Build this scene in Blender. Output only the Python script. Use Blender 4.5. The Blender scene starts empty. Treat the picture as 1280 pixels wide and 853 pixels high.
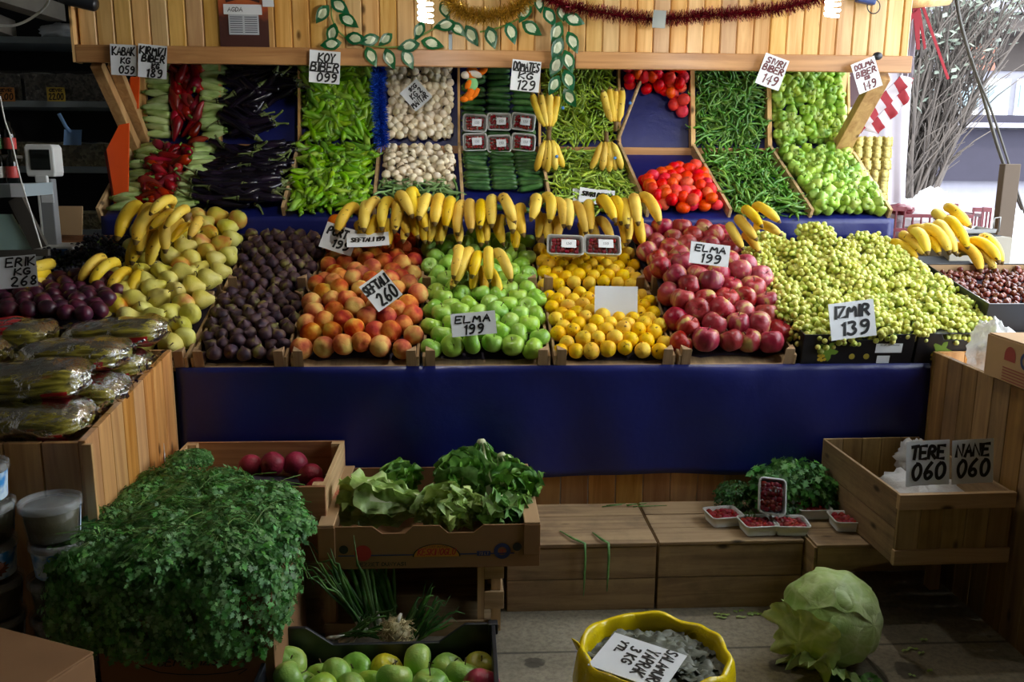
import bpy, math, random
from mathutils import Vector, Matrix, Euler, noise
R_ = random.Random(7)
rnd = R_.random
def ru(a, b): return R_.uniform(a, b)
SC = bpy.context.scene
COL = SC.collection
PI = math.pi
def V(*a): return Vector(a)
def rad(a): return math.radians(a)
# ------------------------------------------------------------------ camera
FPX, HC = 1100.0, 1.5
cam_rot = (Matrix.Rotation(-rad(3.2), 3, 'Z') @ Matrix.Rotation(PI/2-math.atan(.205), 3, 'X') @ Matrix.Rotation(rad(.4), 3, 'Z'))
cd = bpy.data.cameras.new('camera'); cam = bpy.data.objects.new('camera', cd); COL.objects.link(cam)
cam.matrix_world = Matrix.Translation((0, 0, HC)) @ cam_rot.to_4x4()
cd.sensor_width = 36.0; cd.lens = 36.0*FPX/1280.0; cd.clip_start = .05; cd.clip_end = 200
SC.camera = cam
CAMP = V(0, 0, HC)
def ray(px, py): return cam_rot @ V((px-640)/FPX, (426.5-py)/FPX, -1)
def atY(px, py, Y): d = ray(px, py); return CAMP + d*(Y/d.y)
def atX(px, py, X): d = ray(px, py); return CAMP + d*(X/d.x)
def atZ(px, py, Z): d = ray(px, py); return CAMP + d*((Z-HC)/d.z)
def depth(p): return -(cam_rot.transposed() @ (Vector(p)-CAMP)).z
def mpp(p): return depth(p)/FPX          # metres per photograph pixel at p
# ------------------------------------------------------------------ colour and materials
def lin(c):
    return tuple((x/12.92 if x <= .04045 else ((x+.055)/1.055)**2.4) for x in c)
def hx(s):
    s = s.lstrip('#'); return lin(tuple(int(s[i:i+2], 16)/255 for i in (0, 2, 4)))
MATS = {}
class NT:
    def __init__(s, name):
        s.m = bpy.data.materials.new(name); s.m.use_nodes = True
        s.t = s.m.node_tree; s.n = s.t.nodes; s.l = s.t.links
        s.b = s.n['Principled BSDF']; s.out = s.n['Material Output']
    def new(s, typ, **kw):
        nd = s.n.new(typ)
        for k, v in kw.items():
            if k in nd.inputs: nd.inputs[k].default_value = v
            else: setattr(nd, k, v)
        return nd
    def link(s, a, b): s.l.new(a, b)
    def ramp(s, fac, stops, interp='LINEAR'):
        r = s.n.new('ShaderNodeValToRGB'); r.color_ramp.interpolation = interp
        el = r.color_ramp.elements
        while len(el) < len(stops): el.new(.5)
        for e, (p, c) in zip(el, stops): e.position = p; e.color = (*c, 1)
        s.link(fac, r.inputs[0]); return r.outputs[0]
    def mix(s, fac, a, b, blend='MIX'):
        m = s.n.new('ShaderNodeMix'); m.data_type = 'RGBA'; m.blend_type = blend
        for sock, v in ((m.inputs[0], fac), (m.inputs[6], a), (m.inputs[7], b)):
            if hasattr(v, 'links') or isinstance(v, bpy.types.NodeSocket): s.link(v, sock)
            elif isinstance(v, (int, float)): sock.default_value = v
            else: sock.default_value = (*v, 1)
        return m.outputs[2]
    def math(s, op, a, b=0.0):
        m = s.n.new('ShaderNodeMath'); m.operation = op
        for i, v in ((0, a), (1, b)):
            if isinstance(v, bpy.types.NodeSocket): s.link(v, m.inputs[i])
            else: m.inputs[i].default_value = v
        return m.outputs[0]
    def coords(s, scale=(1, 1, 1), rand=True, which='Object'):
        tc = s.n.new('ShaderNodeTexCoord'); mp = s.n.new('ShaderNodeMapping'); mp.inputs['Scale'].default_value = scale
        s.link(tc.outputs[which], mp.inputs['Vector'])
        if rand:
            oi = s.n.new('ShaderNodeObjectInfo')
            s.link(s.math('MULTIPLY', oi.outputs['Random'], 37.0), mp.inputs['Location'])
        return mp.outputs[0]
    def noise(s, vec, scale, detail=3, rough=.5, dist=0):
        n = s.new('ShaderNodeTexNoise', Scale=scale, Detail=detail, Roughness=rough, Distortion=dist)
        s.link(vec, n.inputs['Vector']); return n.outputs[0]
    def vary(s, col, val=.15, hue=.01, sat=.1, island=False):
        if island:
            g = s.n.new('ShaderNodeNewGeometry'); r = g.outputs['Random Per Island']
        else:
            o = s.n.new('ShaderNodeObjectInfo'); r = o.outputs['Random']
        h = s.n.new('ShaderNodeHueSaturation')
        def rng(k, a):
            f = s.math('FRACT', s.math('MULTIPLY', r, k))
            return s.math('ADD', s.math('MULTIPLY', f, 2*a[1]), a[0]-a[1])
        s.link(rng(1.0, (.5, hue)), h.inputs['Hue']); s.link(rng(7.31, (1, sat)), h.inputs['Saturation']); s.link(rng(13.7, (1, val)), h.inputs['Value'])
        s.link(col, h.inputs['Color']); return h.outputs[0]
    def bump(s, h, strength=.3, dist=.002):
        b = s.new('ShaderNodeBump', Strength=strength, Distance=dist); s.link(h, b.inputs['Height']); s.link(b.outputs[0], s.b.inputs['Normal'])
    def done(s, col=None, rough=.5, spec=.5, sss=0):
        if col is not None:
            if isinstance(col, bpy.types.NodeSocket): s.link(col, s.b.inputs['Base Color'])
            else: s.b.inputs['Base Color'].default_value = (*col, 1)
        s.b.inputs['Roughness'].default_value = rough; s.b.inputs['Specular IOR Level'].default_value = spec
        return s.m
def plain(name, c, rough=.5, spec=.5, metal=0, var=0, bump=0, bscale=60):
    t = NT(name); col = hx(c) if isinstance(c, str) else c
    v = t.coords()
    n = t.noise(v, bscale if bump else 9, 4)
    s = t.mix(n, tuple(x*.86 for x in col), tuple(min(1, x*1.12) for x in col))
    if var: s = t.vary(s, var, .012, .1)
    if bump: t.bump(n, bump, .003)
    t.b.inputs['Metallic'].default_value = metal
    return t.done(s, rough, spec)
def fruit(name, stops, scale=14, rough=.35, spec=.5, var=.12, hue=.012, spots=None, spot_scale=90, spot_lo=.62, bump=.12, stretch=(1, 1, 1), det=3, unit=0):
    t = NT(name); v = t.coords(stretch)
    n = t.noise(v, scale, det)
    k = len(stops); lo, hi = .33, .67
    c = t.ramp(n, [(lo+(hi-lo)*i/max(1, k-1), hx(x)) for i, x in enumerate(stops)])
    c = t.vary(c, var, hue, .06)
    if spots:
        n2 = t.noise(v, spot_scale, 2, .6); f = t.ramp(n2, [(spot_lo, (0, 0, 0)), (spot_lo+.07, (1, 1, 1))])
        c = t.mix(f, c, hx(spots))
    n3 = t.noise(v, 14 if unit else 160, 2); t.bump(n3, bump, .02 if unit else .0012)
    return t.done(c, rough, spec)
def wood(name, c1, c2, axis=2, rough=.5, grain=1.0, knots=True, var=.16, island=True, dirt=0):
    t = NT(name)
    sc = [26*grain]*3; sc[axis] = 1.6*grain
    v = t.coords(tuple(sc))
    if island:
        g = t.n.new('ShaderNodeNewGeometry'); ad = t.n.new('ShaderNodeVectorMath'); ad.operation = 'ADD'
        cmb = t.n.new('ShaderNodeCombineXYZ'); mm = t.math('MULTIPLY', g.outputs['Random Per Island'], 55.0)
        for i in range(3): t.link(mm, cmb.inputs[i])
        t.link(v, ad.inputs[0]); t.link(cmb.outputs[0], ad.inputs[1]); v = ad.outputs[0]
    n = t.noise(v, 1.0, 6, .6, .8)
    c = t.ramp(n, [(.3, hx(c2)), (.62, hx(c1))])
    if knots:
        sk = [9.0]*3; sk[axis] = 4.2
        vk = t.coords(tuple(sk)); vo = t.new('ShaderNodeTexVoronoi', Scale=1.0); t.link(vk, vo.inputs['Vector'])
        f = t.ramp(vo.outputs['Distance'], [(.045, (1, 1, 1)), (.12, (0, 0, 0))])
        c = t.mix(f, c, tuple(x*.28 for x in hx(c2)))
    c = t.vary(c, var, .008, .1, island)
    if dirt:
        vd = t.coords((1, 1, 1)); nd = t.noise(vd, 7, 5, .65)
        f = t.ramp(nd, [(.48, (0, 0, 0)), (.72, (dirt, dirt, dirt))]); c = t.mix(f, c, (.035, .03, .022))
    t.bump(n, .25, .0015)
    return t.done(c, rough, .4)
M = {}
M['pine'] = wood('pine boards', '#e3b878', '#c4904e', 2, .38)
M['pine_x'] = wood('pine trim', '#d29a56', '#a86f32', 0, .36, knots=False)
M['pine_y'] = wood('pine brace', '#d8aa66', '#b07c3e', 2, .45)
M['panel'] = wood('varnished pine panel', '#cf9a5c', '#a8703a', 2, .4)
M['panel_old_shade'] = wood('aged shaded pine panel', '#96744a', '#6e5030', 2, .5, dirt=.25)  # aged pine, its colour also darkened for the shade on the right bin
M['crate'] = wood('pale crate wood', '#c9a878', '#a07e50', 0, .7, var=.14)
M['crate_y'] = wood('pale crate side wood', '#c4a272', '#9a784c', 1, .7, var=.14)
M['post'] = wood('crate corner post wood', '#bd9a6c', '#94714a', 2, .7, knots=False, var=.2)
M['old'] = wood('weathered crate boards', '#b0946a', '#84694a', 0, .75, var=.12, dirt=.4)
M['old_y'] = wood('weathered crate ends', '#a88a60', '#7a6042', 1, .75, var=.12, dirt=.4)
M['redwood'] = wood('reddish crate boards', '#b37c4c', '#8c5a34', 0, .65, var=.1)
M['herbwood'] = wood('dull crate boards', '#a88c5e', '#7d633e', 2, .7, var=.15, dirt=.3)
M['paper'] = plain('white card', '#dfe2e4', .6)
M['ink'] = plain('black marker ink', '#0a0a0c', .5)
M['redink'] = plain('dark red marker ink', '#5a1418', .5)
M['greyink'] = plain('grey print', '#4a4a52', .6)
M['cardboard'] = plain('brown cardboard', '#8a6646', .8, .2)
M['cardpale'] = plain('pale cardboard', '#a98a66', .8, .2)
M['black_card'] = plain('black printed cardboard', '#14151a', .3)
M['black_plastic'] = plain('black plastic', '#1b1e24', .35)
M['white_plastic'] = plain('white plastic', '#d9dbd8', .35)
M['grey_plastic'] = plain('grey plastic', '#8d9092', .4)
M['foam'] = plain('white foam tray', '#dadcd8', .5)
M['dark'] = plain('dark shop wall', '#15171a', .8)
M['shelf'] = plain('grey shelf metal', '#93a0a6', .45)
M['metal'] = plain('brushed steel', '#8f8f8c', .35, metal=.8)
M['orange_bag'] = plain('orange plastic', '#f2571a', .35)
M['red_edge'] = plain('dark red plastic', '#9a2f1c', .45)
M['red_plastic'] = plain('red plastic crate', '#64091a', .4)
M['ceiling'] = plain('grey ceiling boards', '#8f8c82', .8)
M['wallpaint'] = plain('dull wall paint', '#8f8b82', .85)
M['blue_scoop'] = plain('blue plastic', '#94c0f0', .4)
M['yellow_tag'] = plain('yellow price tag', '#e0c04a', .6)
M['orange_tag'] = plain('orange price tag', '#e0924a', .6)
M['white_cloth'] = plain('white cloth', '#b0a8b0', .8)
M['red_cloth'] = plain('red cloth', '#8e0f1e', .75)
M['screen'] = plain('dark display glass', '#0a1210', .12)
M['glass_teal'] = plain('pale green counter glass', '#a6c8c2', .15)
M['steel_dark'] = plain('dark metal frame', '#4a4640', .5)
M['stem'] = plain('green stem', '#6f8f3a', .6, var=.15)
M['brown_stem'] = plain('brown stalk', '#4a3a22', .8)
M['bottle'] = plain('dark bottle glass', '#0c0f0e', .1)
M['label_red'] = plain('red bottle label', '#b8423e', .5)
M['label_white'] = plain('white bottle label', '#d8d8d0', .5)
M['label_green'] = plain('green bottle label', '#4f8a4a', .5)
# tarpaulin
t = NT('blue tarpaulin'); v = t.coords((1, 1, 1))
n = t.noise(v, 5, 5, .6, .6); n2 = t.noise(v, 28, 3)
c = t.mix(n, hx('#111754'), hx('#19226f')); nd = t.noise(v, 60, 2, .7); f = t.ramp(nd, [(.74, (0, 0, 0)), (.8, (.5, .5, .5))]); c = t.mix(f, c, hx('#5a5f88'))
t.bump(t.math('ADD', n, t.math('MULTIPLY', n2, .25)), .3, .012); M['tarp'] = t.done(c, .38, .5)
# floor
t = NT('concrete floor tiles'); v = t.coords((1, 1, 1), False)
n = t.noise(v, 2.2, 6, .65); n2 = t.noise(v, 55, 3, .7)
c = t.ramp(n, [(.3, hx('#807764')), (.7, hx('#a39a86'))])
c = t.mix(t.ramp(n2, [(.35, (.55, .55, .55)), (.6, (0, 0, 0))]), c, hx('#625c50'))
br = t.new('ShaderNodeTexBrick', Scale=1.0); br.offset = 0; br.inputs['Mortar Size'].default_value = .006; br.inputs['Brick Width'].default_value = .62; br.inputs['Row Height'].default_value = .62
br.inputs['Color1'].default_value = br.inputs['Color2'].default_value = (0, 0, 0, 1); br.inputs['Mortar'].default_value = (.6, .6, .6, 1)
t.link(v, br.inputs['Vector']); c = t.mix(br.outputs[0], c, hx('#2c2a26'))
n3 = t.noise(v, 9, 4, .6); c = t.mix(t.ramp(n3, [(.66, (0, 0, 0)), (.74, (.7, .7, .7))]), c, hx('#2e2b26'))
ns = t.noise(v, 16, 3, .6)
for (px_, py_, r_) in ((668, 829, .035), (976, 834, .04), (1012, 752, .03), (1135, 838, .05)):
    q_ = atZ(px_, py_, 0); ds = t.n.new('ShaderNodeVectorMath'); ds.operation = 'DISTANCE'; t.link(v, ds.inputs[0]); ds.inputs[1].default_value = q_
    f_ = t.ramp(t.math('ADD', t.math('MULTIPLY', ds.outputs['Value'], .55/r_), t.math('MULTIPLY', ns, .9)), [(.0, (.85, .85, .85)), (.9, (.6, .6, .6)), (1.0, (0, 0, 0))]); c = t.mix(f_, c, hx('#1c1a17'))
t.bump(n2, .3, .002); M['floor'] = t.done(c, .75, .3)
# fruit and vegetable skins
M['redapple'] = fruit('red apple skin', ['#78141f', '#982834', '#a6424c', '#b89a5a'], 1.7, .3, .4, var=.14, stretch=(1.6, 1.6, .45), spots='#d0808a', spot_scale=26, spot_lo=.70, unit=1)
M['greenapple'] = fruit('green apple skin', ['#7aa838', '#96c24c', '#abd060'], 1.4, .28, .4, var=.1, unit=1)
M['darkapple'] = fruit('tray apple skin', ['#6b9a3c', '#86b048', '#a6b850'], 1.3, .3, .4, var=.14, hue=.02, unit=1)
M['peach'] = fruit('peach skin', ['#8f2c24', '#b8542e', '#cf8440', '#d8b058'], 1.15, .65, .15, var=.14, hue=.012, unit=1)
M['orange'] = fruit('orange peel', ['#e06408', '#ee7410'], 1.5, .45, .3, var=.08, bump=.3, unit=1)
M['lemon'] = fruit('yellow fruit peel', ['#e4ac06', '#f0c20e', '#eccb2a'], 1.3, .48, .2, var=.06, hue=.006, spots='#6a4412', spot_scale=3.4, spot_lo=.63, unit=1)
M['pear'] = fruit('pear skin', ['#c2ba48', '#d6cb62', '#ded67e'], 1.2, .45, .3, var=.08, spots='#8c6430', spot_scale=5, spot_lo=.70, unit=1)
M['pear2'] = fruit('blushed pear skin', ['#b9b448', '#d2b84c', '#c8743a'], 1.3, .42, .3, var=.1, unit=1)
M['fig'] = fruit('fig skin', ['#2c2030', '#46303a', '#5a4040', '#78703e'], 1.3, .55, .3, var=.22, hue=.03, stretch=(1.5, 1.5, .6), unit=1)
M['plum'] = fruit('plum skin', ['#2c1626', '#451b30', '#5a2232'], 1.4, .34, .4, var=.15, unit=1)
M['tomato'] = fruit('tomato skin', ['#c81c06', '#dc2e0e', '#e44418'], 1.0, .34, .2, var=.1, unit=1)
M['blackgrape'] = fruit('black grape skin', ['#12131c', '#1b1e2c', '#262634'], 1.5, .45, .35, var=.3, unit=1)
M['grape'] = fruit('green grape skin', ['#aab448', '#c4cb64', '#d4cc70'], 1.2, .3, .35, var=.1, hue=.02, unit=1)
M['banana'] = fruit('banana peel', ['#cfa42a', '#e0bc3c', '#e6ca54'], 9, .5, .25, var=.07, hue=.005, spots='#5a4016', spot_scale=42, spot_lo=.66)
M['bananatip'] = plain('brown banana tip', '#6a5228', .7)
M['horn'] = fruit('light green pepper skin', ['#568a16', '#76a824', '#9cc23e'], 12, .25, .35, var=.18, hue=.015)
M['chilli'] = fruit('thin pepper skin', ['#7ea02e', '#9bb840', '#b8cc5a'], 12, .3, .35, var=.14, hue=.015)
M['long'] = fruit('dark green pepper skin', ['#3a6a1e', '#558630', '#80a84a'], 12, .25, .4, var=.18, hue=.015)
M['bell'] = fruit('bell pepper skin', ['#6f9430', '#90b040', '#aac454'], 1.3, .28, .4, var=.16, hue=.02, unit=1)
M['redpepper'] = fruit('red pepper skin', ['#5e080c', '#86100f', '#a31612'], 12, .25, .3, var=.18)
M['zucchini'] = fruit('pale squash skin', ['#96b460', '#b4cc7e', '#c8da9a'], 22, .4, .3, var=.1, stretch=(.5, 2, 2))
M['cucumber'] = fruit('cucumber skin', ['#22421c', '#315a2a', '#4a7238'], 20, .38, .35, var=.14)
M['eggplant'] = fruit('eggplant skin', ['#0c0812', '#14101c', '#1e1424'], 10, .22, .4, var=.3)
M['mushroom'] = fruit('mushroom skin', ['#dcc8a4', '#ecdcbc', '#f2e8d2'], 1.6, .7, .2, var=.07, unit=1)
M['gill'] = plain('mushroom gills', '#6b4a36', .8)
M['bean'] = fruit('green bean skin', ['#5a7c40', '#789a5c', '#90b074'], 18, .45, .3, var=.15)
M['chestnut'] = fruit('chestnut shell', ['#42160f', '#642a1c', '#82432e'], 1.5, .25, .5, var=.2, unit=1)
M['radish'] = fruit('red radish skin', ['#7a1828', '#a2243e'], 1.4, .45, .3, unit=1)
M['berry'] = fruit('red berry skin', ['#7a1018', '#a31a22', '#b8323a'], 1.6, .25, .4, var=.2, unit=1)
M['garlic'] = plain('white bulb skin', '#d8d4c4', .6)
M['roots'] = fruit('pale roots', ['#a08c60', '#c8b888', '#e0d4a8'], 40, .8, bump=.6)
M['calyx'] = plain('dull green stalk', '#6c7a40', .6, var=.15)
def leafmat(name, stops, rough=.45, var=.3, trans=.25):
    t = NT(name); v = t.coords((1, 1, 1))
    n = t.noise(v, 30, 3); c = t.ramp(n, [(.3+.4*i/(len(stops)-1), hx(x)) for i, x in enumerate(stops)])
    c = t.vary(c, var, .015, .15, True)
    m = t.done(c, rough, .4)
    tr = t.new('ShaderNodeBsdfTranslucent'); t.link(c, tr.inputs['Color'])
    mx = t.new('ShaderNodeMixShader', Fac=trans); t.link(t.b.outputs[0], mx.inputs[1]); t.link(tr.outputs[0], mx.inputs[2]); t.link(mx.outputs[0], t.out.inputs[0])
    return m
M['parsley'] = leafmat('parsley leaf', ['#396c30', '#5a9248', '#86b474'])
M['parsleystem'] = plain('herb stem', '#5d8034', .5)
M['herb'] = leafmat('herb leaf', ['#31602a', '#4a823a', '#70a656'])
M['dill'] = leafmat('feathery herb leaf', ['#27541f', '#39702c'])
M['lettuce'] = leafmat('lettuce leaf', ['#3f6f22', '#64943a', '#8ab858'], var=.2)
M['lettuce_pale'] = leafmat('pale lettuce leaf', ['#7f9c48', '#a5bf6a', '#c2d492'], var=.15)
M['rib'] = plain('pale leaf rib', '#cdd3a4', .5)
M['onionleaf'] = leafmat('onion leaf', ['#3a6a2e', '#54843e', '#7aa45c'])
M['ivy'] = leafmat('plastic ivy edge', ['#134a2e', '#1f6238'], .35, .1, .05)
M['ivy_in'] = leafmat('plastic ivy centre', ['#a9b894', '#d4d6b8'], .35, .08, .05)
M['brine'] = leafmat('brined vine leaf', ['#4a4d3e', '#63675a', '#7f8376'], .5, .2, .05)
# cabbage
t = NT('cabbage leaf'); v = t.coords((1, 1, 1), False)
wv = t.new('ShaderNodeTexVoronoi', Scale=16.0); wv.feature = 'DISTANCE_TO_EDGE'; nz = t.n.new('ShaderNodeTexNoise'); nz.inputs['Scale'].default_value = 7; t.link(v, nz.inputs['Vector'])
vm = t.n.new('ShaderNodeVectorMath'); vm.operation = 'MULTIPLY_ADD'; t.link(nz.outputs[1], vm.inputs[0]); vm.inputs[1].default_value = (.09,)*3; t.link(v, vm.inputs[2]); t.link(vm.outputs[0], wv.inputs['Vector'])
n = t.noise(v, 6, 4, .6); c = t.ramp(n, [(.3, hx('#7d9a4c')), (.5, hx('#a0b86c')), (.7, hx('#bccb90'))])
f = t.ramp(wv.outputs[0], [(.0, (.3, .3, .3)), (.12, (0, 0, 0))]); c = t.mix(f, c, hx('#cdd6a8'))
n9 = t.noise(v, 14, 5, .6, 1.2); t.bump(n9, .35, .012); M['cabbage'] = t.done(c, .45, .4)
# film
def film(name, tint=(.9, .92, .92), alpha=.25, rough=.12, shine=None):
    t = NT(name); v = t.coords((1, 1, 1)); n = t.noise(v, 24, 4, .6)
    bm = t.new('ShaderNodeBump', Strength=.9, Distance=.012); t.link(n, bm.inputs['Height'])
    if shine is None:
        t.link(bm.outputs[0], t.b.inputs['Normal'])
        t.b.inputs['Base Color'].default_value = (*tint, 1); t.b.inputs['Roughness'].default_value = rough; t.b.inputs['Specular IOR Level'].default_value = .8
        t.b.inputs['Alpha'].default_value = alpha; return t.m
    fr = t.new('ShaderNodeFresnel', IOR=1.45); t.link(bm.outputs[0], fr.inputs['Normal']); gl = t.new('ShaderNodeBsdfGlossy', Roughness=rough); t.link(bm.outputs[0], gl.inputs['Normal'])
    tr = t.n.new('ShaderNodeBsdfTransparent'); mx = t.n.new('ShaderNodeMixShader'); t.link(t.math('MULTIPLY', fr.outputs[0], shine), mx.inputs[0]); t.link(tr.outputs[0], mx.inputs[1]); t.link(gl.outputs[0], mx.inputs[2]); t.link(mx.outputs[0], t.out.inputs[0]); return t.m
M['film'] = film('clear crinkled plastic', rough=.12, shine=1.1)
M['wrap'] = film('clear wrap', rough=.1, shine=.9)
M['bagwhite'] = film('white translucent plastic bag', (.85, .87, .88), .6, .3)
t = NT('pickled peppers'); v = t.coords((3.2, 26, 26)); n = t.noise(v, 1.6, 4, .6, .6)
c = t.ramp(n, [(.3, hx('#4a4310')), (.46, hx('#857a26')), (.6, hx('#a69a38')), (.72, hx('#bcae52'))]); v2 = t.coords((4, 12, 12)); n2 = t.noise(v2, 1.5, 2); c = t.mix(t.ramp(n2, [(.66, (0, 0, 0)), (.72, (.8, .8, .8))]), c, hx('#8a3c14'))
t.bump(n, .6, .01); M['pickle'] = t.done(c, .35)
t = NT('yellow plastic bag'); v = t.coords((1, 1, 1)); n = t.noise(v, 14, 4, .6, 1); c = t.mix(n, hx('#d6b806'), hx('#f0d60e')); t.bump(n, .5, .01); M['yellowbag'] = t.done(c, .25)
def grainmat(name, stops, scale):
    t = NT(name); v = t.coords((1, 1, 1)); vo = t.new('ShaderNodeTexVoronoi', Scale=scale); t.link(v, vo.inputs['Vector'])
    sp = t.n.new('ShaderNodeSeparateColor'); t.link(vo.outputs['Color'], sp.inputs[0])
    c = t.ramp(sp.outputs[0], [(i/(len(stops)-1), hx(x)) for i, x in enumerate(stops)]); t.bump(vo.outputs['Distance'], .8, .008); return t.done(c, .6)
M['grain'] = grainmat('dried pulses', ['#6f6845', '#9c9266', '#b8ac7c'], 60)
M['grain2'] = grainmat('dark seeds', ['#58595e', '#7c7b78', '#98948c'], 80)
def tinsel(name, c):
    t = NT(name); t.b.inputs['Metallic'].default_value = .45
    g = t.n.new('ShaderNodeNewGeometry'); cc = t.ramp(g.outputs['Random Per Island'], [(0, tuple(x*.35 for x in hx(c))), (1, tuple(min(1, x*1.3) for x in hx(c)))]); return t.done(cc, .22)
M['gold'] = tinsel('gold tinsel', '#d8a83a'); M['redtinsel'] = tinsel('dark red tinsel', '#8c1c2c'); M['bluetinsel'] = tinsel('blue tinsel', '#2c62e0')
M['plush'] = plain('orange plush', '#f07a1c', .9, .1); M['plushgreen'] = plain('pale green plush', '#8fd08a', .9, .1); M['plushwhite'] = plain('white plush', '#e8e0d4', .9, .1)
def emis(name, c, s):
    t = NT(name); t.b.inputs['Base Color'].default_value = (1, 1, 1, 1); t.b.inputs['Emission Color'].default_value = (*c, 1); t.b.inputs['Emission Strength'].default_value = s; return t.m
M['bulb'] = emis('lit lamp tube', (1, .97, .9), 30)
# ------------------------------------------------------------------ mesh building
class MB:
    def __init__(s): s.v = []; s.f = []; s.m = []
    def add(s, vs, fs, m=0, T=None):
        b = len(s.v)
        s.v.extend([tuple(T @ Vector(p)) for p in vs] if T is not None else [tuple(p) for p in vs])
        s.f.extend([tuple(b+i for i in f) for f in fs]); s.m.extend([m]*len(fs)); return s
    def box(s, c, d, T=None, m=0):
        x, y, z = (q/2 for q in d)
        vs = [(c[0]+a*x, c[1]+b*y, c[2]+e*z) for e in (-1, 1) for b in (-1, 1) for a in (-1, 1)]
        return s.add(vs, [(0, 2, 3, 1), (4, 5, 7, 6), (0, 1, 5, 4), (2, 6, 7, 3), (0, 4, 6, 2), (1, 3, 7, 5)], m, T)
    def prism(s, poly, z0, z1, T=None, m=0):     # polygon in xy extruded along z
        n = len(poly); vs = [(x, y, z0) for x, y in poly]+[(x, y, z1) for x, y in poly]
        fs = [tuple(reversed(range(n))), tuple(range(n, 2*n))]+[(i, (i+1) % n, n+(i+1) % n, n+i) for i in range(n)]
        return s.add(vs, fs, m, T)
    def tube(s, pts, radii, seg=8, m=0, T=None, cap=True, flat=1.0, mfn=None):
        pts = [Vector(p) for p in pts]; n = len(pts)
        if isinstance(radii, (int, float)): radii = [radii]*n
        vs = []; up = None
        for i, p in enumerate(pts):
            tg = (pts[min(n-1, i+1)]-pts[max(0, i-1)])
            tg = tg.normalized() if tg.length > 1e-9 else V(0, 0, 1)
            if up is None:
                up = V(0, 0, 1) if abs(tg.z) < .9 else V(0, 1, 0)
            a = tg.cross(up); a = a.normalized() if a.length > 1e-6 else tg.orthogonal().normalized(); b = a.cross(tg).normalized(); up = b
            for k in range(seg):
                an = 2*PI*k/seg; vs.append(p+a*math.cos(an)*radii[i]+b*math.sin(an)*radii[i]*flat)
        base = len(s.f)
        fs = []; ms = []
        for i in range(n-1):
            for k in range(seg):
                fs.append((i*seg+k, i*seg+(k+1) % seg, (i+1)*seg+(k+1) % seg, (i+1)*seg+k)); ms.append(mfn(i) if mfn else m)
        if cap:
            fs.append(tuple(reversed(range(seg)))); ms.append(mfn(0) if mfn else m); fs.append(tuple(range((n-1)*seg, n*seg))); ms.append(mfn(n-2) if mfn else m)
        s.add(vs, fs, 0, T); s.m[base:] = ms; return s
    def lathe(s, prof, seg=16, m=0, T=None, dfn=None, mfn=None):
        n = len(prof); vs = []
        for i, (r, z) in enumerate(prof):
            for k in range(seg):
                a = 2*PI*k/seg; p = V(r*math.cos(a), r*math.sin(a), z)
                if dfn: p = dfn(p, a, i/(n-1))
                vs.append(p)
        fs = []; ms = []
        for i in range(n-1):
            for k in range(seg):
                fs.append((i*seg+k, i*seg+(k+1) % seg, (i+1)*seg+(k+1) % seg, (i+1)*seg+k)); ms.append(mfn(i) if mfn else m)
        if prof[0][0] > 1e-6 or True: fs.append(tuple(reversed(range(seg)))); ms.append(mfn(0) if mfn else m)
        fs.append(tuple(range((n-1)*seg, n*seg))); ms.append(mfn(n-2) if mfn else m)
        base = len(s.f); s.add(vs, fs, 0, T); s.m[base:] = ms; return s
    def grid(s, fn, nu, nv, m=0, T=None, mfn=None, closed=False):
        vs = [fn(i/nu, j/nv) for j in range(nv+1) for i in range(nu+1)]
        fs = []; ms = []
        for j in range(nv):
            for i in range(nu):
                a = j*(nu+1)+i; fs.append((a, a+1, a+nu+2, a+nu+1)); ms.append(mfn((i+.5)/nu, (j+.5)/nv) if mfn else m)
        base = len(s.f); s.add(vs, fs, 0, T); s.m[base:] = ms; return s
    def mesh(s, name, mats, smooth=True):
        me = bpy.data.meshes.new(name); me.from_pydata(s.v, [], s.f)
        if not isinstance(mats, (list, tuple)): mats = [mats]
        for x in mats: me.materials.append(M[x] if isinstance(x, str) else x)
        if len(mats) > 1: me.polygons.foreach_set('material_index', s.m)
        me.polygons.foreach_set('use_smooth', [smooth]*len(me.polygons)); me.update(); return me
    def build(s, name, mats, parent=None, smooth=False, Mx=None, bevel=0):
        o = obj(name, s.mesh(name, mats, smooth), parent, Mx)
        if bevel: bv = o.modifiers.new('soft edges', 'BEVEL'); bv.width = bevel; bv.segments = 2; bv.limit_method = 'ANGLE'
        return o
def obj(name, me, parent=None, Mx=None):
    o = bpy.data.objects.new(name, me); COL.objects.link(o)
    if parent is not None: o.parent = parent
    if Mx is not None: o.matrix_basis = Mx
    return o
def tag(o, label, cat=None, group=None, kind=None):
    if label: o['label'] = label
    if cat: o['category'] = cat
    if group: o['group'] = group
    if kind: o['kind'] = kind
    return o
def thing(name, label, cat, Mx=None, group=None, kind=None):
    return tag(obj(name, None, None, Mx), label, cat, group, kind)
def struct(o, label, cat): return tag(o, label, cat, None, 'structure')
def T(p): return Matrix.Translation(p)
def RX(a): return Matrix.Rotation(rad(a), 4, 'X')
def RY(a): return Matrix.Rotation(rad(a), 4, 'Y')
def RZ(a): return Matrix.Rotation(rad(a), 4, 'Z')
def SCL(x, y=None, z=None):
    y = x if y is None else y; z = x if z is None else z
    return Matrix.Diagonal((x, y, z, 1))
def rrot(): return Euler((ru(0, 6.28), ru(0, 6.28), ru(0, 6.28))).to_matrix().to_4x4()
def tilt(a, spin=True): return RZ(ru(0, 360)) @ RX(ru(-a, a)) @ (RZ(ru(0, 360)) if spin else Matrix())
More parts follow.
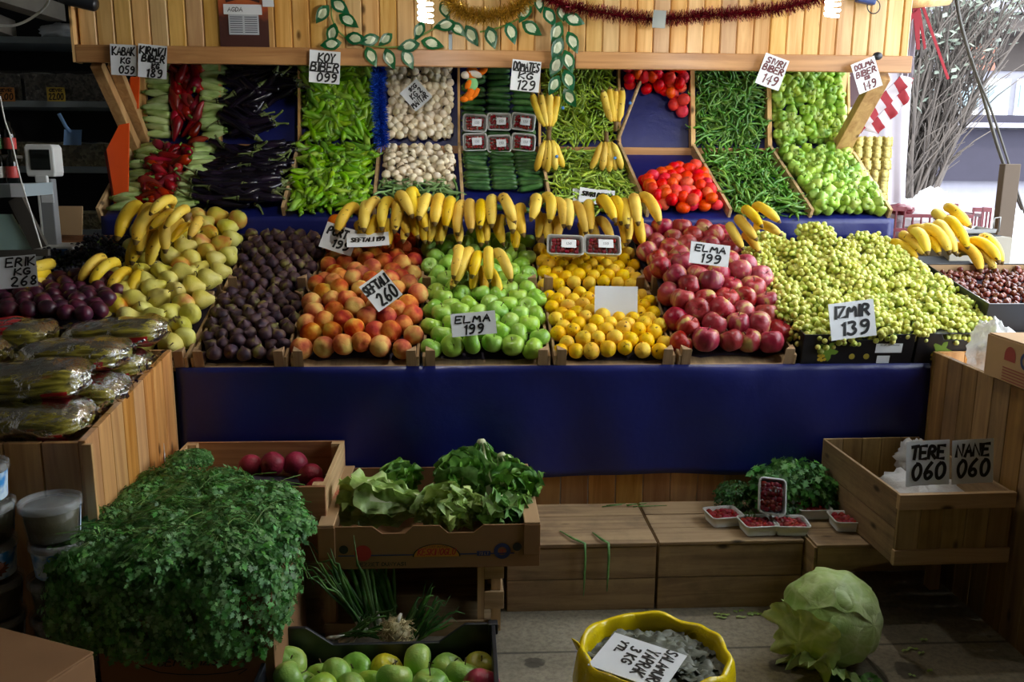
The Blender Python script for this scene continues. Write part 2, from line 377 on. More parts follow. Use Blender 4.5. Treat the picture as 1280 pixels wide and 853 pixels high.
class Kind:
    """one kind of produce: variants of (root mesh, [(child name, mesh, matrix)...]); place() copies a thing with its parts"""
    def __init__(s, name, cat, variants): s.name = name; s.cat = cat; s.var = variants; s.protos = [None]*len(variants)
    def place(s, Mx, label, group=None, k=None):
        k = R_.randrange(len(s.var)) if k is None else k
        root, kids = s.var[k]
        if s.protos[k] is None:
            o = obj(s.name, root)
            for (nm, me, mx) in kids: obj(nm, me, o, mx)
            s.protos[k] = (o, list(o.children))
        else:
            p, ch = s.protos[k]; o = p.copy(); COL.objects.link(o)
            for c in ch: d = c.copy(); COL.objects.link(d); d.parent = o
            if 'group' in o: del o['group']
        o.matrix_basis = Mx
        tag(o, label, s.cat, group); return o
ORD = ['first', 'second', 'third', 'fourth', 'fifth', 'sixth', 'seventh', 'eighth', 'ninth', 'tenth', 'eleventh', 'twelfth', 'thirteenth', 'fourteenth', 'fifteenth', 'sixteenth', 'seventeenth', 'eighteenth', 'nineteenth', 'twentieth']
def od(i): return ORD[i] if i < len(ORD) else str(i+1)+'th'
# ------------------------------------------------------------------ handwriting
FONT = {
'A': [[(0, 0), (.28, 1), (.58, 0)], [(.1, .38), (.5, .38)]], 'B': [[(.02, 0), (.02, 1), (.36, .97), (.5, .8), (.42, .6), (.06, .52)], [(.06, .52), (.44, .5), (.58, .28), (.46, .04), (.02, 0)]],
'C': [[(.55, .85), (.35, 1), (.1, .85), (0, .5), (.1, .12), (.32, 0), (.56, .15)]], 'D': [[(.03, 0), (.03, 1), (.3, .97), (.55, .7), (.55, .3), (.32, .03), (.03, 0)]],
'E': [[(.5, 1), (0, 1), (0, 0), (.52, 0)], [(0, .52), (.4, .52)]], 'F': [[(.52, 1), (.02, 1), (0, 0)], [(0, .52), (.4, .52)]],
'G': [[(.55, .85), (.32, 1), (.08, .85), (0, .45), (.12, .08), (.36, 0), (.56, .18), (.56, .45), (.34, .45)]], 'H': [[(0, 0), (0, 1)], [(.5, 0), (.5, 1)], [(0, .5), (.5, .5)]],
'I': [[(.1, 0), (.1, 1)]], 'J': [[(.4, 1), (.4, .2), (.2, 0), (0, .18)]], 'K': [[(0, 0), (0, 1)], [(.5, 1), (.02, .45), (.55, 0)]], 'L': [[(0, 1), (0, 0), (.5, .02)]],
'M': [[(0, 0), (.08, 1), (.32, .3), (.58, 1), (.66, 0)]], 'N': [[(0, 0), (.02, 1), (.5, 0), (.52, 1)]], 'O': [[(.28, 1), (.06, .8), (0, .45), (.1, .08), (.3, 0), (.52, .2), (.56, .6), (.45, .92), (.26, 1)]],
'P': [[(0, 0), (.02, 1), (.38, .96), (.52, .75), (.4, .5), (.04, .45)]], 'R': [[(0, 0), (.02, 1), (.38, .96), (.5, .76), (.38, .54), (.04, .5)], [(.2, .5), (.55, 0)]],
'S': [[(.52, .88), (.3, 1), (.08, .86), (.1, .64), (.42, .42), (.5, .18), (.3, 0), (0, .1)]], 'T': [[(0, 1), (.58, 1)], [(.3, 1), (.28, 0)]], 'U': [[(0, 1), (0, .25), (.2, 0), (.42, .1), (.5, .4), (.5, 1)]],
'V': [[(0, 1), (.26, 0), (.54, 1)]], 'Y': [[(0, 1), (.26, .5), (.54, 1)], [(.26, .5), (.22, 0)]], 'Z': [[(0, 1), (.52, 1), (0, 0), (.55, .02)]], 'W': [[(0, 1), (.16, 0), (.34, .7), (.5, 0), (.68, 1)]], 'X': [[(0, 1), (.5, 0)], [(.5, 1), (0, 0)]],
'0': [[(.26, 1), (.05, .78), (0, .4), (.12, .04), (.32, .02), (.5, .3), (.5, .72), (.36, .98), (.22, .98)]], '1': [[(.0, .8), (.16, 1), (.14, 0)]], '2': [[(.02, .8), (.2, 1), (.45, .88), (.42, .6), (.02, 0), (.3, .06), (.54, .0)]],
'3': [[(.04, .9), (.3, 1), (.46, .78), (.2, .55), (.48, .4), (.44, .1), (.2, 0), (0, .12)]], '4': [[(.38, 0), (.4, 1), (0, .35), (.55, .35)]], '5': [[(.5, 1), (.1, 1), (.06, .58), (.38, .58), (.5, .3), (.34, .02), (0, .06)]],
'6': [[(.44, 1), (.14, .7), (.02, .3), (.18, 0), (.42, .08), (.48, .32), (.3, .48), (.06, .34)]], '7': [[(0, 1), (.5, 1), (.2, 0)]], '8': [[(.25, .52), (.04, .76), (.22, 1), (.44, .82), (.25, .52), (.0, .24), (.22, 0), (.5, .2), (.25, .52)]],
'9': [[(.46, .7), (.26, .5), (.04, .66), (.1, .92), (.32, 1), (.47, .8), (.46, .4), (.34, .08), (.1, .02)]], '.': [[(.02, 0), (.06, .06)]], '-': [[(0, .45), (.3, .45)]], '/': [[(0, 0), (.4, 1)]], ':': [[(.04, .2), (.06, .26)], [(.04, .7), (.06, .76)]],
' ': []}
ADV = {'I': .28, '1': .36, 'M': .84, 'W': .86, '.': .2, ' ': .4, ':': .2, '-': .45}
def chaikin(p):
    q = [p[0]]
    for a, b in zip(p, p[1:]):
        q.append((a[0]*.75+b[0]*.25, a[1]*.75+b[1]*.25)); q.append((a[0]*.25+b[0]*.75, a[1]*.25+b[1]*.75))
    q.append(p[-1]); return q
def strokes(text, cx, cy, size, width=None, slant=.12, jit=.03):
    """polylines of one line of writing centred on (cx,cy), cap height size; width squeezes it"""
    out = []; x = 0
    for ch in text:
        for pl in FONT.get(ch, []):
            pl = [(px+ru(-jit, jit), py+ru(-jit, jit)) for px, py in pl]
            if len(pl) > 4: pl = chaikin(chaikin(pl))
            out.append([(x+px+slant*py, py) for px, py in pl])
        x += ADV.get(ch, .72)
    x -= .12
    sx = size if width is None else width/max(.1, x)
    return [[(cx+(px-x/2)*sx, cy+(py-.5)*size) for px, py in pl] for pl in out]
def ribbon(mb, pl, w, y=-.0012, m=0, Tm=None):
    """a flat ink stroke on the local xz plane"""
    n = len(pl)
    L = []; Rr = []
    for i in range(n):
        a = pl[max(0, i-1)]; b = pl[min(n-1, i+1)]
        dx, dz = b[0]-a[0], b[1]-a[1]; l = math.hypot(dx, dz) or 1
        nx, nz = -dz/l*w/2, dx/l*w/2
        px, pz = pl[i]
        if i == 0: px -= dx/l*w*.3; pz -= dz/l*w*.3
        if i == n-1: px += dx/l*w*.3; pz += dz/l*w*.3
        L.append((px+nx, y, pz+nz)); Rr.append((px-nx, y, pz-nz))
    mb.add(L+Rr, [(i, i+1, n+i+1, n+i) for i in range(n-1)], m, Tm)
def writing(parent, lines, w=.004, y=-.0012, mat='ink', name='lettering', Mx=None):
    """lines: (text, cx, cz, capheight[, width[, slant]])"""
    mb = MB()
    for ln in lines:
        tx, cx, cz, sz = ln[:4]
        for pl in strokes(tx, cx, cz, sz, ln[4] if len(ln) > 4 else None, ln[5] if len(ln) > 5 else .12): ribbon(mb, pl, ln[6] if len(ln) > 6 else w, y)
    return mb.build(name, mat, parent, Mx=Mx)
def sign(px, py, Y, wpx, hpx, lines, label, roll=0, lean=0, turn=0, thick=None, mat='ink', rules=(), pole=None, z=None):
    p = atY(px, py, Y) if z is None else atZ(px, py, z)
    k = mpp(p); w, h = wpx*k, hpx*k
    o = thing('price_sign', label, 'price sign', T(p) @ RZ(turn) @ RX(-lean) @ RY(roll), 'handwritten price cards')
    b = MB()
    bend = .03*h
    def fn(u, v, s): return V((u-.5)*w, bend*(math.cos((u-.5)*PI)-1)+s, (v-.5)*h)
    b.grid(lambda u, v: fn(u, v, 0), 6, 1); b.grid(lambda u, v: fn(1-u, v, .0015), 6, 1); b.build('card', 'paper', o, True)
    if lines:
        mb = MB(); tw = (thick or (.042 if len(lines) > 2 else .056))*min(w, h)*1.4
        for ln in lines:
            tx, cx, cz, sz, wd = ln[:5]
            for pl in strokes(tx, cx*w, cz*h, sz*h, wd*w, ln[5] if len(ln) > 5 else .1):
                pl2 = pl
                ribbon(mb, pl2, tw*(ln[6] if len(ln) > 6 else 1), -.0015)
        for (x0, z0, x1, z1) in rules: ribbon(mb, [(x0*w, z0*h), (x1*w, z1*h)], tw*.6, -.0015)
        for i, q in enumerate(mb.v):     # follow the curl of the card
            mb.v[i] = (q[0], q[1]+bend*(math.cos(max(-.5, min(.5, q[0]/w))*PI)-1), q[2])
        mb.build('lettering', mat, o)
    return o
# ================================================================== SETTING
def wbox(mb, x0, x1, y0, y1, z0, z1, m=0, Tm=None): return mb.box(((x0+x1)/2, (y0+y1)/2, (z0+z1)/2), (x1-x0, y1-y0, z1-z0), Tm, m)
def wpart(name, mb, mats, root, smooth=False, bevel=0):
    """a part given in world coordinates under a root that stands elsewhere"""
    return mb.build(name, mats, root, smooth, root.matrix_basis.inverted(), bevel)
o = wbox(MB(), -3.4, 2.5, -3.5, 6.0, -.1, 0).build('floor', 'floor'); struct(o, 'grey stained concrete tile floor of the market stall', 'floor')
o = wbox(MB(), -3.4, 2.6, -3.5, 6.0, 2.75, 2.85).build('ceiling', 'ceiling'); struct(o, 'grey ceiling over the market stall', 'ceiling')
o = wbox(MB(), -3.5, -3.4, -3.5, 6.0, 0, 2.75).build('wall_left', 'wallpaint'); struct(o, 'dull side wall of the shop', 'wall')
o = wbox(MB(), -3.4, 1.95, 5.62, 5.72, 0, 2.75).build('wall_back', 'dark'); struct(o, 'dark back wall behind the shop shelves', 'wall')
o = wbox(MB(), -3.4, 2.5, -3.6, -3.5, 0, 2.75).build('wall_front', 'wallpaint'); struct(o, 'dull wall opposite the stall', 'wall')
o = wbox(MB(), 2.5, 2.6, -3.5, 1.7, 0, 2.75).build('light_block_right', 'wallpaint'); struct(o, 'added unseen wall at the right keeping daylight off the front floor', 'wall')  # added out of view to block daylight, so the front floor darkens
# ------------------------------------------------------------------ display stand
stand = thing('display_stand', 'tiered pine display stand with a planked fascia board and braces', 'display stand', T((.36, 3.2, 0)))
def planks(mb, x0, x1, w, y0, y1, z0, z1, gap=.004):
    x = x0
    while x < x1-.01:
        xe = min(x+w, x1); wbox(mb, x, xe-gap, y0, y1, z0, z1); x = xe
    return mb
mb = planks(MB(), -1.0, 1.78, .105, 3.135, 3.155, .0, .75); wpart('front_panel', mb, 'panel', stand, bevel=.002)
# fascia boards: individual planks with a v groove
mb = MB(); x = -1.70
while x < 2.08:
    xe = min(x+.078, 2.085)
    mb.prism([(x+.001, 4.222), (x+.001, 4.206), (x+.006, 4.2), (xe-.006, 4.2), (xe-.001, 4.206), (xe-.001, 4.222)], 1.98, 2.62); x = xe
wpart('fascia_panel', mb, 'pine', stand)
wpart('fascia_backing', wbox(MB(), -1.7, 2.085, 4.223, 4.24, 1.95, 2.62), 'dark', stand)
for (a, b) in ((-1.71, .51), (.513, 2.09)):
    wpart('trim_board', wbox(MB(), a, b, 4.165, 4.199, 1.915, 1.99), 'pine_x', stand, bevel=.004)
wpart('end_cap', wbox(MB(), -1.722, -1.711, 4.165, 4.24, 1.915, 2.62), 'pine', stand)
def beam(a, b, w, d):
    a, b = Vector(a), Vector(b); z = (b-a).normalized(); x = V(1, 0, 0) if abs(z.x) < .9 else V(0, 1, 0)
    y = z.cross(x).normalized(); x = y.cross(z).normalized(); Rm = Matrix((x, y, z)).transposed().to_4x4()
    return MB().box((0, 0, (b-a).length/2), (w, d, (b-a).length), T(a) @ Rm)
for sx, xs in ((-1, (-1.58,)), (1, (1.97,))):
    for x in xs:
        if sx < 0:
            wpart('brace', beam(atY(121, 79, 4.215), atY(172, 192, 4.56), .05, .05), 'pine_y', stand, bevel=.003); wpart('brace', beam(atY(142, 79, 4.26), atY(181, 176, 4.60), .05, .04), 'pine_y', stand, bevel=.003)
        else: wpart('brace', beam((x, 4.215, 1.905), (x-.03, 4.62, 1.50), .085, .05), 'pine_y', stand, bevel=.003)
# blue lined decks
mb = MB(); mb.add([(-1.62, 4.10, 1.235), (2.03, 4.10, 1.235), (2.03, 4.61, 1.55), (-1.62, 4.61, 1.55), (-1.62, 4.10, 1.215), (2.03, 4.10, 1.215), (2.03, 4.62, 1.53), (-1.62, 4.62, 1.53)], [(0, 1, 2, 3), (7, 6, 5, 4), (0, 4, 5, 1), (1, 5, 6, 2), (2, 6, 7, 3), (3, 7, 4, 0)])
wpart('middle_shelf', mb, 'tarp', stand)
mb = MB(); mb.add([(-1.62, 4.615, 1.55), (2.0, 4.615, 1.55), (2.0, 4.74, 2.1), (-1.62, 4.74, 2.1), (-1.62, 4.635, 1.55), (2.0, 4.635, 1.55), (2.0, 4.76, 2.1), (-1.62, 4.76, 2.1)], [(0, 1, 2, 3), (7, 6, 5, 4), (0, 4, 5, 1), (1, 5, 6, 2), (2, 6, 7, 3), (3, 7, 4, 0)])
wpart('top_shelf', mb, 'tarp', stand)
wpart('shelf_rail', wbox(MB(), -1.64, 1.985, 4.585, 4.612, 1.53, 1.572), 'pine_x', stand, bevel=.003)
XS = [-1.62, -.82, -.42, -.02, .39, .80, 1.18, 1.58, 2.0]
XF = [-1.63, -.82, -.41, 0.0, .41, .86, 1.25, 1.64, 2.02]
for i, x in enumerate(XS):
    if i == 0: x += .012
    wpart('upper_divider', beam((x, 4.588, 1.572), (x, 4.70, 2.06), .012 if i != 6 and i != 7 else .022, .05), 'pine_y', stand)
wpart('upper_divider', beam((-1.215, 4.6, 1.572), (-1.215, 4.70, 2.06), .012, .03), 'pine_y', stand)
for i, (x, xf) in enumerate(zip(XS, XF)):
    if i == 0: continue
    wpart('lower_divider', beam((xf, 4.105, 1.262), (x, 4.588, 1.57), .014, .055), 'crate_y', stand)
wpart('side_board', beam((-1.64, 4.1, 1.25), (-1.63, 4.6, 1.565), .014, .07), 'crate_y', stand)
# sloping base under the crates, legs
mb = MB(); mb.add([(-1.9, 3.14, .74), (2.4, 3.14, .74), (2.4, 4.1, 1.065), (-1.9, 4.1, 1.065), (-1.9, 3.14, .72), (2.4, 3.14, .72), (2.4, 4.1, 1.045), (-1.9, 4.1, 1.045)], [(0, 1, 2, 3), (7, 6, 5, 4), (0, 4, 5, 1), (1, 5, 6, 2), (2, 6, 7, 3), (3, 7, 4, 0)])
wpart('lower_shelf', mb, 'dark', stand)
mb = MB(); wbox(mb, -1.6, 2.0, 4.3, 4.36, 0, 1.33); wpart('rear_frame', mb, 'dark', stand)
for x in (-1.6, 1.97): wpart('upright', wbox(MB(), x-.02, x+.02, 4.64, 4.68, 0, 2.1), 'pine_y', stand)
# cloths
def cloth(fn, nu, nv, name, label, mat='tarp', cat='tarpaulin'):
    o = MB().grid(fn, nu, nv).build(name, mat, None, True)
    sd = o.modifiers.new('thickness', 'SOLIDIFY'); sd.thickness = .003
    return tag(o, label, cat)
def fn(u, v):
    x = -1.024+2.7575*u; bot = .372-.02*math.sin(u*2.2+.2)+.006*math.sin(u*23); z = .768+(bot-.768)*max(0, v-.06)/.94
    y = 3.112-.010*v+.010*noise.noise(V(x*4.2, 0, z*1.2+3))*min(1, v*3)+.006*math.sin(x*17+2*z)*v+.020*noise.noise(V(x*2.1+1.5*z, z*.8, 7))*min(1, v*5)-.014*abs(noise.noise(V(x*7-5*z, 1, 2)))*max(0, 1-v*1.4)*min(1, v*8)
    if v < .06: y = 3.13-.018*(v/.06)
    return V(x, y-.006, z+(0 if v > .06 else -.002*(1-v/.06)))
cloth(fn, 90, 18, 'blue_tarpaulin', 'dark blue tarpaulin hung across the stand front below the fruit crates')
def fn(u, v):
    x = -1.63+3.665*u; z = 1.243-.10*v
    return V(x, 4.092+.004*noise.noise(V(x*6, z*6, 1))+.003*math.sin(x*40)*v-.003*v, z)
cloth(fn, 110, 4, 'blue_tarpaulin', 'blue tarpaulin strip along the shelf edge between vegetables and fruit')
# ------------------------------------------------------------------ wing bins beside the stand
def wing(label, x, y0, y1, ztop0, ztop1, outx, front, pm='panel'):
    r = thing('plank_bin', label, 'bin', T((x, y0, 0)), 'planked pine bins')
    mb = MB(); y = y0; s = 1 if outx > x else -1
    while y < y1-.01:
        ye = min(y+.092, y1); za = ztop0+(ztop1-ztop0)*(y-y0)/(y1-y0); zb = ztop0+(ztop1-ztop0)*(ye-y0)/(y1-y0)
        mb.add([(x, y+.001, 0), (x, ye-.002, 0), (x, ye-.002, zb), (x, y+.001, za), (x+.02*s, y+.001, 0), (x+.02*s, ye-.002, 0), (x+.02*s, ye-.002, zb), (x+.02*s, y+.001, za)], [(0, 1, 2, 3), (7, 6, 5, 4), (0, 4, 5, 1), (1, 5, 6, 2), (2, 6, 7, 3), (3, 7, 4, 0)]); y = ye
    wpart('side_panel', mb, pm, r, bevel=.002)
    a, b = sorted((x+.021*s, outx))
    if front:
        mb = MB(); xx = b
        while xx > a+.01: xe = max(xx-.1, a); wbox(mb, xe+.004, xx, y0, y0+.02, 0, ztop0-.005); xx = xe
        wpart('front_panel', mb, 'panel', r, bevel=.003)
        wpart('corner_post', wbox(MB(), x-.005, x+.022, y0-.016, y0-.001, 0, ztop0-.006), 'pine_y', r, bevel=.002)
    mb = MB(); xx = a
    while xx < b-.01: xe = min(xx+.095, b); wbox(mb, xx, xe-.003, y1-.02, y1, 0, ztop1); xx = xe
    wpart('end_panel', mb, 'panel', r)
    wpart('bottom_board', wbox(MB(), a, b, y0+.021, y1-.021, min(ztop0, ztop1)-.16, min(ztop0, ztop1)-.14), 'old', r)
    return r
wing('pine plank bin heaped with bags of pickles, left of the blue tarpaulin', -1.03, 2.35, 3.1, .745, .838, -1.95, True)
wing('shaded pine plank bin right of the blue tarpaulin, carrying a carton', 1.735, 1.7, 3.1, .805, .818, 2.35, False, 'panel_old_shade')
# ------------------------------------------------------------------ lamps: two bulbs in view and their fellows along the same flex
def coil_lamp(p, label, e=26):
    r = thing('coil_lamp', label, 'lamp', T(p), 'coil lamps')
    pts = []
    for i in range(90):
        t = i/89; a = t*2*PI*4; pts.append((.021*math.cos(a), .021*math.sin(a), .075*t))
    MB().tube(pts, .0058, 6).build('glass_tube', 'bulb', r, True)
    MB().lathe([(.02, .082), (.026, .09), (.026, .115), (.014, .13), (.014, .155)], 14).build('cap', 'white_plastic', r, True)
    MB().tube([(0, 0, .155), (0, 0, 2.75-p[2])], .003, 5).build('flex', 'black_plastic', r, True)
    ld = bpy.data.lights.new('lamp_glow', 'POINT'); ld.energy = e; ld.shadow_soft_size = .035; ld.color = (1, .95, .86)
    lo = bpy.data.objects.new('lamp_glow', ld); COL.objects.link(lo); lo.parent = r; lo.location = (0, 0, .03)
    return r
pb = atY(532, 27, 3.1); coil_lamp(pb, 'lit coil lamp hanging before the ivy garland')
pb = atY(1040, 20, 3.1); coil_lamp(pb, 'lit coil lamp hanging near the right end of the red tinsel')
# ------------------------------------------------------------------ decorations on the fascia
def garland(pts, name, label, mat, r=.045, n=2600, cat='tinsel garland'):
    o = thing(name, label, cat, T(pts[0]))
    P = [Vector(p)-Vector(pts[0]) for p in pts]
    cum = [0]
    for a, b in zip(P, P[1:]): cum.append(cum[-1]+(b-a).length)
    def at(t):
        d = t*cum[-1]
        for i in range(len(P)-1):
            if d <= cum[i+1] or i == len(P)-2:
                f = (d-cum[i])/max(1e-6, cum[i+1]-cum[i]); return P[i].lerp(P[i+1], f), (P[i+1]-P[i]).normalized()
    MB().tube(P, .004, 5).build('cord', mat, o)
    mb = MB()
    for i in range(n):
        p, tg = at(rnd()); d = V(ru(-1, 1), ru(-1, 1), ru(-1, 1)); d = (d-tg*d.dot(tg)*.6).normalized()
        if d.y > .2: d.y = -d.y*.5
        l = r*ru(.6, 1.05); w = d.cross(V(ru(-1, 1), ru(-1, 1), ru(-1, 1))).normalized()*.0016
        q = p+d*l; mb.add([p-w, p+w, q+w*.6, q-w*.6], [(0, 1, 2, 3)])
    ob = mb.build('tinsel_fringe', mat, o); ob['kind'] = 'stuff'
    return o
def chain(pix, Y, sub=10):
    P = [atY(x, y, Y) for x, y in pix]; out = []
    for i in range(len(P)-1):
        p0 = P[max(0, i-1)]; p1, p2 = P[i], P[i+1]; p3 = P[min(len(P)-1, i+2)]
        for k in range(sub):
            t = k/sub; out.append(.5*((2*p1)+(p2-p0)*t+(2*p0-5*p1+4*p2-p3)*t*t+(-p0+3*p1-3*p2+p3)*t**3))
    out.append(P[-1]); return out
garland(chain([(545, -40), (556, -8), (575, 14), (600, 21), (625, 19), (650, 8), (662, -8), (675, -40)], 4.13), 'gold_tinsel', 'gold tinsel garland looped on the fascia beside the lamp', 'gold', .05, 2600)
garland(chain([(668, -20), (690, 2), (730, 12), (780, 20), (822, 24), (870, 21), (930, 16), (980, 10), (1030, -4), (1060, -22)], 4.13), 'red_tinsel', 'dark red tinsel garland drooping along the fascia, taped in the middle', 'redtinsel', .042, 4200)
garland(chain([(474, 84), (473, 110), (475, 140), (476, 165), (478, 182)], 4.36), 'blue_tinsel', 'blue tinsel strand hanging beside the mushrooms', 'bluetinsel', .045, 2400)
o = MB().box((0, 0, 0), (.058, .003, .075), T(atY(824, 24, 4.085)) @ RY(3)).build('silver_tape', plain('silver tape', '#9aa09c', .3, metal=.5)); tag(o, 'silver tape square holding up the red tinsel', 'tape')
# ivy
def leafmesh(mb, p, d, nrm, L, W, m0=0, m1=1):
    d = d.normalized(); nrm = (nrm-d*nrm.dot(d)).normalized(); s = d.cross(nrm)
    def ring(sc, lift):
        out = []
        for t, w in ((0, .06), (.15, .62), (.35, .98), (.55, .92), (.75, .6), (.9, .25)):
            out.append((t, w))
        pts = [p+d*(L*(.5+(t-.5)*sc))+s*(W*.5*w*sc)+nrm*(lift-.25*L*(t-.3)**2) for t, w in out]
        pts.append(p+d*(L*(.5+.5*sc))+nrm*(lift-.12*L))
        pts += [p+d*(L*(.5+(t-.5)*sc))-s*(W*.5*w*sc)+nrm*(lift-.25*L*(t-.3)**2) for t, w in reversed(out)]
        return pts
    a = ring(1, 0); mb.add(a, [tuple(range(len(a)))], m0)
    b = ring(.62, .0016); mb.add(b, [tuple(range(len(b)))], m1)
def ivy(label, stempix, leaves, Y=4.15):
    stem = chain(stempix, Y); o = thing('ivy_garland', label, 'garland', T(stem[0])); I = T(-Vector(stem[0]))
    MB().tube(stem, .004, 5, T=I).build('vine', 'stem', o, True)
    mb = MB()
    for (x, y, dx, dy, L) in leaves:
        p = atY(x, y, Y-.02); k = mpp(p)
        d = V(dx, ru(-.25, .05), -dy); leafmesh(mb, p-d.normalized()*L*k*.5-Vector(stem[0]), d, V(ru(-.25, .25), -1, ru(-.2, .3)), L*k*1.06, L*k*.60)
    mb.build('leaves', ['ivy', 'ivy_in'], o)
ivy('plastic ivy garland with variegated leaves curving over the left of the fascia', [(425, -20), (414, 12), (421, 36), (438, 50), (468, 58), (500, 58), (522, 47), (548, 32), (562, 18)],
    [(403, 17, -.6, .8, 26), (424, 7, .8, .6, 28), (435, 25, .8, .5, 28), (415, 42, -.3, 1, 27), (414, 55, -1, .15, 26), (444, 48, 1, .1, 27), (462, 50, -.9, .3, 26), (482, 49, -.7, .6, 22), (464, 70, .5, 1, 26), (487, 73, .4, 1, 26), (511, 57, -1, .2, 28), (540, 54, 1, .2, 28), (510, 73, .5, 1, 26), (524, 38, -.5, 1, 24), (557, 31, -1, .15, 28), (572, 36, .6, .5, 24), (589, 44, .6, 1, 28), (556, 12, .4, 1, 24)])
ivy('plastic ivy garland with a hanging strand over the centre bananas', [(600, 40), (625, 34), (650, 22), (668, 6), (690, 0), (700, 20), (704, 50), (700, 80), (706, 110), (712, 130)],
    [(614, 46, .3, 1, 28), (639, 40, .4, 1, 28), (664, 35, .8, .5, 28), (656, 14, -.5, 1, 28), (674, 4, .2, 1, 22), (687, 20, .5, .8, 26), (717, 24, .9, .3, 28), (702, 16, .3, 1, 20), (696, 40, -.4, 1, 28), (716, 52, .5, 1, 28), (697, 60, -.4, 1, 28), (711, 76, .4, 1, 28), (695, 82, -.5, 1, 28), (711, 100, .4, 1, 28), (693, 106, -.5, 1, 26), (712, 122, .6, .9, 26)])
# calendar
p = atY(304, 12, 4.19); k = mpp(p); o = thing('wall_calendar', 'brown-red wall calendar with a white date pad on the fascia', 'calendar', T(p))
t = NT('calendar picture'); v = t.coords((1, 1, 1), False); sx = t.n.new('ShaderNodeSeparateXYZ'); t.link(v, sx.inputs[0]); nz = t.noise(v, 20, 3)
c = t.ramp(t.math('ADD', t.math('MULTIPLY', sx.outputs[2], 4.0), t.math('MULTIPLY', nz, .4)), [(.0, hx('#4a2c26')), (.25, hx('#a8502c')), (.5, hx('#c8703c'))]); M['calpic'] = t.done(c, .4)
MB().box((0, 0, .06), (61*k, .002, 92*k+.12)).build('backing', 'calpic', o)
mb = MB(); mb.prism([(-20*k, -.0), (0, -10*k), (20*k, 0), (18*k, 14*k), (0, 6*k), (-18*k, 14*k)], 0, .0015, T((0, -.0015, .085)) @ RX(90)); mb.build('picture_book', plain('printed book', '#a9a468', .5), o)
mb = MB()
for s in (-1, 1): ribbon(mb, [(s*20*k, .035), (0, .055), (-s*24*k, .09)], .012, -.003)
mb.build('picture_stand', plain('printed stand', '#3a1c14', .5), o)
MB().box((-.5*k, -.003, 0*k), (47*k, .003, 12*k)).build('pad_header', 'paper', o)
MB().box((0, -.003, -18*k), (37*k, .003, 24*k)).build('date_pad', plain('grey date pad', '#b9bdc2', .6), o)
mb = MB()
for s in (-1, 1):
    for i in range(8): ribbon(mb, [(s*9*k-7.5*k, -9*k-i*2.6*k), (s*9*k+7.5*k, -9*k-i*2.6*k)], .0035, -.0052)
mb.build('pad_lines', 'greyink', o); writing(o, [('AGDA', -10*k, 0, 5*k, 18*k)], .003, -.0052)
o = MB().box((0, 0, 0), (14*k, .002, 16*k), T(atY(335, 0, 4.18))).build('paper_note', 'paper'); tag(o, 'small white paper note pinned beside the calendar', 'note')
# lever switch, hook, toys
p = atY(563, 52, 4.17); k = mpp(p); o = thing('wall_hook', 'small metal hook with a pale strip, under the ivy leaves', 'hook', T(p))
MB().lathe([(.004, .03), (.010, .036), (.013, .045), (.010, .054), (.003, .058)], 12).build('head', 'metal', o, True); MB().box((0, 0, -.012), (.016, .006, .085)).build('strip', 'shelf', o)
p = atY(590, 104, 4.3); o = thing('plush_dog', 'orange plush dog in a green shirt hanging above the cucumbers', 'toy', T(p))
def ell(mb, c, r, m=0, rot=None, seg=14):
    pr = [(math.sin(PI*i/10), -math.cos(PI*i/10)) for i in range(11)]
    pr[0] = (.001, -1); pr[-1] = (.001, 1)
    return mb.lathe(pr, seg, m, T(c) @ (rot or Matrix()) @ SCL(*r))
mb = MB(); ell(mb, (0, 0, .045), (.032, .03, .03)); ell(mb, (-.03, -.01, .035), (.022, .02, .018), 1); mb.build('head', ['plush', 'plushwhite'], o, True)
ell(MB(), (0, 0, -.005), (.028, .028, .035)).build('shirt', 'plushgreen', o, True)
for a, c in ((-35, (.045, 0, .052)), (20, (.015, -.022, .04))):
    ell(MB(), c, (.034, .010, .016), rot=RY(a)).build('ear', 'plush' if a < 0 else 'plushwhite', o, True)
ell(MB(), (-.018, -.022, -.008), (.014, .014, .024), rot=RY(25)).build('arm', 'plush', o, True)
for c, a in (((-.012, -.006, -.052), 40), ((.012, .006, -.045), 30)):
    mb = MB(); mb.tube([V(*c)+V(.012, 0, .025), V(*c), V(*c)+V(-.022, -.008, -.022)], [.017, .018, .016], 10); ell(mb, V(*c)+V(-.026, -.012, -.022), (.02, .016, .014)); mb.build('leg', 'plush', o, True)
MB().tube([(0, 0, .07), (.003, 0, .135)], .0012, 5).build('string', 'white_plastic', o)
# stick leaning across the empty tomato tray, wire loop, lid on the fascia
o = MB().tube([atY(772, 176, 4.56), atY(804, 92, 4.63)], .009, 8).build('wooden_stick', 'crate_y', None, True); tag(o, 'thin wooden stick leaning across the half-empty upper tomato tray', 'stick')
pl = [atY(1092+8*math.cos(a*PI/12), 8+9*math.sin(a*PI/12), 4.17) for a in range(25)]
o = MB().tube(pl, .0025, 6).build('wire_loop', 'black_plastic', None, True); tag(o, 'thin dark wire loop at the top right of the fascia', 'wire')
o = MB().box((0, 0, 0), (.09, .04, .06), T(atY(1083, -4, 4.16)) @ RY(10)).build('blue_clip', plain('blue plastic clip', '#28407c', .5), bevel=.008); tag(o, 'dark blue plastic clip above the wire loop on the fascia', 'clip')
o = ell(MB(), (0, 0, 0), (.024, .014, .018), 0, T(atY(1097, 70, 4.16))).build('dark_knob', 'black_plastic', None, True); tag(o, 'dark round bracket on the fascia trim above the right price card', 'knob')  # small dark round knob on the trim
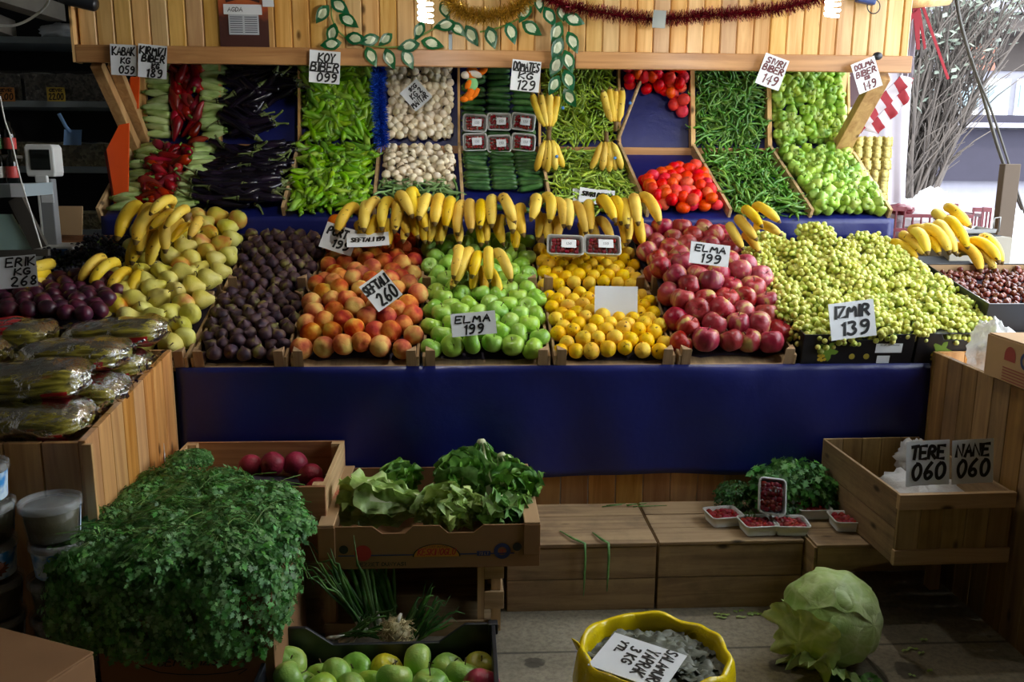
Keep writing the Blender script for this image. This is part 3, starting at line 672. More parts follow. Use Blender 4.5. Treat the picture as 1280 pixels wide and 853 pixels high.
# ================================================================== PRODUCE KINDS
def crn(p, k=4): return noise.noise(V(*p)*k)
def apple_var(mat, n=4, h=.92, sc=1):
    out = []
    for i in range(n):
        prof = []
        for j in range(15):
            t = j/14; a = PI*t
            r = math.sin(a)**.85*.5*(1+.06*math.sin(a*1.3-.6)); z = -math.cos(a)*.5*h
            if t > .72: z -= .16*((t-.72)/.28)**1.6
            if t < .2: z += .09*((.2-t)/.2)**1.6
            prof.append((max(r, .006), z))
        s = i*7.1
        def dfn(p, a, t, s=s): return p*(1+.05*crn((p.x+s, p.y, p.z), 2.2))*(1+.02*math.cos(5*a+s)*t)
        me = MB().lathe(prof, 20, 0, None, dfn).mesh('apple_skin', mat)
        st = MB().tube([(0, 0, .26), (.01, .01, .4), (.05, .02, .52)], [.022, .016, .024], 6).mesh('apple_stem', 'brown_stem')
        out.append((me, [('stem', st, Matrix())]))
    return out
def peach_var(mat, n=4):
    out = []
    for i in range(n):
        prof = [(max(.006, math.sin(PI*j/14)**.9*.5), -math.cos(PI*j/14)*.47-(.1*((j/14-.78)/.22)**2 if j/14 > .78 else 0)) for j in range(15)]
        s = i*5.3
        def dfn(p, a, t, s=s):
            d = abs((a+PI) % (2*PI)-PI); g = math.exp(-(d/.22)**2)*.09*math.sin(PI*t)
            return p*(1-g)*(1+.05*crn((p.x+s, p.y, p.z), 2))
        out.append((MB().lathe(prof, 26, 0, None, dfn).mesh('peach_skin', mat), []))
    return out
def ball_var(mat, n=3, elong=1, tip=0, amt=.05, dim=.05, seg=16, name='skin'):
    out = []
    for i in range(n):
        prof = []
        for j in range(13):
            a = PI*j/12; r = math.sin(a)**.95*.5; z = -math.cos(a)*.5*elong
            if tip and j < 3: z -= tip*(3-j)/3*.5; r *= .8
            if dim and j > 10: z -= dim*(j-10)/2
            prof.append((max(r, .006), z))
        s = i*3.7
        def dfn(p, a, t, s=s): return p*(1+amt*crn((p.x+s, p.y, p.z), 2.5))
        out.append((MB().lathe(prof, seg, 0, None, dfn).mesh(name, mat), []))
    return out
K = {}
K['redapple'] = Kind('red_apple', 'apple', apple_var('redapple', 5, 1.0))
K['greenapple'] = Kind('green_apple', 'apple', apple_var('greenapple', 5, .9))
K['trayapple'] = Kind('green_apple', 'apple', apple_var('darkapple', 5, .9))
K['peach'] = Kind('peach', 'peach', peach_var('peach', 5))
K['orange'] = Kind('orange', 'orange', ball_var('orange', 2, .97, 0, .02, .02))
K['lemon'] = Kind('lemon', 'lemon', ball_var('lemon', 4, 1.03, .06, .05, .02))
K['plum'] = Kind('plum', 'plum', ball_var('plum', 3, 1.12, 0, .04, .04))
K['tomato'] = Kind('tomato', 'tomato', ball_var('tomato', 3, .86, 0, .04, .06))
K['radish'] = Kind('beetroot', 'beetroot', ball_var('radish', 2, .95, .3, .06, 0))
v_ = []
for i in range(4):      # pears
    prof = [(.006, -.48), (.2, -.475), (.38, -.42), (.49, -.28), (.51, -.10), (.47, .06), (.38, .2), (.29, .33), (.23, .44), (.18, .52), (.10, .57), (.006, .58)]
    def dfn(p, a, t, s=i*4.1): return V(p.x+.12*max(0, p.z)*math.sin(s), p.y, p.z)*(1+.07*crn((p.x+s, p.y, p.z), 1.8))
    me = MB().lathe(prof, 18, 0, None, dfn).mesh('pear_skin', 'pear' if i < 3 else 'pear2')
    st = MB().tube([(.07*math.sin(i*4.1), 0, .54), (.1*math.sin(i*4.1), .02, .66), (.12, .06, .76)], [.022, .018, .026], 6).mesh('pear_stem', 'brown_stem'); v_.append((me, [('stem', st, Matrix())]))
K['pear'] = Kind('pear', 'pear', v_)
v_ = []
for i in range(4):      # figs
    prof = [(.006, -.44), (.16, -.44), (.34, -.38), (.47, -.22), (.5, -.04), (.44, .14), (.31, .27), (.2, .36), (.1, .45), (.07, .53), (.006, .54)]
    def dfn(p, a, t, s=i*4.1): return V(p.x+.15*max(0, p.z)**2*math.sin(s), p.y+.15*max(0, p.z)**2*math.cos(s), p.z)*(1+.06*crn((p.x+s, p.y, p.z), 2.2)+.015*math.cos(9*a)*math.sin(PI*t))
    v_.append((MB().lathe(prof, 22, 0, None, dfn).mesh('fig_skin', 'fig'), []))
K['fig'] = Kind('fig', 'fig', v_)
v_ = []
for i in range(3):      # mushrooms
    prof = [(.006, -.62), (.14, -.62), (.15, -.4), (.16, -.14), (.34, -.14), (.44, -.18), (.5, -.06), (.48, .1), (.4, .24), (.25, .34), (.1, .38), (.006, .39)]
    def dfn(p, a, t, s=i*4.1): return p*(1+.06*crn((p.x+s, p.y, p.z), 2.2))
    v_.append((MB().lathe(prof, 14, 0, None, dfn, lambda k: 1 if k == 3 else 0).mesh('mushroom_skin', ['mushroom', 'gill']), []))
K['mushroom'] = Kind('mushroom', 'mushroom', v_)
v_ = []
for i in range(4):      # small bell peppers
    prof = [(.006, -.44), (.12, -.47), (.3, -.46), (.42, -.34), (.46, -.12), (.5, .1), (.48, .28), (.38, .4), (.22, .41), (.1, .36), (.006, .35)]
    lob = 3+i % 2
    def dfn(p, a, t, s=i*4.1, lob=lob): return V(p.x, p.y, p.z)*(1+.07*crn((p.x+s, p.y, p.z), 2))*(1+.09*math.cos(lob*a+s)*(math.sin(PI*t)**.4))
    mb = MB().lathe(prof, 20, 0, None, dfn); mb.tube([(0, 0, .34), (.02, .02, .5), (.08, .05, .6)], [.06, .05, .07], 6, 1)
    v_.append((mb.mesh('bell_pepper_skin', ['bell', 'stem']), []))
K['bell'] = Kind('bell_pepper', 'bell pepper', v_)
def curvy(n, L, r, mat, prof, wig, seg=8, stem=.16, stemr=.25, stemmat='stem', name='skin', npt=9):
    out = []
    for i in range(n):
        s = i*9.7+L*100; pts = []; q = V(0, 0, 0); ang = ru(-.3, .3); bend = ru(-wig, wig); b2 = ru(-wig, wig)*.6
        for j in range(npt):
            pts.append(q.copy()); a = ang+bend*(j/npt-.5)*2+b2*math.sin(j*1.1); bz = .5*wig*math.sin(j*.8+s); q = q+V(math.cos(a), math.sin(a), .35*bz)*(L/(npt-1))
        ctr = sum(pts, V(0, 0, 0))/len(pts); pts = [p-ctr for p in pts]
        rr = [r*prof(j/(npt-1))*(1+.1*noise.noise(V(j*1.7, s, 0))) for j in range(npt)]
        mb = MB().tube(pts, rr, seg)
        if stem:
            d = (pts[0]-pts[1]).normalized(); side = V(-d.y, d.x, 0)
            mb.tube([pts[0]+d*-.002, pts[0]+d*L*stem*.5, pts[0]+d*L*stem+side*L*.05*(1 if i % 2 else -1)], [r*stemr*2.2, r*stemr, r*stemr*1.2], 6, 1)
        out.append((mb.mesh(name, [mat, stemmat]), []))
    return out
K['horn'] = Kind('horn_pepper', 'horn pepper', curvy(7, .115, .0175, 'horn', lambda t: (.75+.4*t if t < .3 else .9*(1-t)**.55+.1) if t > .02 else .6, .7, 8))
K['chilli'] = Kind('chilli_pepper', 'chilli pepper', curvy(7, .10, .0075, 'chilli', lambda t: max(.15, min(1, .7+t*2)*(1-t)**.5), .8, 6))
K['long'] = Kind('long_pepper', 'long green pepper', curvy(8, .135, .0078, 'long', lambda t: max(.15, min(1, .7+t*2)*(1-t)**.4), 1.25, 7))
K['redpepper'] = Kind('red_pepper', 'red pepper', curvy(5, .125, .027, 'redpepper', lambda t: (.6+2*t if t < .2 else max(.15, (1-t)**.6*1.12)), .5, 10, .18, .17))
K['zucchini'] = Kind('pale_squash', 'squash', curvy(5, .125, .021, 'zucchini', lambda t: min(1, .55+t*1.1)*(1 if t < .88 else .75), .12, 12, .1, .3))
K['cucumber'] = Kind('cucumber', 'cucumber', curvy(5, .12, .0155, 'cucumber', lambda t: min(1, .62+t*4) if t < .5 else min(1, .55+(1-t)*4), .14, 10, .04, .2))
K['bean'] = Kind('green_bean', 'green bean', curvy(5, .11, .0055, 'bean', lambda t: max(.25, min(1, t*6+.3, (1-t)*6+.3)), .4, 6, 0))
v_ = []
for (me, _) in curvy(5, .21, .0215, 'eggplant', lambda t: min(1, .6+t*1.2)*(1 if t < .85 else .8), .5, 12, 0, name='eggplant_skin', npt=11):
    p0 = Vector(me.vertices[0].co); c0 = sum((Vector(v.co) for v in me.vertices[:12]), V(0, 0, 0))/12; c1 = sum((Vector(v.co) for v in me.vertices[24:36]), V(0, 0, 0))/12
    d = (c0-c1).normalized(); sd = V(-d.y, d.x, .3)
    st = MB().tube([c0-d*.022, c0-d*.008, c0+d*.004, c0+d*.02, c0+d*.045+sd*.008, c0+d*.062+sd*.016], [.0135, .0155, .011, .0055, .0045, .0055], 8).mesh('calyx', 'calyx')
    v_.append((me, [('stalk', st, Matrix())]))
K['eggplant'] = Kind('eggplant', 'eggplant', v_)
v_ = []
for i in range(3):
    prof = [(.004, -.42), (.3, -.38), (.48, -.2), (.5, 0), (.42, .22), (.25, .38), (.08, .48), (.004, .52)]
    v_.append((MB().lathe(prof, 12, 0, SCL(1, .72, .9), None, lambda k: 1 if k < 1 else 0).mesh('chestnut_shell', ['chestnut', plain('pale chestnut base', '#a8835c', .6)]), []))
K['chestnut'] = Kind('chestnut', 'chestnut', v_)
# ------------------------------------------------------------------ sloping bins
class Bin:
    def __init__(s, x0, x1, y0, z0, y1, z1):
        s.x0, s.x1 = x0, x1; s.o = V(0, y0, z0); e = V(0, y1-y0, z1-z0); s.L = e.length; s.v = e.normalized(); s.n = V(1, 0, 0).cross(s.v).normalized(); s.w = x1-x0
        s.R = Matrix((V(1, 0, 0), s.v, s.n)).transposed().to_4x4()
    def p(s, u, v, n): return V(s.x0+u, 0, 0)+s.o+s.v*v+s.n*n
    def fr(s, u, v, n): return T(s.p(u, v, n)) @ s.R
def midbin(i0, i1=None, pad=.012):
    i1 = i0+1 if i1 is None else i1
    return (XF[i0]+pad, XF[i1]-pad, XS[i0]+pad, XS[i1]-pad)
class Skew(Bin):
    """shelf compartment whose dividers are not quite parallel"""
    def __init__(s, i0, i1=None, top=False, pad=.014):
        i1 = i0+1 if i1 is None else i1
        if top:
            Bin.__init__(s, XS[i0]+pad, XS[i1]-pad, 4.612, 1.578, 4.718, 2.005); s.dx0 = s.dx1 = 0
        else:
            Bin.__init__(s, XF[i0]+pad, XF[i1]-pad, 4.115, 1.248, 4.59, 1.54); s.dx0 = XS[i0]-XF[i0]; s.dx1 = XS[i1]-XF[i1]
    def p(s, u, v, n):
        f = v/s.L; a = s.x0+s.dx0*f; b = s.x1+s.dx1*f; x = a+(b-a)*u/s.w
        return V(x, 0, 0)+s.o+s.v*v+s.n*n
def spread(n, w, l, mar, tries=12):
    pts = []
    for _ in range(n):
        best = None
        for _ in range(tries):
            q = (ru(mar, w-mar), ru(mar, l-mar)); d = min(((q[0]-a)**2+(q[1]-b)**2 for a, b in pts), default=9)
            if best is None or d > best[0]: best = (d, q)
        pts.append(best[1])
    return pts
def heap(kind, b, n, size, lo, hi, label, group, orient, mask=None, mar=.03, under=0, undermat=None):
    pts = spread(n, b.w, b.L, mar)
    k = K[kind]; made = []
    for i, (u, v) in enumerate(pts):
        if mask and not mask(u/b.w, v/b.L): continue
        Mx = b.fr(u, v, ru(lo, hi)) @ orient() @ SCL(size*ru(.9, 1.1))
        o = k.place(Mx, label, group); made.append(o)
    return made
def heap_rest(kind, b, n, size, lo, hi, name, label, cat, mats, orient, mask=None, mar=.02):
    """what lies beneath the pieces one can single out: one object"""
    mb = MB()
    for (u, v) in spread(n, b.w, b.L, mar, 4):
        if mask and not mask(u/b.w, v/b.L): continue
        me = R_.choice(K[kind].var)[0]; Mx = b.fr(u, v, ru(lo, hi)) @ orient() @ SCL(size*ru(.9, 1.1))
        mb.add([p.co for p in me.vertices], [tuple(f.vertices) for f in me.polygons], 0, Mx)
        mb.m[-len(me.polygons):] = [f.material_index for f in me.polygons]
    o = mb.build(name, mats, None, True); return tag(o, label, cat, None, 'stuff')
lie = lambda: RZ(ru(0, 360)) @ RX(ru(-25, 25)) @ RY(ru(-18, 18)) @ RX(ru(0, 360))
# lengths: kinds are in metres when tubular, in diameters when round
ub, lb = Skew(1, top=True), Skew(1)
heap('horn', ub, 150, 1, .028, .05, 'light green horn pepper in the upper tray behind the KOY BIBER card', 'horn peppers in the upper tray', lie)
heap('horn', lb, 150, 1, .03, .055, 'light green horn pepper in the lower tray beside the eggplants', 'horn peppers in the lower tray', lie)
for b_, w_ in ((ub, 'upper'), (lb, 'lower')): heap_rest('horn', b_, 130, 1, .006, .026, 'horn_peppers', 'mass of light green horn peppers beneath the topmost ones, %s tray' % w_, 'horn pepper', ['horn', 'stem'], lie)
ub, lb = Skew(4, top=True), Skew(4)
heap('chilli', ub, 165, 1, .022, .042, 'thin yellow-green chilli pepper in the upper tray among the hanging bananas', 'chilli peppers in the upper tray', lie)
heap('chilli', lb, 135, 1, .024, .044, 'thin yellow-green chilli pepper in the lower tray under the stacked cards', 'chilli peppers in the lower tray', lie)
for b_, w_ in ((ub, 'upper'), (lb, 'lower')): heap_rest('chilli', b_, 330, 1, .004, .022, 'chilli_peppers', 'mass of thin chilli peppers beneath the topmost ones, %s tray' % w_, 'chilli pepper', ['chilli', 'stem'], lie)
ub, lb = Skew(6, top=True), Skew(6)
heap('long', ub, 150, 1, .022, .05, 'curly dark green long pepper in the upper tray right of the tomatoes', 'long peppers in the upper tray', lie, mar=.02)
heap('long', lb, 150, 1, .024, .055, 'curly dark green long pepper in the lower tray right of the tomatoes', 'long peppers in the lower tray', lie, mar=.02)
for b_, w_ in ((ub, 'upper'), (lb, 'lower')): heap_rest('long', b_, 200, 1, .004, .022, 'long_peppers', 'mass of curly long peppers beneath the topmost ones, %s tray' % w_, 'long green pepper', ['long', 'stem'], lie)
ub, lb = Skew(7, top=True), Skew(7)
for lo_, n_ in ((.024, 74), (.052, 70)): heap('bell', ub, n_, .056, lo_, lo_+.008, 'small green bell pepper in the upper tray at the right end', 'bell peppers in the upper tray', lambda: tilt(80), mar=.024)
for lo_, n_ in ((.024, 84), (.052, 78)): heap('bell', lb, n_, .057, lo_, lo_+.008, 'small green bell pepper in the lower tray at the right end', 'bell peppers in the lower tray', lambda: tilt(80), mar=.024)
# mushrooms, with green beans in front of the lower ones
ub, lb = Skew(2, top=True), Skew(2)
for lo_, n_ in ((.022, 105), (.048, 95)): heap('mushroom', ub, n_, .046, lo_, lo_+.008, 'white mushroom in the upper tray behind the tilted MANTAR card', 'mushrooms in the upper tray', lambda: tilt(75), mask=lambda u, v: v > .04)
for lo_, n_ in ((.022, 110), (.048, 95)): heap('mushroom', lb, n_, .046, lo_, lo_+.008, 'white mushroom in the lower tray behind the green beans', 'mushrooms in the lower tray', lambda: tilt(75), mask=lambda u, v: v > .38)
heap('bean', lb, 240, 1, .02, .05, 'flat green bean heaped in front of the lower mushrooms', 'green beans', lie, mask=lambda u, v: v < .42, mar=.015)
# cucumbers in stacked columns, punnets between
ub, lb = Skew(3, top=True), Skew(3)
colname = ['left', 'middle', 'right']
for c in range(3):
    top = 12 if c == 1 else 11 if c == 0 else 10
    for r in range(top):
        K['cucumber'].place(ub.fr(.062+c*.127+ru(-.005, .005), .02+r*.0325, .022+ru(0, .006)) @ RZ(ru(-4, 4)+(180 if rnd() < .3 else 0)) @ RX(ru(0, 360)), 'dark cucumber, %s column of the upper tray, %s from the bottom' % (colname[c], od(r)), 'cucumbers in the upper tray')
    for r in range(11):
        K['cucumber'].place(lb.fr(.066+c*.127+ru(-.005, .005), .20+r*.0325, .022+ru(0, .008)) @ RZ(ru(-6, 6)) @ RX(ru(0, 360)), 'dark cucumber in the %s column of the lower tray, %s from the front' % (colname[c], od(r)), 'cucumbers in the lower tray')
for u, v, a, l in ((.12, .05, -8, 'dark cucumber lying alone at the front left of the blue cucumber tray'), (.34, .12, 35, 'dark cucumber lying apart across the right of the blue cucumber tray'), (.365, .07, -60, 'dark cucumber end standing out at the front right of the blue cucumber tray'), (.24, .02, -4, 'dark cucumber lying behind the bananas at the front of the blue tray'), (.385, .3, 80, 'dark cucumber wedged along the divider beside the chilli peppers')):
    K['cucumber'].place(lb.fr(u, v, .02) @ RZ(a), l, 'stray cucumbers')
def punnet(Mx, label, w=.115, l=.082, h=.03, fill='berry', sticker=True, group='wrapped punnets of red fruit', n=(8, 6), fs=.017):
    o = thing('fruit_punnet', label, 'punnet', Mx, group)
    mb = MB()
    def ring(sx, sy, z, r):
        out = []
        for cx, cy, a0 in ((1, 1, 0), (-1, 1, 90), (-1, -1, 180), (1, -1, 270)):
            for q in range(4):
                a = rad(a0+q*30); out.append((cx*(sx-r)+r*math.cos(a), cy*(sy-r)+r*math.sin(a), z))
        return out
    rings = [ring(w*.42, l*.42, 0, .01), ring(w*.5, l*.5, h, .014), ring(w*.5+.005, l*.5+.005, h, .016), ring(w*.5+.004, l*.5+.004, h-.003, .016), ring(w*.43, l*.43, .0-.001, .01)]
    rings = [ring(w*.44, l*.42, .002, .01), ring(w*.485, l*.48, h-.001, .013), ring(w*.5+.004, l*.5+.004, h, .016), ring(w*.5+.004, l*.5+.004, h-.004, .016), ring(w*.5, l*.495, h-.005, .014), ring(w*.44, l*.43, 0, .01)]
    vs = [p for r in rings for p in r]; nn = 16
    fc = [(i*nn+k, i*nn+(k+1) % nn, (i+1)*nn+(k+1) % nn, (i+1)*nn+k) for i in range(5) for k in range(nn)]+[tuple(range(nn)), tuple(reversed(range(5*nn, 6*nn)))]
    mb.add(vs, fc); mb.build('tray', 'foam', o, True)
    me = BERRY; nx, ny = n
    for i in range(nx):
        for j in range(ny):
            MXb = T(((i-(nx-1)/2)*w*.78/nx+ru(-.004, .004), (j-(ny-1)/2)*l*.76/ny+ru(-.004, .004), h*.58+ru(-.004, .006))) @ rrot() @ SCL(fs*ru(.9, 1.15))
            obj('berry', me, o, MXb)
    def fn(u, v): return V((u-.5)*(w+.004), (v-.5)*(l+.004), h+.0035+.0025*noise.noise(V(u*5, v*5, w*9+Mx.translation.x*7)))
    MB().grid(fn, 8, 6).build('clear_wrap', 'wrap', o, True)
    if sticker: MB().box((w*.09, 0, h+.0075), (w*.42, l*.45, .0006)).build('price_sticker', 'paper', o); writing(o, [('1.50', 0, 0, .012)], .0016, 0, 'greyink', 'sticker_print', T((w*.09, 0, h+.0082)) @ RX(-90))
    return o
BERRY = MB().lathe([(.02, -.5), (.28, -.42), (.46, -.2), (.5, .05), (.38, .34), (.18, .48), (.02, .5)], 10).mesh('berry_skin', 'berry')
for r, (v, nm) in enumerate(((.098, 'upper'), (-.006, 'lower'))):
    for c in range(3):
        punnet(ub.fr(.066+c*.122, v-(0.008 if c == r else 0), .052) @ RZ(ru(-3, 3)-(4 if c == 2 else 0)), 'wrapped punnet of red fruit on the cucumbers, %s of the %s row' % (colname[c], nm), n=(6, 4), fs=.016)
# tomatoes
ub, lb = Skew(5, top=True), Skew(5)
for lo_, n_ in ((.03, 62), (.065, 40)): heap('tomato', ub, n_, .062, lo_, lo_+.006, 'red tomato piled in the top corner of the half-empty upper tray', 'tomatoes in the upper tray', lambda: tilt(90), mask=lambda u, v: v > .68-.08*u-max(0, u-.6)*.85, mar=.03)
for lo_, n_ in ((.03, 74), (.068, 62)): heap('tomato', lb, n_, .064, lo_, lo_+.006, 'red tomato in the lower tray beneath the empty blue tarpaulin', 'tomatoes in the lower tray', lambda: tilt(90), mask=lambda u, v: v < .46+.3*u, mar=.03)
# pale squash, red peppers and eggplants share the left compartment
ub, lb = Skew(0, 1, top=True), Skew(0, 1)
for c, (u, nm) in enumerate(((.085, 'far left column'), (.355, 'column right of the red peppers'))):
    for r in range(12):
        K['zucchini'].place(ub.fr(u+ru(-.008, .008), .035+r*.034, .026) @ RZ(ru(-8, 8)+(180 if c == 1 else 0)) @ RX(ru(0, 360)), 'pale squash, upper tray, %s, %s from the bottom' % (nm, od(r)), 'pale squash in the upper tray')
heap('redpepper', ub, 40, 1, .03, .05, 'red pepper in the upper tray between two columns of pale squash', 'red peppers in the upper tray', lambda: RZ(ru(55, 125)+(180 if rnd() < .5 else 0)) @ RX(ru(0, 360)), mask=lambda u, v: .21 < u < .385, mar=.05)
heap('redpepper', ub, 120, 1, .02, .04, 'red pepper in the upper tray between two columns of pale squash', 'red peppers in the upper tray', lambda: RZ(ru(50, 130)+(180 if rnd() < .5 else 0)) @ RX(ru(0, 360)), mask=lambda u, v: .20 < u < .37 and .1 < v < .95, mar=.05)
K['redpepper'].place(ub.fr(.29, .0, .03) @ RZ(8), 'red pepper lying flat on the shelf rail below the upper red peppers')
heap('eggplant', ub, 150, 1, .025, .05, 'long dark eggplant in the upper tray between pale squash and horn peppers', 'eggplants in the upper tray', lambda: RZ(ru(-40, 40)+(180 if rnd() < .6 else 0)) @ RX(ru(0, 360)), mask=lambda u, v: .60 < u < .92 and v > .12 and not (v < .5 and .74 < u) and not (.5 < v < .62 and .66 < u < .76), mar=.06)
for c, (u, nm) in enumerate(((.075, 'far left column'), (.345, 'column beside the eggplants'))):
    for r in range(14):
        K['zucchini'].place(lb.fr(u+ru(-.01, .01), .02+r*.0395, .03+ru(0, .01)) @ RZ(ru(-22, 4) if c == 0 else ru(5, 30)+180) @ RX(ru(0, 360)), 'pale squash, lower tray, %s, %s from the front' % (nm, od(r)), 'pale squash in the lower tray')
heap('redpepper', lb, 300, 1, .025, .06, 'red pepper in the lower tray between two columns of pale squash', 'red peppers in the lower tray', lambda: RZ(ru(0, 360)) @ RX(ru(0, 360)) @ RY(ru(-30, 30)), mask=lambda u, v: .185 < u < .35 and .06 < v, mar=.04)
heap('eggplant', lb, 210, 1, .02, .065, 'long dark eggplant in the lower tray behind the blue strip', 'eggplants in the lower tray', lambda: RZ(ru(-22, 22)+(180 if rnd() < .5 else 0)) @ RX(ru(0, 360)), mask=lambda u, v: .58 < u < .9 and v < .97, mar=.04)
# ================================================================== FRUIT CRATES ON THE LOWER SHELF
SL = math.atan2(.325, .96)
def fcrate(x0, x1, y0, z0, ln, label, h=.055, posts=True, liner=True, front=True, ph=.085):
    r = thing('fruit_crate', label, 'crate', T((x0, y0, z0)) @ Matrix.Rotation(SL, 4, 'X'), 'wooden fruit crates')
    w = x1-x0; g = .006
    wbox(MB(), g+.012, w-g-.012, .012, ln-.012, .004, .012).build('bottom_board', 'old_y', r)
    for x in (g, w-g-.010): wbox(MB(), x, x+.010, .0, ln, .004, .004+h).build('side_board', 'crate_y', r, bevel=.0015)
    if front: wbox(MB(), g+.012, w-g-.012, 0, .009, .002, .018).build('front_board', 'crate', r, bevel=.0015)
    wbox(MB(), g+.012, w-g-.012, ln-.009, ln, .004, h).build('back_board', 'crate', r, bevel=.0015)
    if posts:
        for (x, s) in ((g+.011, 1), (w-g-.011, -1)):
            for (y, q) in ((-.001, 1), (ln+.001, -1)):
                MB().prism([(x, y), (x+s*.036, y), (x, y+q*.036)] if s*q > 0 else [(x, y), (x, y+q*.036), (x+s*.036, y)], .003, ph).build('corner_post', 'post', r, bevel=.0015)
    return r
GX = [-1.45, -.975, -.625, -.155, .32, .778, 1.23]
names = ['pears', 'figs', 'peaches', 'green apples', 'lemons', 'red apples']
BX = [-1.45, -.965, -.62, -.185, .315, .765, 1.23]
for i, nm in enumerate(names):
    fcrate(GX[i], GX[i+1], 3.118, .752, .47, 'wooden crate of %s in the front row on the blue tarpaulin edge' % nm)
    fcrate(BX[i], BX[i+1], 3.612, .918, .43, 'wooden crate holding the rear %s, behind the front crate of them' % nm, ph=.12)
def rows(kind, x0, x1, pts, d, nm, where, group, orient, sp=.86, crown=.0, jit=.08, flat=1.0, size=None, fill=None, xs=1.0, skip=None):
    pts = [Vector((0, y, z)) for y, z in pts]
    cum = [0]
    for a, b in zip(pts, pts[1:]): cum.append(cum[-1]+(b-a).length)
    nr = max(1, int(cum[-1]/(d*sp))+1); dx = d*xs; made = []
    for r in range(nr):
        t = min(cum[-1], r*d*sp)
        i = 0
        while i < len(pts)-2 and t > cum[i+1]: i += 1
        f = (t-cum[i])/(cum[i+1]-cum[i]); p = pts[i].lerp(pts[i+1], f)
        n = max(1, round((x1-x0)/dx)); dd = (x1-x0)/n
        for c in range(n):
            x = x0+dd*(c+.5)+dd*(.23 if r % 2 else -.23); e = (x-x0)/(x1-x0)
            if skip and skip(x, p.y): continue
            z = p.z+crown*math.sin(PI*e)+ru(-jit, jit)*d; q = V(x+ru(-jit, jit)*d, p.y+ru(-jit, jit)*d*.8, z)
            k = K[kind] if not callable(kind) else kind()
            o = k.place(T(q) @ orient() @ SCL((size or d)*ru(.93, 1.06)), '%s %s, %s row up, %s from the left' % (nm, where, od(r), od(c)), group); made.append(o)
    return made
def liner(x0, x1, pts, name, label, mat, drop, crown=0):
    """an added dark sheet that colours the gaps between the pieces as shade"""
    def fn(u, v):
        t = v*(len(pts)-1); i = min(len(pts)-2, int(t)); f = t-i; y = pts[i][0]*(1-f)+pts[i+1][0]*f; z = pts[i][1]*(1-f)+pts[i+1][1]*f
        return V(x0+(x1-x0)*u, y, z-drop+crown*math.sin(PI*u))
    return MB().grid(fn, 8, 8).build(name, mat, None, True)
up = lambda: tilt(50)
anyr = lambda: rrot()
def both(kind, i, d, nm, plural, orient, fz, bz, crown, sp=.86, jit=.08, xs=1.0, skipb=None, skipf=None, inset=.0):
    a, b = GX[i]+.014, GX[i+1]-.014; f = [(3.118+d*.55, .776+d*.5), (3.20+d*.4, .83+d*.5), (3.57, fz+.02)]
    rows(kind, a, b, f, d, nm, 'in the front crate', '%s in the front crate' % plural, orient, sp, crown, jit, xs=xs, skip=skipf)
    fb = [(3.625+d*.5, .955+d*.5+max(0, fz-1.02)*.6), (4.03, bz+.02)]
    rows(kind, BX[i]+.012, BX[i+1]-.012, fb, d, nm, 'in the rear crate', '%s in the rear crate' % plural, orient, sp, crown, jit, xs=xs, skip=skipb)
    for (pp, aa, bb, wh) in ((f, a, b, 'front'), (fb, BX[i]+.012, BX[i+1]-.012, 'rear')):
        o = liner(aa, bb, pp, 'shading_sheet', '', 'shading', d*.62, crown*.8); tag(o, 'added dark sheet shading the gaps beneath the %s in the %s crate' % (plural, wh), 'packing paper')  # added sheet, dark so the gaps between fruit look shaded
M['shading'] = plain('dark violet packing paper', '#2a2030', .8)  # dark colour of the added sheets, stands in for shade between produce
both('fig', 1, .056, 'dark fig', 'figs', lambda: tilt(85), 0.950, 1.16, .012, jit=.14)
both('peach', 2, .080, 'blushed peach', 'peaches', anyr, 0.995, 1.12, .03, skipb=lambda x, y: y > 3.90, jit=.13)
both('greenapple', 3, .080, 'green apple', 'green apples', lambda: tilt(85), 0.965, 1.14, .022, skipb=lambda x, y: y > 3.99, jit=.1)
both('lemon', 4, .060, 'yellow lemon', 'lemons', anyr, 0.950, 1.13, .015, skipb=lambda x, y: y > 3.95, jit=.1)
both('redapple', 5, .094, 'red apple', 'red apples', lambda: tilt(80), 1.075, 1.21, .035, jit=.14, sp=.78, skipb=lambda x, y: y > 3.99)
lay = lambda: RZ(ru(-50, 80)+180) @ RX(ru(75, 100)) @ RZ(ru(0, 360))
pl = lambda: RZ(ru(10, 190)) @ RX(ru(55, 100)) @ RZ(ru(0, 360))
both('pear', 0, .084, 'yellow-green pear', 'pears', pl, 1.02, 1.20, .035, sp=.72, xs=1.06, jit=.12)
rows('orange', BX[2]+.03, BX[3]-.03, [(3.93, 1.12), (4.03, 1.17)], .08, 'orange', 'behind the peaches', 'oranges behind the peaches', anyr, .8)
rows('orange', BX[2]+.02, BX[3]-.02, [(3.885, 1.06), (3.96, 1.08)], .08, 'orange', 'under the bananas', 'oranges under the bananas', anyr, .9)
for (px, py, l) in ((409, 246, 'orange standing at the left end of the banana row'), (648, 274, '')):
    if l: K['orange'].place(T(atY(421, 279, 4.0)) @ SCL(.085), l)
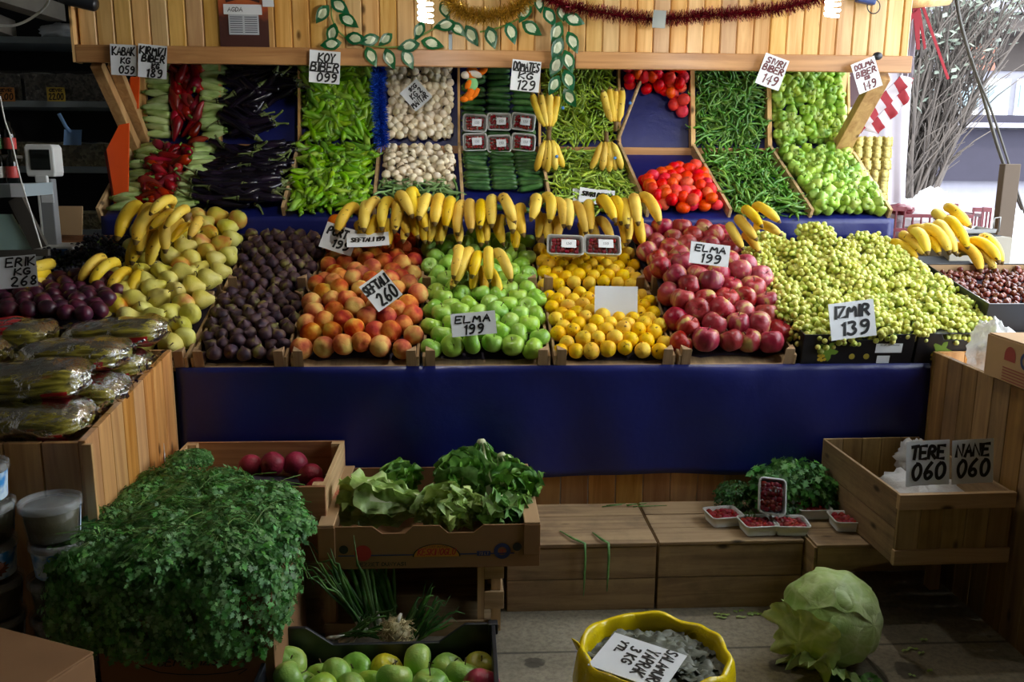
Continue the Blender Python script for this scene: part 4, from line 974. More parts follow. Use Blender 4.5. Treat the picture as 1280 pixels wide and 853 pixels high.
# ================================================================== BANANAS
def finger(R0, a0, a1, r, n=18):
    """a banana along an arc in the local yz plane, its neck at the origin"""
    pts = [V(0, -R0*math.sin(a0+(a1-a0)*k/(n-1)), R0*math.cos(a0+(a1-a0)*k/(n-1))) for k in range(n)]; o_ = pts[0].copy() if a0 > -.2 else V(0, 0, R0); pts = [p-o_ for p in pts]
    def pr(t): return r*(.36 if t < .03 else .42+.58*min(1, max(0, (t-.05)/.17)) if t < .24 else 1 if t < .70 else max(.24, 1-((t-.70)/.30)**2.2*.80) if t < .97 else .2)
    return MB().tube(pts, [pr(k/(n-1)) for k in range(n)], 10, mfn=lambda q: 1 if q >= n-2 else 0).mesh('banana_peel', ['banana', 'bananatip'])
FING = [finger(L_/a_, PI/2-a_/2, PI/2+a_/2, .0215) for L_, a_ in ((.185, .95), (.19, 1.15), (.175, .8), (.18, 1.3))]
DRP = [finger(R0, rad(a0), rad(a1), r) for R0, a0, a1, r in ((.105, -38, 92, .0215), (.115, -34, 84, .022), (.10, -40, 98, .021), (.125, -30, 80, .0215))]
CROWN = MB().tube([(0, 0, .012), (0, 0, -.012), (0, -.004, -.03)], [.016, .02, .014], 8).mesh('banana_crown', 'bananatip')
STK = MB().lathe([(.001, 0), (.008, 0), (.008, .0006), (.001, .0007)], 12).mesh('blue_sticker', plain('blue sticker', '#3f7fc0', .4))
def bunch(Mx, fingers, label, group='hands of bananas', sticker=False, crown=True, draped=False):
    """fingers: (x, y, z, tilt sideways, pitch, size, twist)"""
    o = thing('banana_bunch', label, 'bananas', Mx, group)
    for (x, y, z, ti, pi_, s, tw) in fingers:
        obj('banana', R_.choice(DRP if draped else FING), o, T((x, y, z)) @ RY(ti) @ RX(pi_) @ RZ(tw) @ SCL(s*ru(.95, 1.05)))
    if crown: obj('crown', CROWN, o, T((0, .075 if draped else .02, -.03 if draped else 0)))
    if sticker: obj('sticker', STK, o, T((fingers[-1][0]+.012, -.055, -.075)) @ RX(90))
    return o
def drape(px, py, Y, nt, nb, w, label, roll=0, s=1.0, pitch=-4, fan=8, drop=.085):
    """a hand lying over the pile: its upper fingers arch forward and down, the lower ones peep out below"""
    p = atY(px, py, Y); f = []
    for i in range(nt):
        e = (i/(max(1, nt-1))-.5)*2; f.append((e*w/2, ru(-.01, .01), ru(-.012, .012), -e*fan+ru(-6, 6), pitch+ru(-8, 8), s, ru(-14, 14)))
    for i in range(nb):
        e = ((i+.5)/max(1, nb)-.5)*2; f.append((e*w/2*.95, .028+ru(-.004, .004), -drop+ru(-.008, .008), -e*fan*1.4+ru(-4, 4), pitch-2+ru(-5, 5), s*.9, ru(-14, 14)))
    return bunch(T(p) @ RY(roll), f, label, draped=True)
def hang(px, py, Y, xs, upside, label, s=.95, roll=0, st=True):
    p = atY(px, py, Y); f = []
    for (x, ti) in xs: f.append((x*.25, ru(-.01, .004), 0, (ti+180) if upside else ti, ru(-6, 4), s, ru(-10, 10)+(180 if upside else 0)))
    o = bunch(T(p) @ RY(roll), f, label, sticker=st and not upside, crown=False)
    MB().tube([(0, .01, .05 if not upside else -.045), (0, .004, .02 if not upside else -.02), (0, 0, 0)], [.010, .011, .014], 8).build('crown', 'bananatip', o, True)
    if upside and st: obj('sticker', STK, o, T((.058, -.045, .085)) @ RX(90))
    return o
hang(687, 158, 4.40, [(-.1, -22), (-.05, -12), (0, -2), (.05, 10), (.02, 3)], True, 'bananas with tips up standing before the upper chilli peppers, by the divider')
hang(770, 152, 4.40, [(-.1, -18), (-.05, -8), (0, -2), (.06, 4)], True, 'bananas with tips up standing before the upper chilli peppers, beside the empty tomato tray', roll=0)
hang(686, 176, 4.36, [(-.08, 16), (-.03, 7), (.0, 2), (.06, -8), (.09, -22)], False, 'bananas hanging stalk up on the shelf rail, by the cucumbers', .82)
hang(758, 178, 4.36, [(-.09, 22), (-.03, 6), (.02, -4), (.06, -14), (.09, -22)], False, 'bananas hanging stalk up on the shelf rail, beside the stick', .82)
spots = [(450, 258, 2, 1, .05, 'over the oranges, leftmost of the central row', 6), (482, 256, 2, 3, .085, 'leaning, second from the left of the central row', 14), (500, 246, 3, 2, .10, 'highest over the oranges, third from the left of the central row', -16),
         (516, 252, 2, 2, .06, 'over the oranges, fourth from the left of the central row', -4), (556, 252, 4, 4, .135, 'behind the green apples, fifth from the left of the central row', 6), (608, 252, 4, 4, .135, 'behind the green apples, sixth from the left of the central row', -6),
         (643, 260, 2, 1, .045, 'at the right of the green apples, seventh of the central row', -8), (690, 250, 4, 4, .13, 'above the left wrapped punnet, eighth of the central row', 10), (736, 257, 3, 3, .11, 'above the right wrapped punnet, ninth of the central row', -10), (786, 252, 4, 3, .12, 'beside the red apples, rightmost of the central row', -6)]
for (x, y, a, b, w, l, ro) in spots: drape(x, y-1, 3.89, a, b, w*1.1, 'banana bunch '+l, ro, 1.16)
drape(598, 316, 3.56, 5, 4, .16, 'banana bunch lying on top of the green apples', 6, 1.05, -4, 14, .07)
drape(192, 262, 3.74, 4, 3, .14, 'large upright banana bunch at the back of the pears, beside the black grapes', 10, 1.35, 4, 6, .10)
drape(232, 262, 3.68, 3, 3, .13, 'banana bunch leaning right at the back of the pears', 34, .95, -10, 6, .06)
drape(150, 334, 3.50, 4, 4, .16, 'banana bunch leaning right between the black grapes and the front pears', 18, .95, -6, 6)
drape(928, 268, 3.72, 4, 2, .14, 'banana bunch fallen left between the red apples and green grapes', -38, 1.0, -6, 6)
p = atY(62, 330, 3.48)
bunch(T(p), [(.0, 0, -.0, 74, -20, 1.05, 0), (-.012, -.02, -.03, 78, -24, 1.1, 0), (-.02, -.04, -.055, 80, -28, 1.0, 0)], 'bananas lying on their side above the plums, behind the ERIK card', crown=False, draped=True)
drape(1130, 296, 3.86, 3, 0, .11, 'banana bunch on its side left behind the green grapes, nearest the blue strip', -42, 1.0, -14, 8)
drape(1166, 282, 3.80, 4, 2, .16, 'large banana bunch above the chestnut box', -16, 1.15, -10, 9, .05)
drape(1178, 262, 3.92, 2, 0, .06, 'two bananas topmost of the bunches above the chestnut box', -30, 1.1, -10, 9, .05)
drape(1215, 302, 3.76, 3, 1, .11, 'small banana bunch above the chestnut box, beside the scale carton', -14, 1.15, -10, 9, .04)
# ================================================================== GRAPES
BER = [MB().lathe([(.02, -.5)]+[(.5*math.sin(PI*j/8), -.52*math.cos(PI*j/8)) for j in range(1, 8)]+[(.02, .5)], 10).mesh('grape_skin', 'grape') for _ in range(1)]
BBER = MB().lathe([(.02, -.5)]+[(.5*math.sin(PI*j/7), -.5*math.cos(PI*j/7)) for j in range(1, 7)]+[(.02, .5)], 9).mesh('black_grape_skin', 'blackgrape')
def cluster(name, cat, label, group, me, Mx, dims, n, d):
    o = thing(name, label, cat, Mx, group); pts = []; tries = 0
    while len(pts) < n and tries < n*60:
        tries += 1
        q = V(ru(-1, 1), ru(-1, 1), ru(-.45, 1)); l = q.length
        if l > 1 or l < .55: continue
        w = 1-.35*max(0, -q.y); p = V(q.x*dims[0]*w, q.y*dims[1], q.z*dims[2])
        if any((p-a).length_squared < (d*.80)**2 for a in pts): continue
        pts.append(p)
    for p in pts: obj('berry', me, o, T(p) @ rrot() @ SCL(d*ru(.88, 1.12)))
    ib = MB()
    for _ in range(70):
        q = V(ru(-1, 1), ru(-1, 1), ru(-.6, .7)).normalized()*ru(.45, .78); ib.add([v_.co for v_ in me.vertices], [tuple(f_.vertices) for f_ in me.polygons], 0, T((q.x*dims[0], q.y*dims[1], q.z*dims[2])) @ SCL(d))
    ib.build('inner_berries', [me.materials[0]], o, True)['kind'] = 'stuff'
    st = MB().tube([(0, dims[1]*.9, .01), (0, 0, dims[2]*.2), (.0, -dims[1]*.8, 0)], [.004, .003, .002], 5)
    for p in pts[::3]: st.tube([p*.35, p*.9], .0015, 4, cap=False)
    st.build('stalk', 'stem', o, True); return o
gy = [(3.17, .875), (3.30, .925), (3.44, .985), (3.58, 1.045), (3.73, 1.10), (3.88, 1.15)]
wherer = ['along the front edge of the black boxes', 'second rank from the front', 'third rank from the front', 'fourth rank from the front', 'fifth rank from the front', 'at the back beside the blue strip']
for r, (y, z) in enumerate(gy):
    xa, xb = [(1.30, 1.94), (1.27, 1.97), (1.27, 1.93), (1.27, 1.86), (1.28, 1.84), (1.36, 1.82)][r]
    n = [6, 6, 5, 5, 4, 3][r]
    for c in range(n):
        x = xa+(xb-xa)*c/(n-1)
        cluster('grape_bunch', 'grapes', 'green grape bunch %s, %s from the left' % (wherer[r], od(c)), 'green grape bunches', BER[0], T((x+ru(-.02, .02), y+ru(-.015, .015), z+.02*math.sin(PI*c/(n-1))+ru(-.012, .012))) @ RX(18) @ RZ(ru(-60, 60)), (.096*ru(.9, 1.1), .10*ru(.9, 1.1), .055), 100, .0225)
for i, (x, y, z) in enumerate([(-1.42, 3.55, 1.02), (-1.55, 3.62, 1.02), (-1.68, 3.62, 1.02), (-1.45, 3.75, 1.075), (-1.58, 3.8, 1.08), (-1.71, 3.82, 1.07), (-1.47, 3.93, 1.11), (-1.62, 3.97, 1.11), (-1.45, 3.42, .97), (-1.74, 3.5, .98)]):
    cluster('black_grape_bunch', 'black grapes', 'black grape bunch left of the pears, %s' % ['near the small tilted bananas', 'in the middle of the front', 'at the left of the middle', 'against the tall bananas', 'in the centre', 'at the left edge behind', 'at the back beside the tall bananas', 'at the very back', 'beside the plums', 'at the front left'][i], 'black grape bunches', BBER, T((x, y, z)) @ RX(18) @ RZ(ru(0, 360)), (.09, .10, .06), 90, .017)
# black printed grape boxes
def carton(name, label, x0, x1, y0, y1, z0, z1, mat, cat='box', notch=None, slope=0, th=.006, lidw=0, Rm=None):
    r = thing(name, label, cat, T(((x0+x1)/2, y0, z0)) @ (Rm or Matrix.Rotation(slope, 4, 'X'))); w = x1-x0; h = z1-z0; d = y1-y0
    def wall(n, ax, pos, lo, hi, nt):
        pts = [(lo, 0), (hi, 0), (hi, h)]
        if nt: a, b, q, e = nt; pts += [(b+e, h), (b, h-q), (a, h-q), (a-e, h)]
        pts.append((lo, h)); mb = MB()
        if ax == 'y': mb.prism(pts, -th/2, th/2, T((0, pos, 0)) @ RX(90))
        else: mb.prism(pts, -th/2, th/2, T((pos, 0, 0)) @ RZ(90) @ RX(90))
        return mb.build(n, mat, r, bevel=.0015)
    wall('front_wall', 'y', th/2, -w/2, w/2, notch); wall('back_wall', 'y', d-th/2, -w/2, w/2, notch)
    wall('side_wall', 'x', -w/2+th/2, th, d-th, None); wall('side_wall', 'x', w/2-th/2, th, d-th, None)
    wbox(MB(), -w/2+th, w/2-th, th, d-th, 0, th).build('bottom', mat, r)
    if lidw:
        for s in (-1, 1): MB().box((s*(w/2-lidw/2), d/2, h+th/2+.0005), (lidw, d+th, th)).build('top_flap', mat, r, bevel=.002)
    return r
def leafprint(r, cx, cz, s, y=-.0012, name='vine_leaf_print'):
    mb = MB(); pts = []
    for i in range(30):
        a = 2*PI*i/30; rr = s*(.36+.12*math.cos(5*a+.6)+.03*math.cos(13*a)); pts.append((cx+s*.06+rr*math.cos(a), y, cz+s*.08+rr*math.sin(a)))
    mb.add(pts, [tuple(range(30))], 0)
    for (dx, dz) in ((-.3, -.12), (-.2, -.22), (-.1, -.14), (-.2, -.04), (-.28, -.3), (-.15, -.34), (-.02, -.3)):
        mb.add([(cx+s*dx+s*.075*math.cos(k*PI/5), y-.0006, cz+s*dz+s*.075*math.sin(k*PI/5)) for k in range(10)], [tuple(range(10))], 1)
    return mb.build(name, [plain('printed leaf green', '#6c8f2a', .5), plain('printed grape yellow', '#c8a82c', .5)], r)
for (x0, x1, l) in ((1.245, 1.665, 'black grape box on the tarpaulin edge, under the IZMIR card'), (1.675, 1.985, 'black grape box beside the right plank bin, next to the first grape box')):
    r = carton('grape_box', l, x0, x1, 3.115, 3.53, .768, .885, 'black_card', slope=SL*.55, notch=(-.055, .055, .022, .012)); w = x1-x0; r['group'] = 'black grape boxes'
    wbox(MB(), -w/2, w/2, .0, .05, .1165, .1195).build('front_rim', 'black_card', r) if x0 > 1.5 else None
    leafprint(r, -w/2+.09, .045, .085)
    if x0 < 1.5:
        for dx in (-.02, .035): MB().lathe([(.001, 0), (.011, 0), (.011, .001), (.001, .0015)], 14, T=T((dx, 0, .03)) @ RX(90)).build('printed_dot', plain('printed olive dot', '#a08f30', .5), r)
        MB().box((.115, -.0015, .063), (.10, .001, .036)).build('paper_label', 'paper', r); writing(r, [('78 UP. MACHARIS', .115, .076, .006, .075)], .0012, -.0024, 'greyink', 'label_print')
        MB().box((.10, -.0015, .018), (.048, .001, .03)).build('paper_label', 'paper', r)
# chestnut box
r = carton('chestnut_box', 'black cardboard box filled with chestnuts, below the right-hand bananas', 1.98, 2.46, 3.20, 3.70, .875, .985, 'black_card', slope=SL*.6)
wbox(MB(), -.235, .235, .491, .4935, .012, .105).build('inner_lining', 'cardpale', r)
cb = Bin(1.99, 2.45, 3.215, .905, 3.68, 1.02)
heap('chestnut', cb, 300, .030, .022, .045, 'glossy brown chestnut in the black cardboard box', 'chestnuts in the black box', lambda: tilt(80), mar=.012)
o = MB().add([cb.p(0, 0, .018), cb.p(cb.w, 0, .018), cb.p(cb.w, cb.L, .018), cb.p(0, cb.L, .018)], [(0, 1, 2, 3)]).build('shading_sheet', 'shading'); tag(o, 'added dark sheet shading the gaps beneath the chestnuts', 'packing paper')  # added sheet giving dark gaps among the chestnuts
# ================================================================== RIGHT SIDE
def quadcloth(c, name, label, mat, cat, nu=16, nv=16, amp=.02, f=4, sag=0):
    a, b, d, e = [Vector(q) for q in c]       # top-left, top-right, bottom-right, bottom-left
    n = (b-a).cross(e-a).normalized()
    def fn(u, v):
        p = (a.lerp(b, u)).lerp(e.lerp(d, u), v); return p+n*(amp*noise.noise(V(u*f, v*f*.5, a.x*3))+amp*.5*math.sin(u*f*5))*(.3+.7*v)
    o = MB().grid(fn, nu, nv).build(name, mat, None, True); sd = o.modifiers.new('thickness', 'SOLIDIFY'); sd.thickness = .002
    return tag(o, label, cat)
t = NT('red and white stripes'); v = t.coords((1, 1, 1), False); sx = t.n.new('ShaderNodeSeparateXYZ'); t.link(v, sx.inputs[0])
f = t.math('GREATER_THAN', t.math('FRACT', t.math('ADD', t.math('MULTIPLY', sx.outputs[0], 7.4), t.math('MULTIPLY', sx.outputs[2], 7.4))), .5); M['stripe'] = t.done(t.mix(f, hx('#b4abae'), hx('#86101c')), .8)
quadcloth([atY(1060, 60, 5.1), atY(1142, 60, 5.1), atY(1129, 300, 5.1), atY(1085, 300, 5.1)], 'white_sheet', 'white plastic sheet hanging behind the egg trays', 'white_cloth', 'sheet', amp=.02)
quadcloth([atY(1128, 20, 4.7), atY(1152, 6, 4.7), atY(1140, 92, 4.75), atY(1118, 132, 4.75)], 'white_awning_cloth', 'white cloth with red bands gathered beside the right end of the fascia', 'white_cloth', 'awning cloth', amp=.03)
cl = bpy.data.objects['white_awning_cloth']
for (c) in ([(1140, 4), (1150, 4), (1150, 62), (1146, 62)], [(1150, 3), (1154, 3), (1187, 98), (1184, 100)], [(1128, 30), (1150, 5), (1152, 9), (1129, 40)], [(1146, 8), (1150, 8), (1158, 60), (1155, 62)]):
    mb = MB(); P = [atY(x, y, 4.66) for x, y in c]; Q = [p+V(0, .004, 0) for p in P]; mb.add(P+Q, [(0, 1, 2, 3), (7, 6, 5, 4), (0, 4, 5, 1), (1, 5, 6, 2), (2, 6, 7, 3), (3, 7, 4, 0)]); b_ = mb.build('red_band', 'red_cloth', cl)
quadcloth([atY(1060, 161, 4.60), atY(1126, 94, 4.60), atY(1143, 98, 4.62), atY(1076, 167, 4.62)], 'striped_cloth', 'red and white striped awning cloth rolled along the right brace', 'stripe', 'awning cloth', amp=.012)
quadcloth([atY(1080, 163, 4.66), atY(1141, 99, 4.66), atY(1138, 122, 4.68), atY(1098, 168, 4.68)], 'striped_cloth', 'red and white striped flap below the rolled awning cloth', 'stripe', 'awning cloth', amp=.012)
o = MB().tube([atY(1118, 4, 4.64), atY(1185, -2, 4.7)], .035, 10).build('awning_pole', 'pine_y', None, True); tag(o, 'wooden awning pole running out from the right end of the fascia', 'pole')
# egg trays
def eggtray():
    n = 6; s = .048; mb = MB()
    def fn(u, v):
        x, y = u*n, v*n; z = .022*(math.cos(2*PI*x)+math.cos(2*PI*y))*.5; return V((u-.5)*n*s, (v-.5)*n*s, z)
    mb.grid(fn, 30, 30); mb.grid(lambda u, v: fn(1-u, v)-V(0, 0, .003), 30, 30)
    for (a, b) in ((-1, 0), (1, 0), (0, -1), (0, 1)):
        w = n*s/2
        for i in range(n):
            c = (-w+s*(i+.5)); p = (a*w, c) if a else (c, b*w)
            mb.prism([(-.016, -.006), (.016, -.006), (.010, .006), (-.010, .006)], -.012, .014, T((p[0], p[1], 0)) @ RZ(0 if b < 0 else 180 if b > 0 else -90 if a < 0 else 90))
    return mb.mesh('egg_tray_pulp', plain('yellowish paper pulp', '#cdbd74', .85, .2, bump=.4))
K['eggtray'] = Kind('egg_tray', 'egg tray', [(eggtray(), [])])
for i in range(18): K['eggtray'].place(T((2.06+ru(-.004, .004), 4.66+ru(-.004, .004), 1.285+i*.0195)) @ RZ(-3), 'empty pulp egg tray in the stack right of the bell peppers, %s from the bottom' % od(i), 'egg trays right of the bell peppers')
o = MB().box((2.06, 4.66, .63), (.3, .3, 1.26)).build('stool_box', 'cardboard', bevel=.004); tag(o, 'tall brown carton under the egg tray stack', 'box')
for i in range(10): K['eggtray'].place(T((2.05, 5.2, 1.57+i*.0195)) @ RZ(4), 'empty pulp egg tray in the rear stack behind the right brace, %s from the bottom' % od(i), 'egg trays behind the brace')
o = MB().box((2.05, 5.2, .77), (.34, .34, 1.55)).build('stool_box', 'cardboard', bevel=.004); tag(o, 'tall brown carton under the rear egg tray stack', 'box')
o = MB().box((0, 0, 0), (.14, .01, .16), T(atY(1041, 104, 5.05)) @ RY(25)).build('white_card_sheet', 'paper'); tag(o, 'crumpled white card sheet above the rear egg trays', 'card')
o = MB().box((0, 0, 0), (.16, .06, .2), T(atY(1060, 112, 5.12)) @ RY(-20)).build('maroon_packet', plain('maroon packet', '#4a1c20', .4), bevel=.01); tag(o, 'dark maroon packet behind the right brace', 'packet')
# red plastic crate of bags
def vcrate(name, label, c, w, d, h, mat, rz=0, cut=0, hollow=True):
    r = thing(name, label, 'crate', T(c) @ RZ(rz))
    for (ax, s) in (('x', -1), ('x', 1), ('y', -1), ('y', 1)):
        L = w if ax == 'y' else d; mb = MB(); n = max(6, int(L/.045))
        def bx(cx, cz, sx, sz):
            if ax == 'y': mb.box((cx, s*d/2, cz), (sx, .012, sz))
            else: mb.box((s*w/2, cx, cz), (.012, sx, sz))
        bx(0, h-.012, L, .024) if not cut else None
        if cut:
            for q in (-1, 1): bx(q*(L/2-L*.09), h-.012, L*.18, .024)
            bx(0, h-.05, L*.66, .02)
        bx(0, .012, L, .024); bx(0, h*.5-.01, L, .02)
        for i in range(n+1):
            x = -L/2+L*i/n; hh = h if (not cut or abs(x) > L*.33) else h-.045; bx(x, hh/2, .008, hh)
        mb.build('slatted_side', mat, r, bevel=.001)
    MB().box((0, 0, .004), (w, d, .008)).build('bottom', mat, r); return r
vcrate('plastic_crate', 'red plastic crate of white carrier bags outside, beyond the bananas', (2.72, 5.15, 1.02), .56, .56, .24, 'red_plastic', -8, 1)
o = MB().box((2.72, 5.15, .505), (.7, .6, 1.01)).build('trestle_box', 'cardboard', bevel=.005); tag(o, 'brown carton supporting the red crate outside', 'box')
def blob(name, label, cat, c, r, mat, amp=.3, f=3, seg=28):
    mb = MB(); pr = [(max(.004, math.sin(PI*i/16)), -math.cos(PI*i/16)) for i in range(17)]
    def dfn(p, a, t): return p*(1+amp*noise.noise(p*f+Vector(c))+amp*.4*abs(noise.noise(p*f*2.7)))
    mb.lathe(pr, seg, 0, SCL(*r), dfn); o = mb.build(name, mat, None, True, T(c)); return tag(o, label, cat)
blob('carrier_bag', 'white carrier bag bulging from the left of the red crate', 'bag', (2.62, 5.14, 1.215), (.15, .14, .075), 'bagwhite')
blob('carrier_bag', 'white carrier bag standing tall at the back of the red crate', 'bag', (2.84, 5.24, 1.25), (.10, .12, .10), 'bagwhite')
blob('red_bag', 'red plastic bag in the left corner of the red crate', 'bag', (2.52, 5.0, 1.24), (.07, .08, .03), 'red_plastic')
o = wbox(MB(), 2.35, 2.62, 5.5, 5.55, 1.2, 1.32).build('grey_board', 'steel_dark', bevel=.004); tag(o, 'dark grey board behind the red crate at the foot of the tree', 'board')
# scale on its carton
p = atY(1212, 330, 4.05)
p = atY(1230, 300, 4.05); r = carton('scale_carton', 'pale carton carrying the steel weighing pan behind the bananas', p.x-.16, p.x+.14, 4.05, 4.35, .90, 1.155, plain('pale grey carton', '#8f897c', .8))
wbox(MB(), -.15, .15, .01, .29, .255, .259).build('top_flap', M['pale grey carton'] if 'pale grey carton' in M else bpy.data.materials['pale grey carton'], r)
r = thing('weighing_scale', 'steel weighing pan with a wire handle on the pale carton', 'scale', T((p.x+.0, 4.2, 1.164)))
MB().lathe([(.02, .0), (.13, 0), (.16, .012), (.165, .03), (.158, .03), (.15, .014), (.02, .008)], 4, T=RZ(45) @ SCL(1, .8, 1)).build('pan', 'metal', r)
MB().tube([(.1, -.05, .015), (.1, -.05, .08), (.13, -.05, .085), (.13, -.05, .015)], .004, 6).build('handle', 'metal', r, True)
wbox(MB(), -.12, .12, -.09, .09, -.004, .0).build('base_plate', 'black_plastic', r)
q = atY(1262, 205, 4.4); o = wbox(MB(), q.x-.035, q.x+.05, 4.38, 4.43, 0, q.z).build('wooden_post', plain('grey brown post', '#544638', .8), bevel=.004); tag(o, 'brown wooden post at the right edge behind the scale', 'post')
o = MB().tube(chain([(1193, -30), (1199, 20), (1214, 75), (1226, 110), (1246, 180), (1262, 225), (1278, 262)], 4.45), .009, 7).build('cable', 'steel_dark', None, True); tag(o, 'thick dark cable slanting down the right side, the outer one', 'cable')
o = MB().tube(chain([(1214, 72), (1222, 96), (1240, 140), (1258, 195), (1272, 240), (1282, 270)], 4.4), .006, 7).build('cable', 'steel_dark', None, True); tag(o, 'thinner cable splitting off below the thick one at the right side', 'cable')
# ------------------------------------------------------------------ outdoors
M['street'] = plain('pale paving', '#8a8a90', .8); M['bldg'] = plain('white painted wall', '#86848e', .8); M['stone'] = plain('grey stone plinth', '#2c2936', .9, bump=.6, bscale=8); M['salmon'] = plain('salmon wall', '#a8705c', .8); M['awn'] = plain('brown shop awning', '#3e3632', .8)
M['pane'] = plain('bluish window glass', '#7f949c', .15); M['bark'] = plain('grey bark', '#5a524c', .9, bump=.6); M['paleleaf'] = leafmat('pale winter leaf', ['#6f786c', '#8b9386'], .6, .2)
o = wbox(MB(), 2.5, 30, -3.5, 40, -.25, -.2).build('street', 'street'); struct(o, 'bright pale paved street beyond the stall', 'street')
o = wbox(MB(), -3.4, 2.5, 6.0, 40, -.25, -.2).build('yard', 'street'); struct(o, 'pale paving behind the stall', 'ground')
A = atY(1080, 0, 15.0); B = atY(1400, 0, 15.0)
bd = thing('shop_building', 'pale building across the street with brown awning and stone plinth', 'building', T((A.x, 15, -.2)))
def zz(py): return atY(1200, py, 15).z
def bb(name, px0, px1, py0, py1, mat, dy=0, th=.3):
    a = atY(px0, py1, 15); b = atY(px1, py0, 15); return wpart(name, wbox(MB(), a.x, b.x, 15-dy, 15-dy+th, zz(py1), zz(py0)), mat, bd)
bb('wall', 1020, 1500, -120, 260, 'bldg'); bb('stone_plinth', 1020, 1500, 162, 226, 'stone', .12); bb('ledge', 1020, 1500, 154, 160, 'bldg', .3); bb('dark_band', 1020, 1500, 144, 154, 'stone', .15)
bb('awning', 1160, 1500, 26, 46, 'awn', .7, .8); bb('salmon_panel', 1195, 1245, 48, 88, 'salmon', .06); bb('shade_panel', 1245, 1500, 46, 88, 'awn', .05); bb('upper_ledge', 1160, 1500, 14, 24, 'bldg', .8, .9)
for (a, b) in ((1185, 1225), (1228, 1262), (1266, 1310), (1120, 1175)):
    w_ = bb('window', a, b, 98, 144, 'white_plastic', .05); 
    q = atY((a+b)/2, 121, 15); e = (b-a)*mpp(q)
    MB().box((q.x, 14.93, q.z), (e*.8, .03, .36)).build('pane', 'pane', w_)
for i in range(5): bb('upper_post', 1170+i*32, 1174+i*32, -60, 14, 'shade_panel' if 0 else 'stone', .02)
def tree(label, base, stems, seed, H, lean):
    rr = random.Random(seed); r = thing('street_tree', label, 'tree', T(base)); mb = MB()
    mb.tube([(0, 0, 0), (.02, 0, .5), (.04, 0, 1.0)], [.24, .17, .10], 10)
    lv = MB()
    for i in range(stems):
        a = rr.uniform(-.5, .75); b = rr.uniform(-.4, .4); q = V(rr.uniform(-.16, .2), rr.uniform(-.12, .12), .7+rr.uniform(0, .3)); d = V(a*lean, b*.6, 1).normalized(); pts = [q.copy()]; L = H*rr.uniform(.5, 1)
        for k in range(7): q = q+d*(L/7); d = (d+V(rr.uniform(-.12, .16), rr.uniform(-.1, .1), rr.uniform(-.05, .1))).normalized(); pts.append(q.copy())
        r0 = rr.uniform(.012, .032); mb.tube(pts, [r0*(1-.85*k/7) for k in range(8)], 5)
        for k in range(2, 8):
            for _ in range(4):
                d2 = (d+V(rr.uniform(-.9, .9), rr.uniform(-.6, .6), rr.uniform(-.2, .6))).normalized(); e = pts[k]+d2*rr.uniform(.3, .8); mb.tube([pts[k], (pts[k]+e)/2+V(0, 0, .04), e], [.008, .006, .003], 4)
                for _ in range(0 if k < 5 else 3):
                    c = pts[k].lerp(e, rr.uniform(.3, 1))+V(rr.uniform(-.1, .1), rr.uniform(-.1, .1), rr.uniform(-.1, .1)); dd = V(rr.uniform(-1, 1), rr.uniform(-1, 1), rr.uniform(-1, 1)).normalized()*.05; ss = dd.orthogonal()*.35
                    lv.add([c-dd, c+ss, c+dd, c-ss], [(0, 1, 2, 3)])
    mb.build('trunk', 'bark', r, True); lv.build('foliage', 'paleleaf', r)['kind'] = 'stuff'; return r
p = atY(1128, 250, 9.0); tree('bushy grey tree with many slender stems behind the white sheet', (p.x, 9.0, -.2), 64, 3, 3.4, .45)
# ================================================================== RIGHT BIN CONTENTS
r = carton('printed_carton', 'brown carton with red and blue print resting on the right plank bin', 1.715, 2.10, 2.28, 2.74, .822, .955, 'cardpale', Rm=RZ(0))
wbox(MB(), -.19, .19, .005, .455, .134, .138).build('top_flap', 'cardpale', r)
Mx = T((-.1925, .23, 0)) @ RZ(-90)
mb = MB()
for k, (x, z) in enumerate(((-.10, .088),)): mb.add([(x+.028*math.cos(a*PI/10), -.0014, z+.028*math.sin(a*PI/10)) for a in range(0, 11)]+[(x-.028, -.0014, z-.018), (x+.028, -.0014, z-.018)], [tuple(range(13))])
mb.build('red_emblem', plain('red box print', '#8a3430', .6), r, Mx=Mx)
mb = MB()
for a in range(16):
    a0, a1 = a*PI/8, (a+1)*PI/8; mb.add([(-.02+.028*math.cos(a0), -.0014, .086+.028*math.sin(a0)), (-.02+.028*math.cos(a1), -.0014, .086+.028*math.sin(a1)), (-.02+.017*math.cos(a1), -.0014, .086+.017*math.sin(a1)), (-.02+.017*math.cos(a0), -.0014, .086+.017*math.sin(a0))], [(0, 1, 2, 3)])
mb.build('blue_emblem', plain('blue box print', '#2c3a62', .6), r, Mx=Mx)
mb = MB()
for i in range(5): ribbon(mb, [(-.13, .046-i*.0095), (.01+ru(-.03, .02), .046-i*.0095)], .0035, -.0014)
mb.build('print_lines', plain('red box lines', '#8a4038', .6), r, Mx=Mx)
blob('plastic_bag', 'crumpled clear plastic bag in the right bin between grape box and carton', 'bag', (1.85, 2.92, .86), (.07, .09, .10), 'bagwhite', .35, 4)
o = MB().lathe([(.004, 0), (.04, 0), (.045, .05), (.04, .09), (.02, .1), (.004, .1)], 16, T=T((1.80, 2.80, .765)) @ RX(20)).build('white_tub', 'white_plastic', None, True); tag(o, 'small white tub in the right bin below the plastic bag', 'tub')
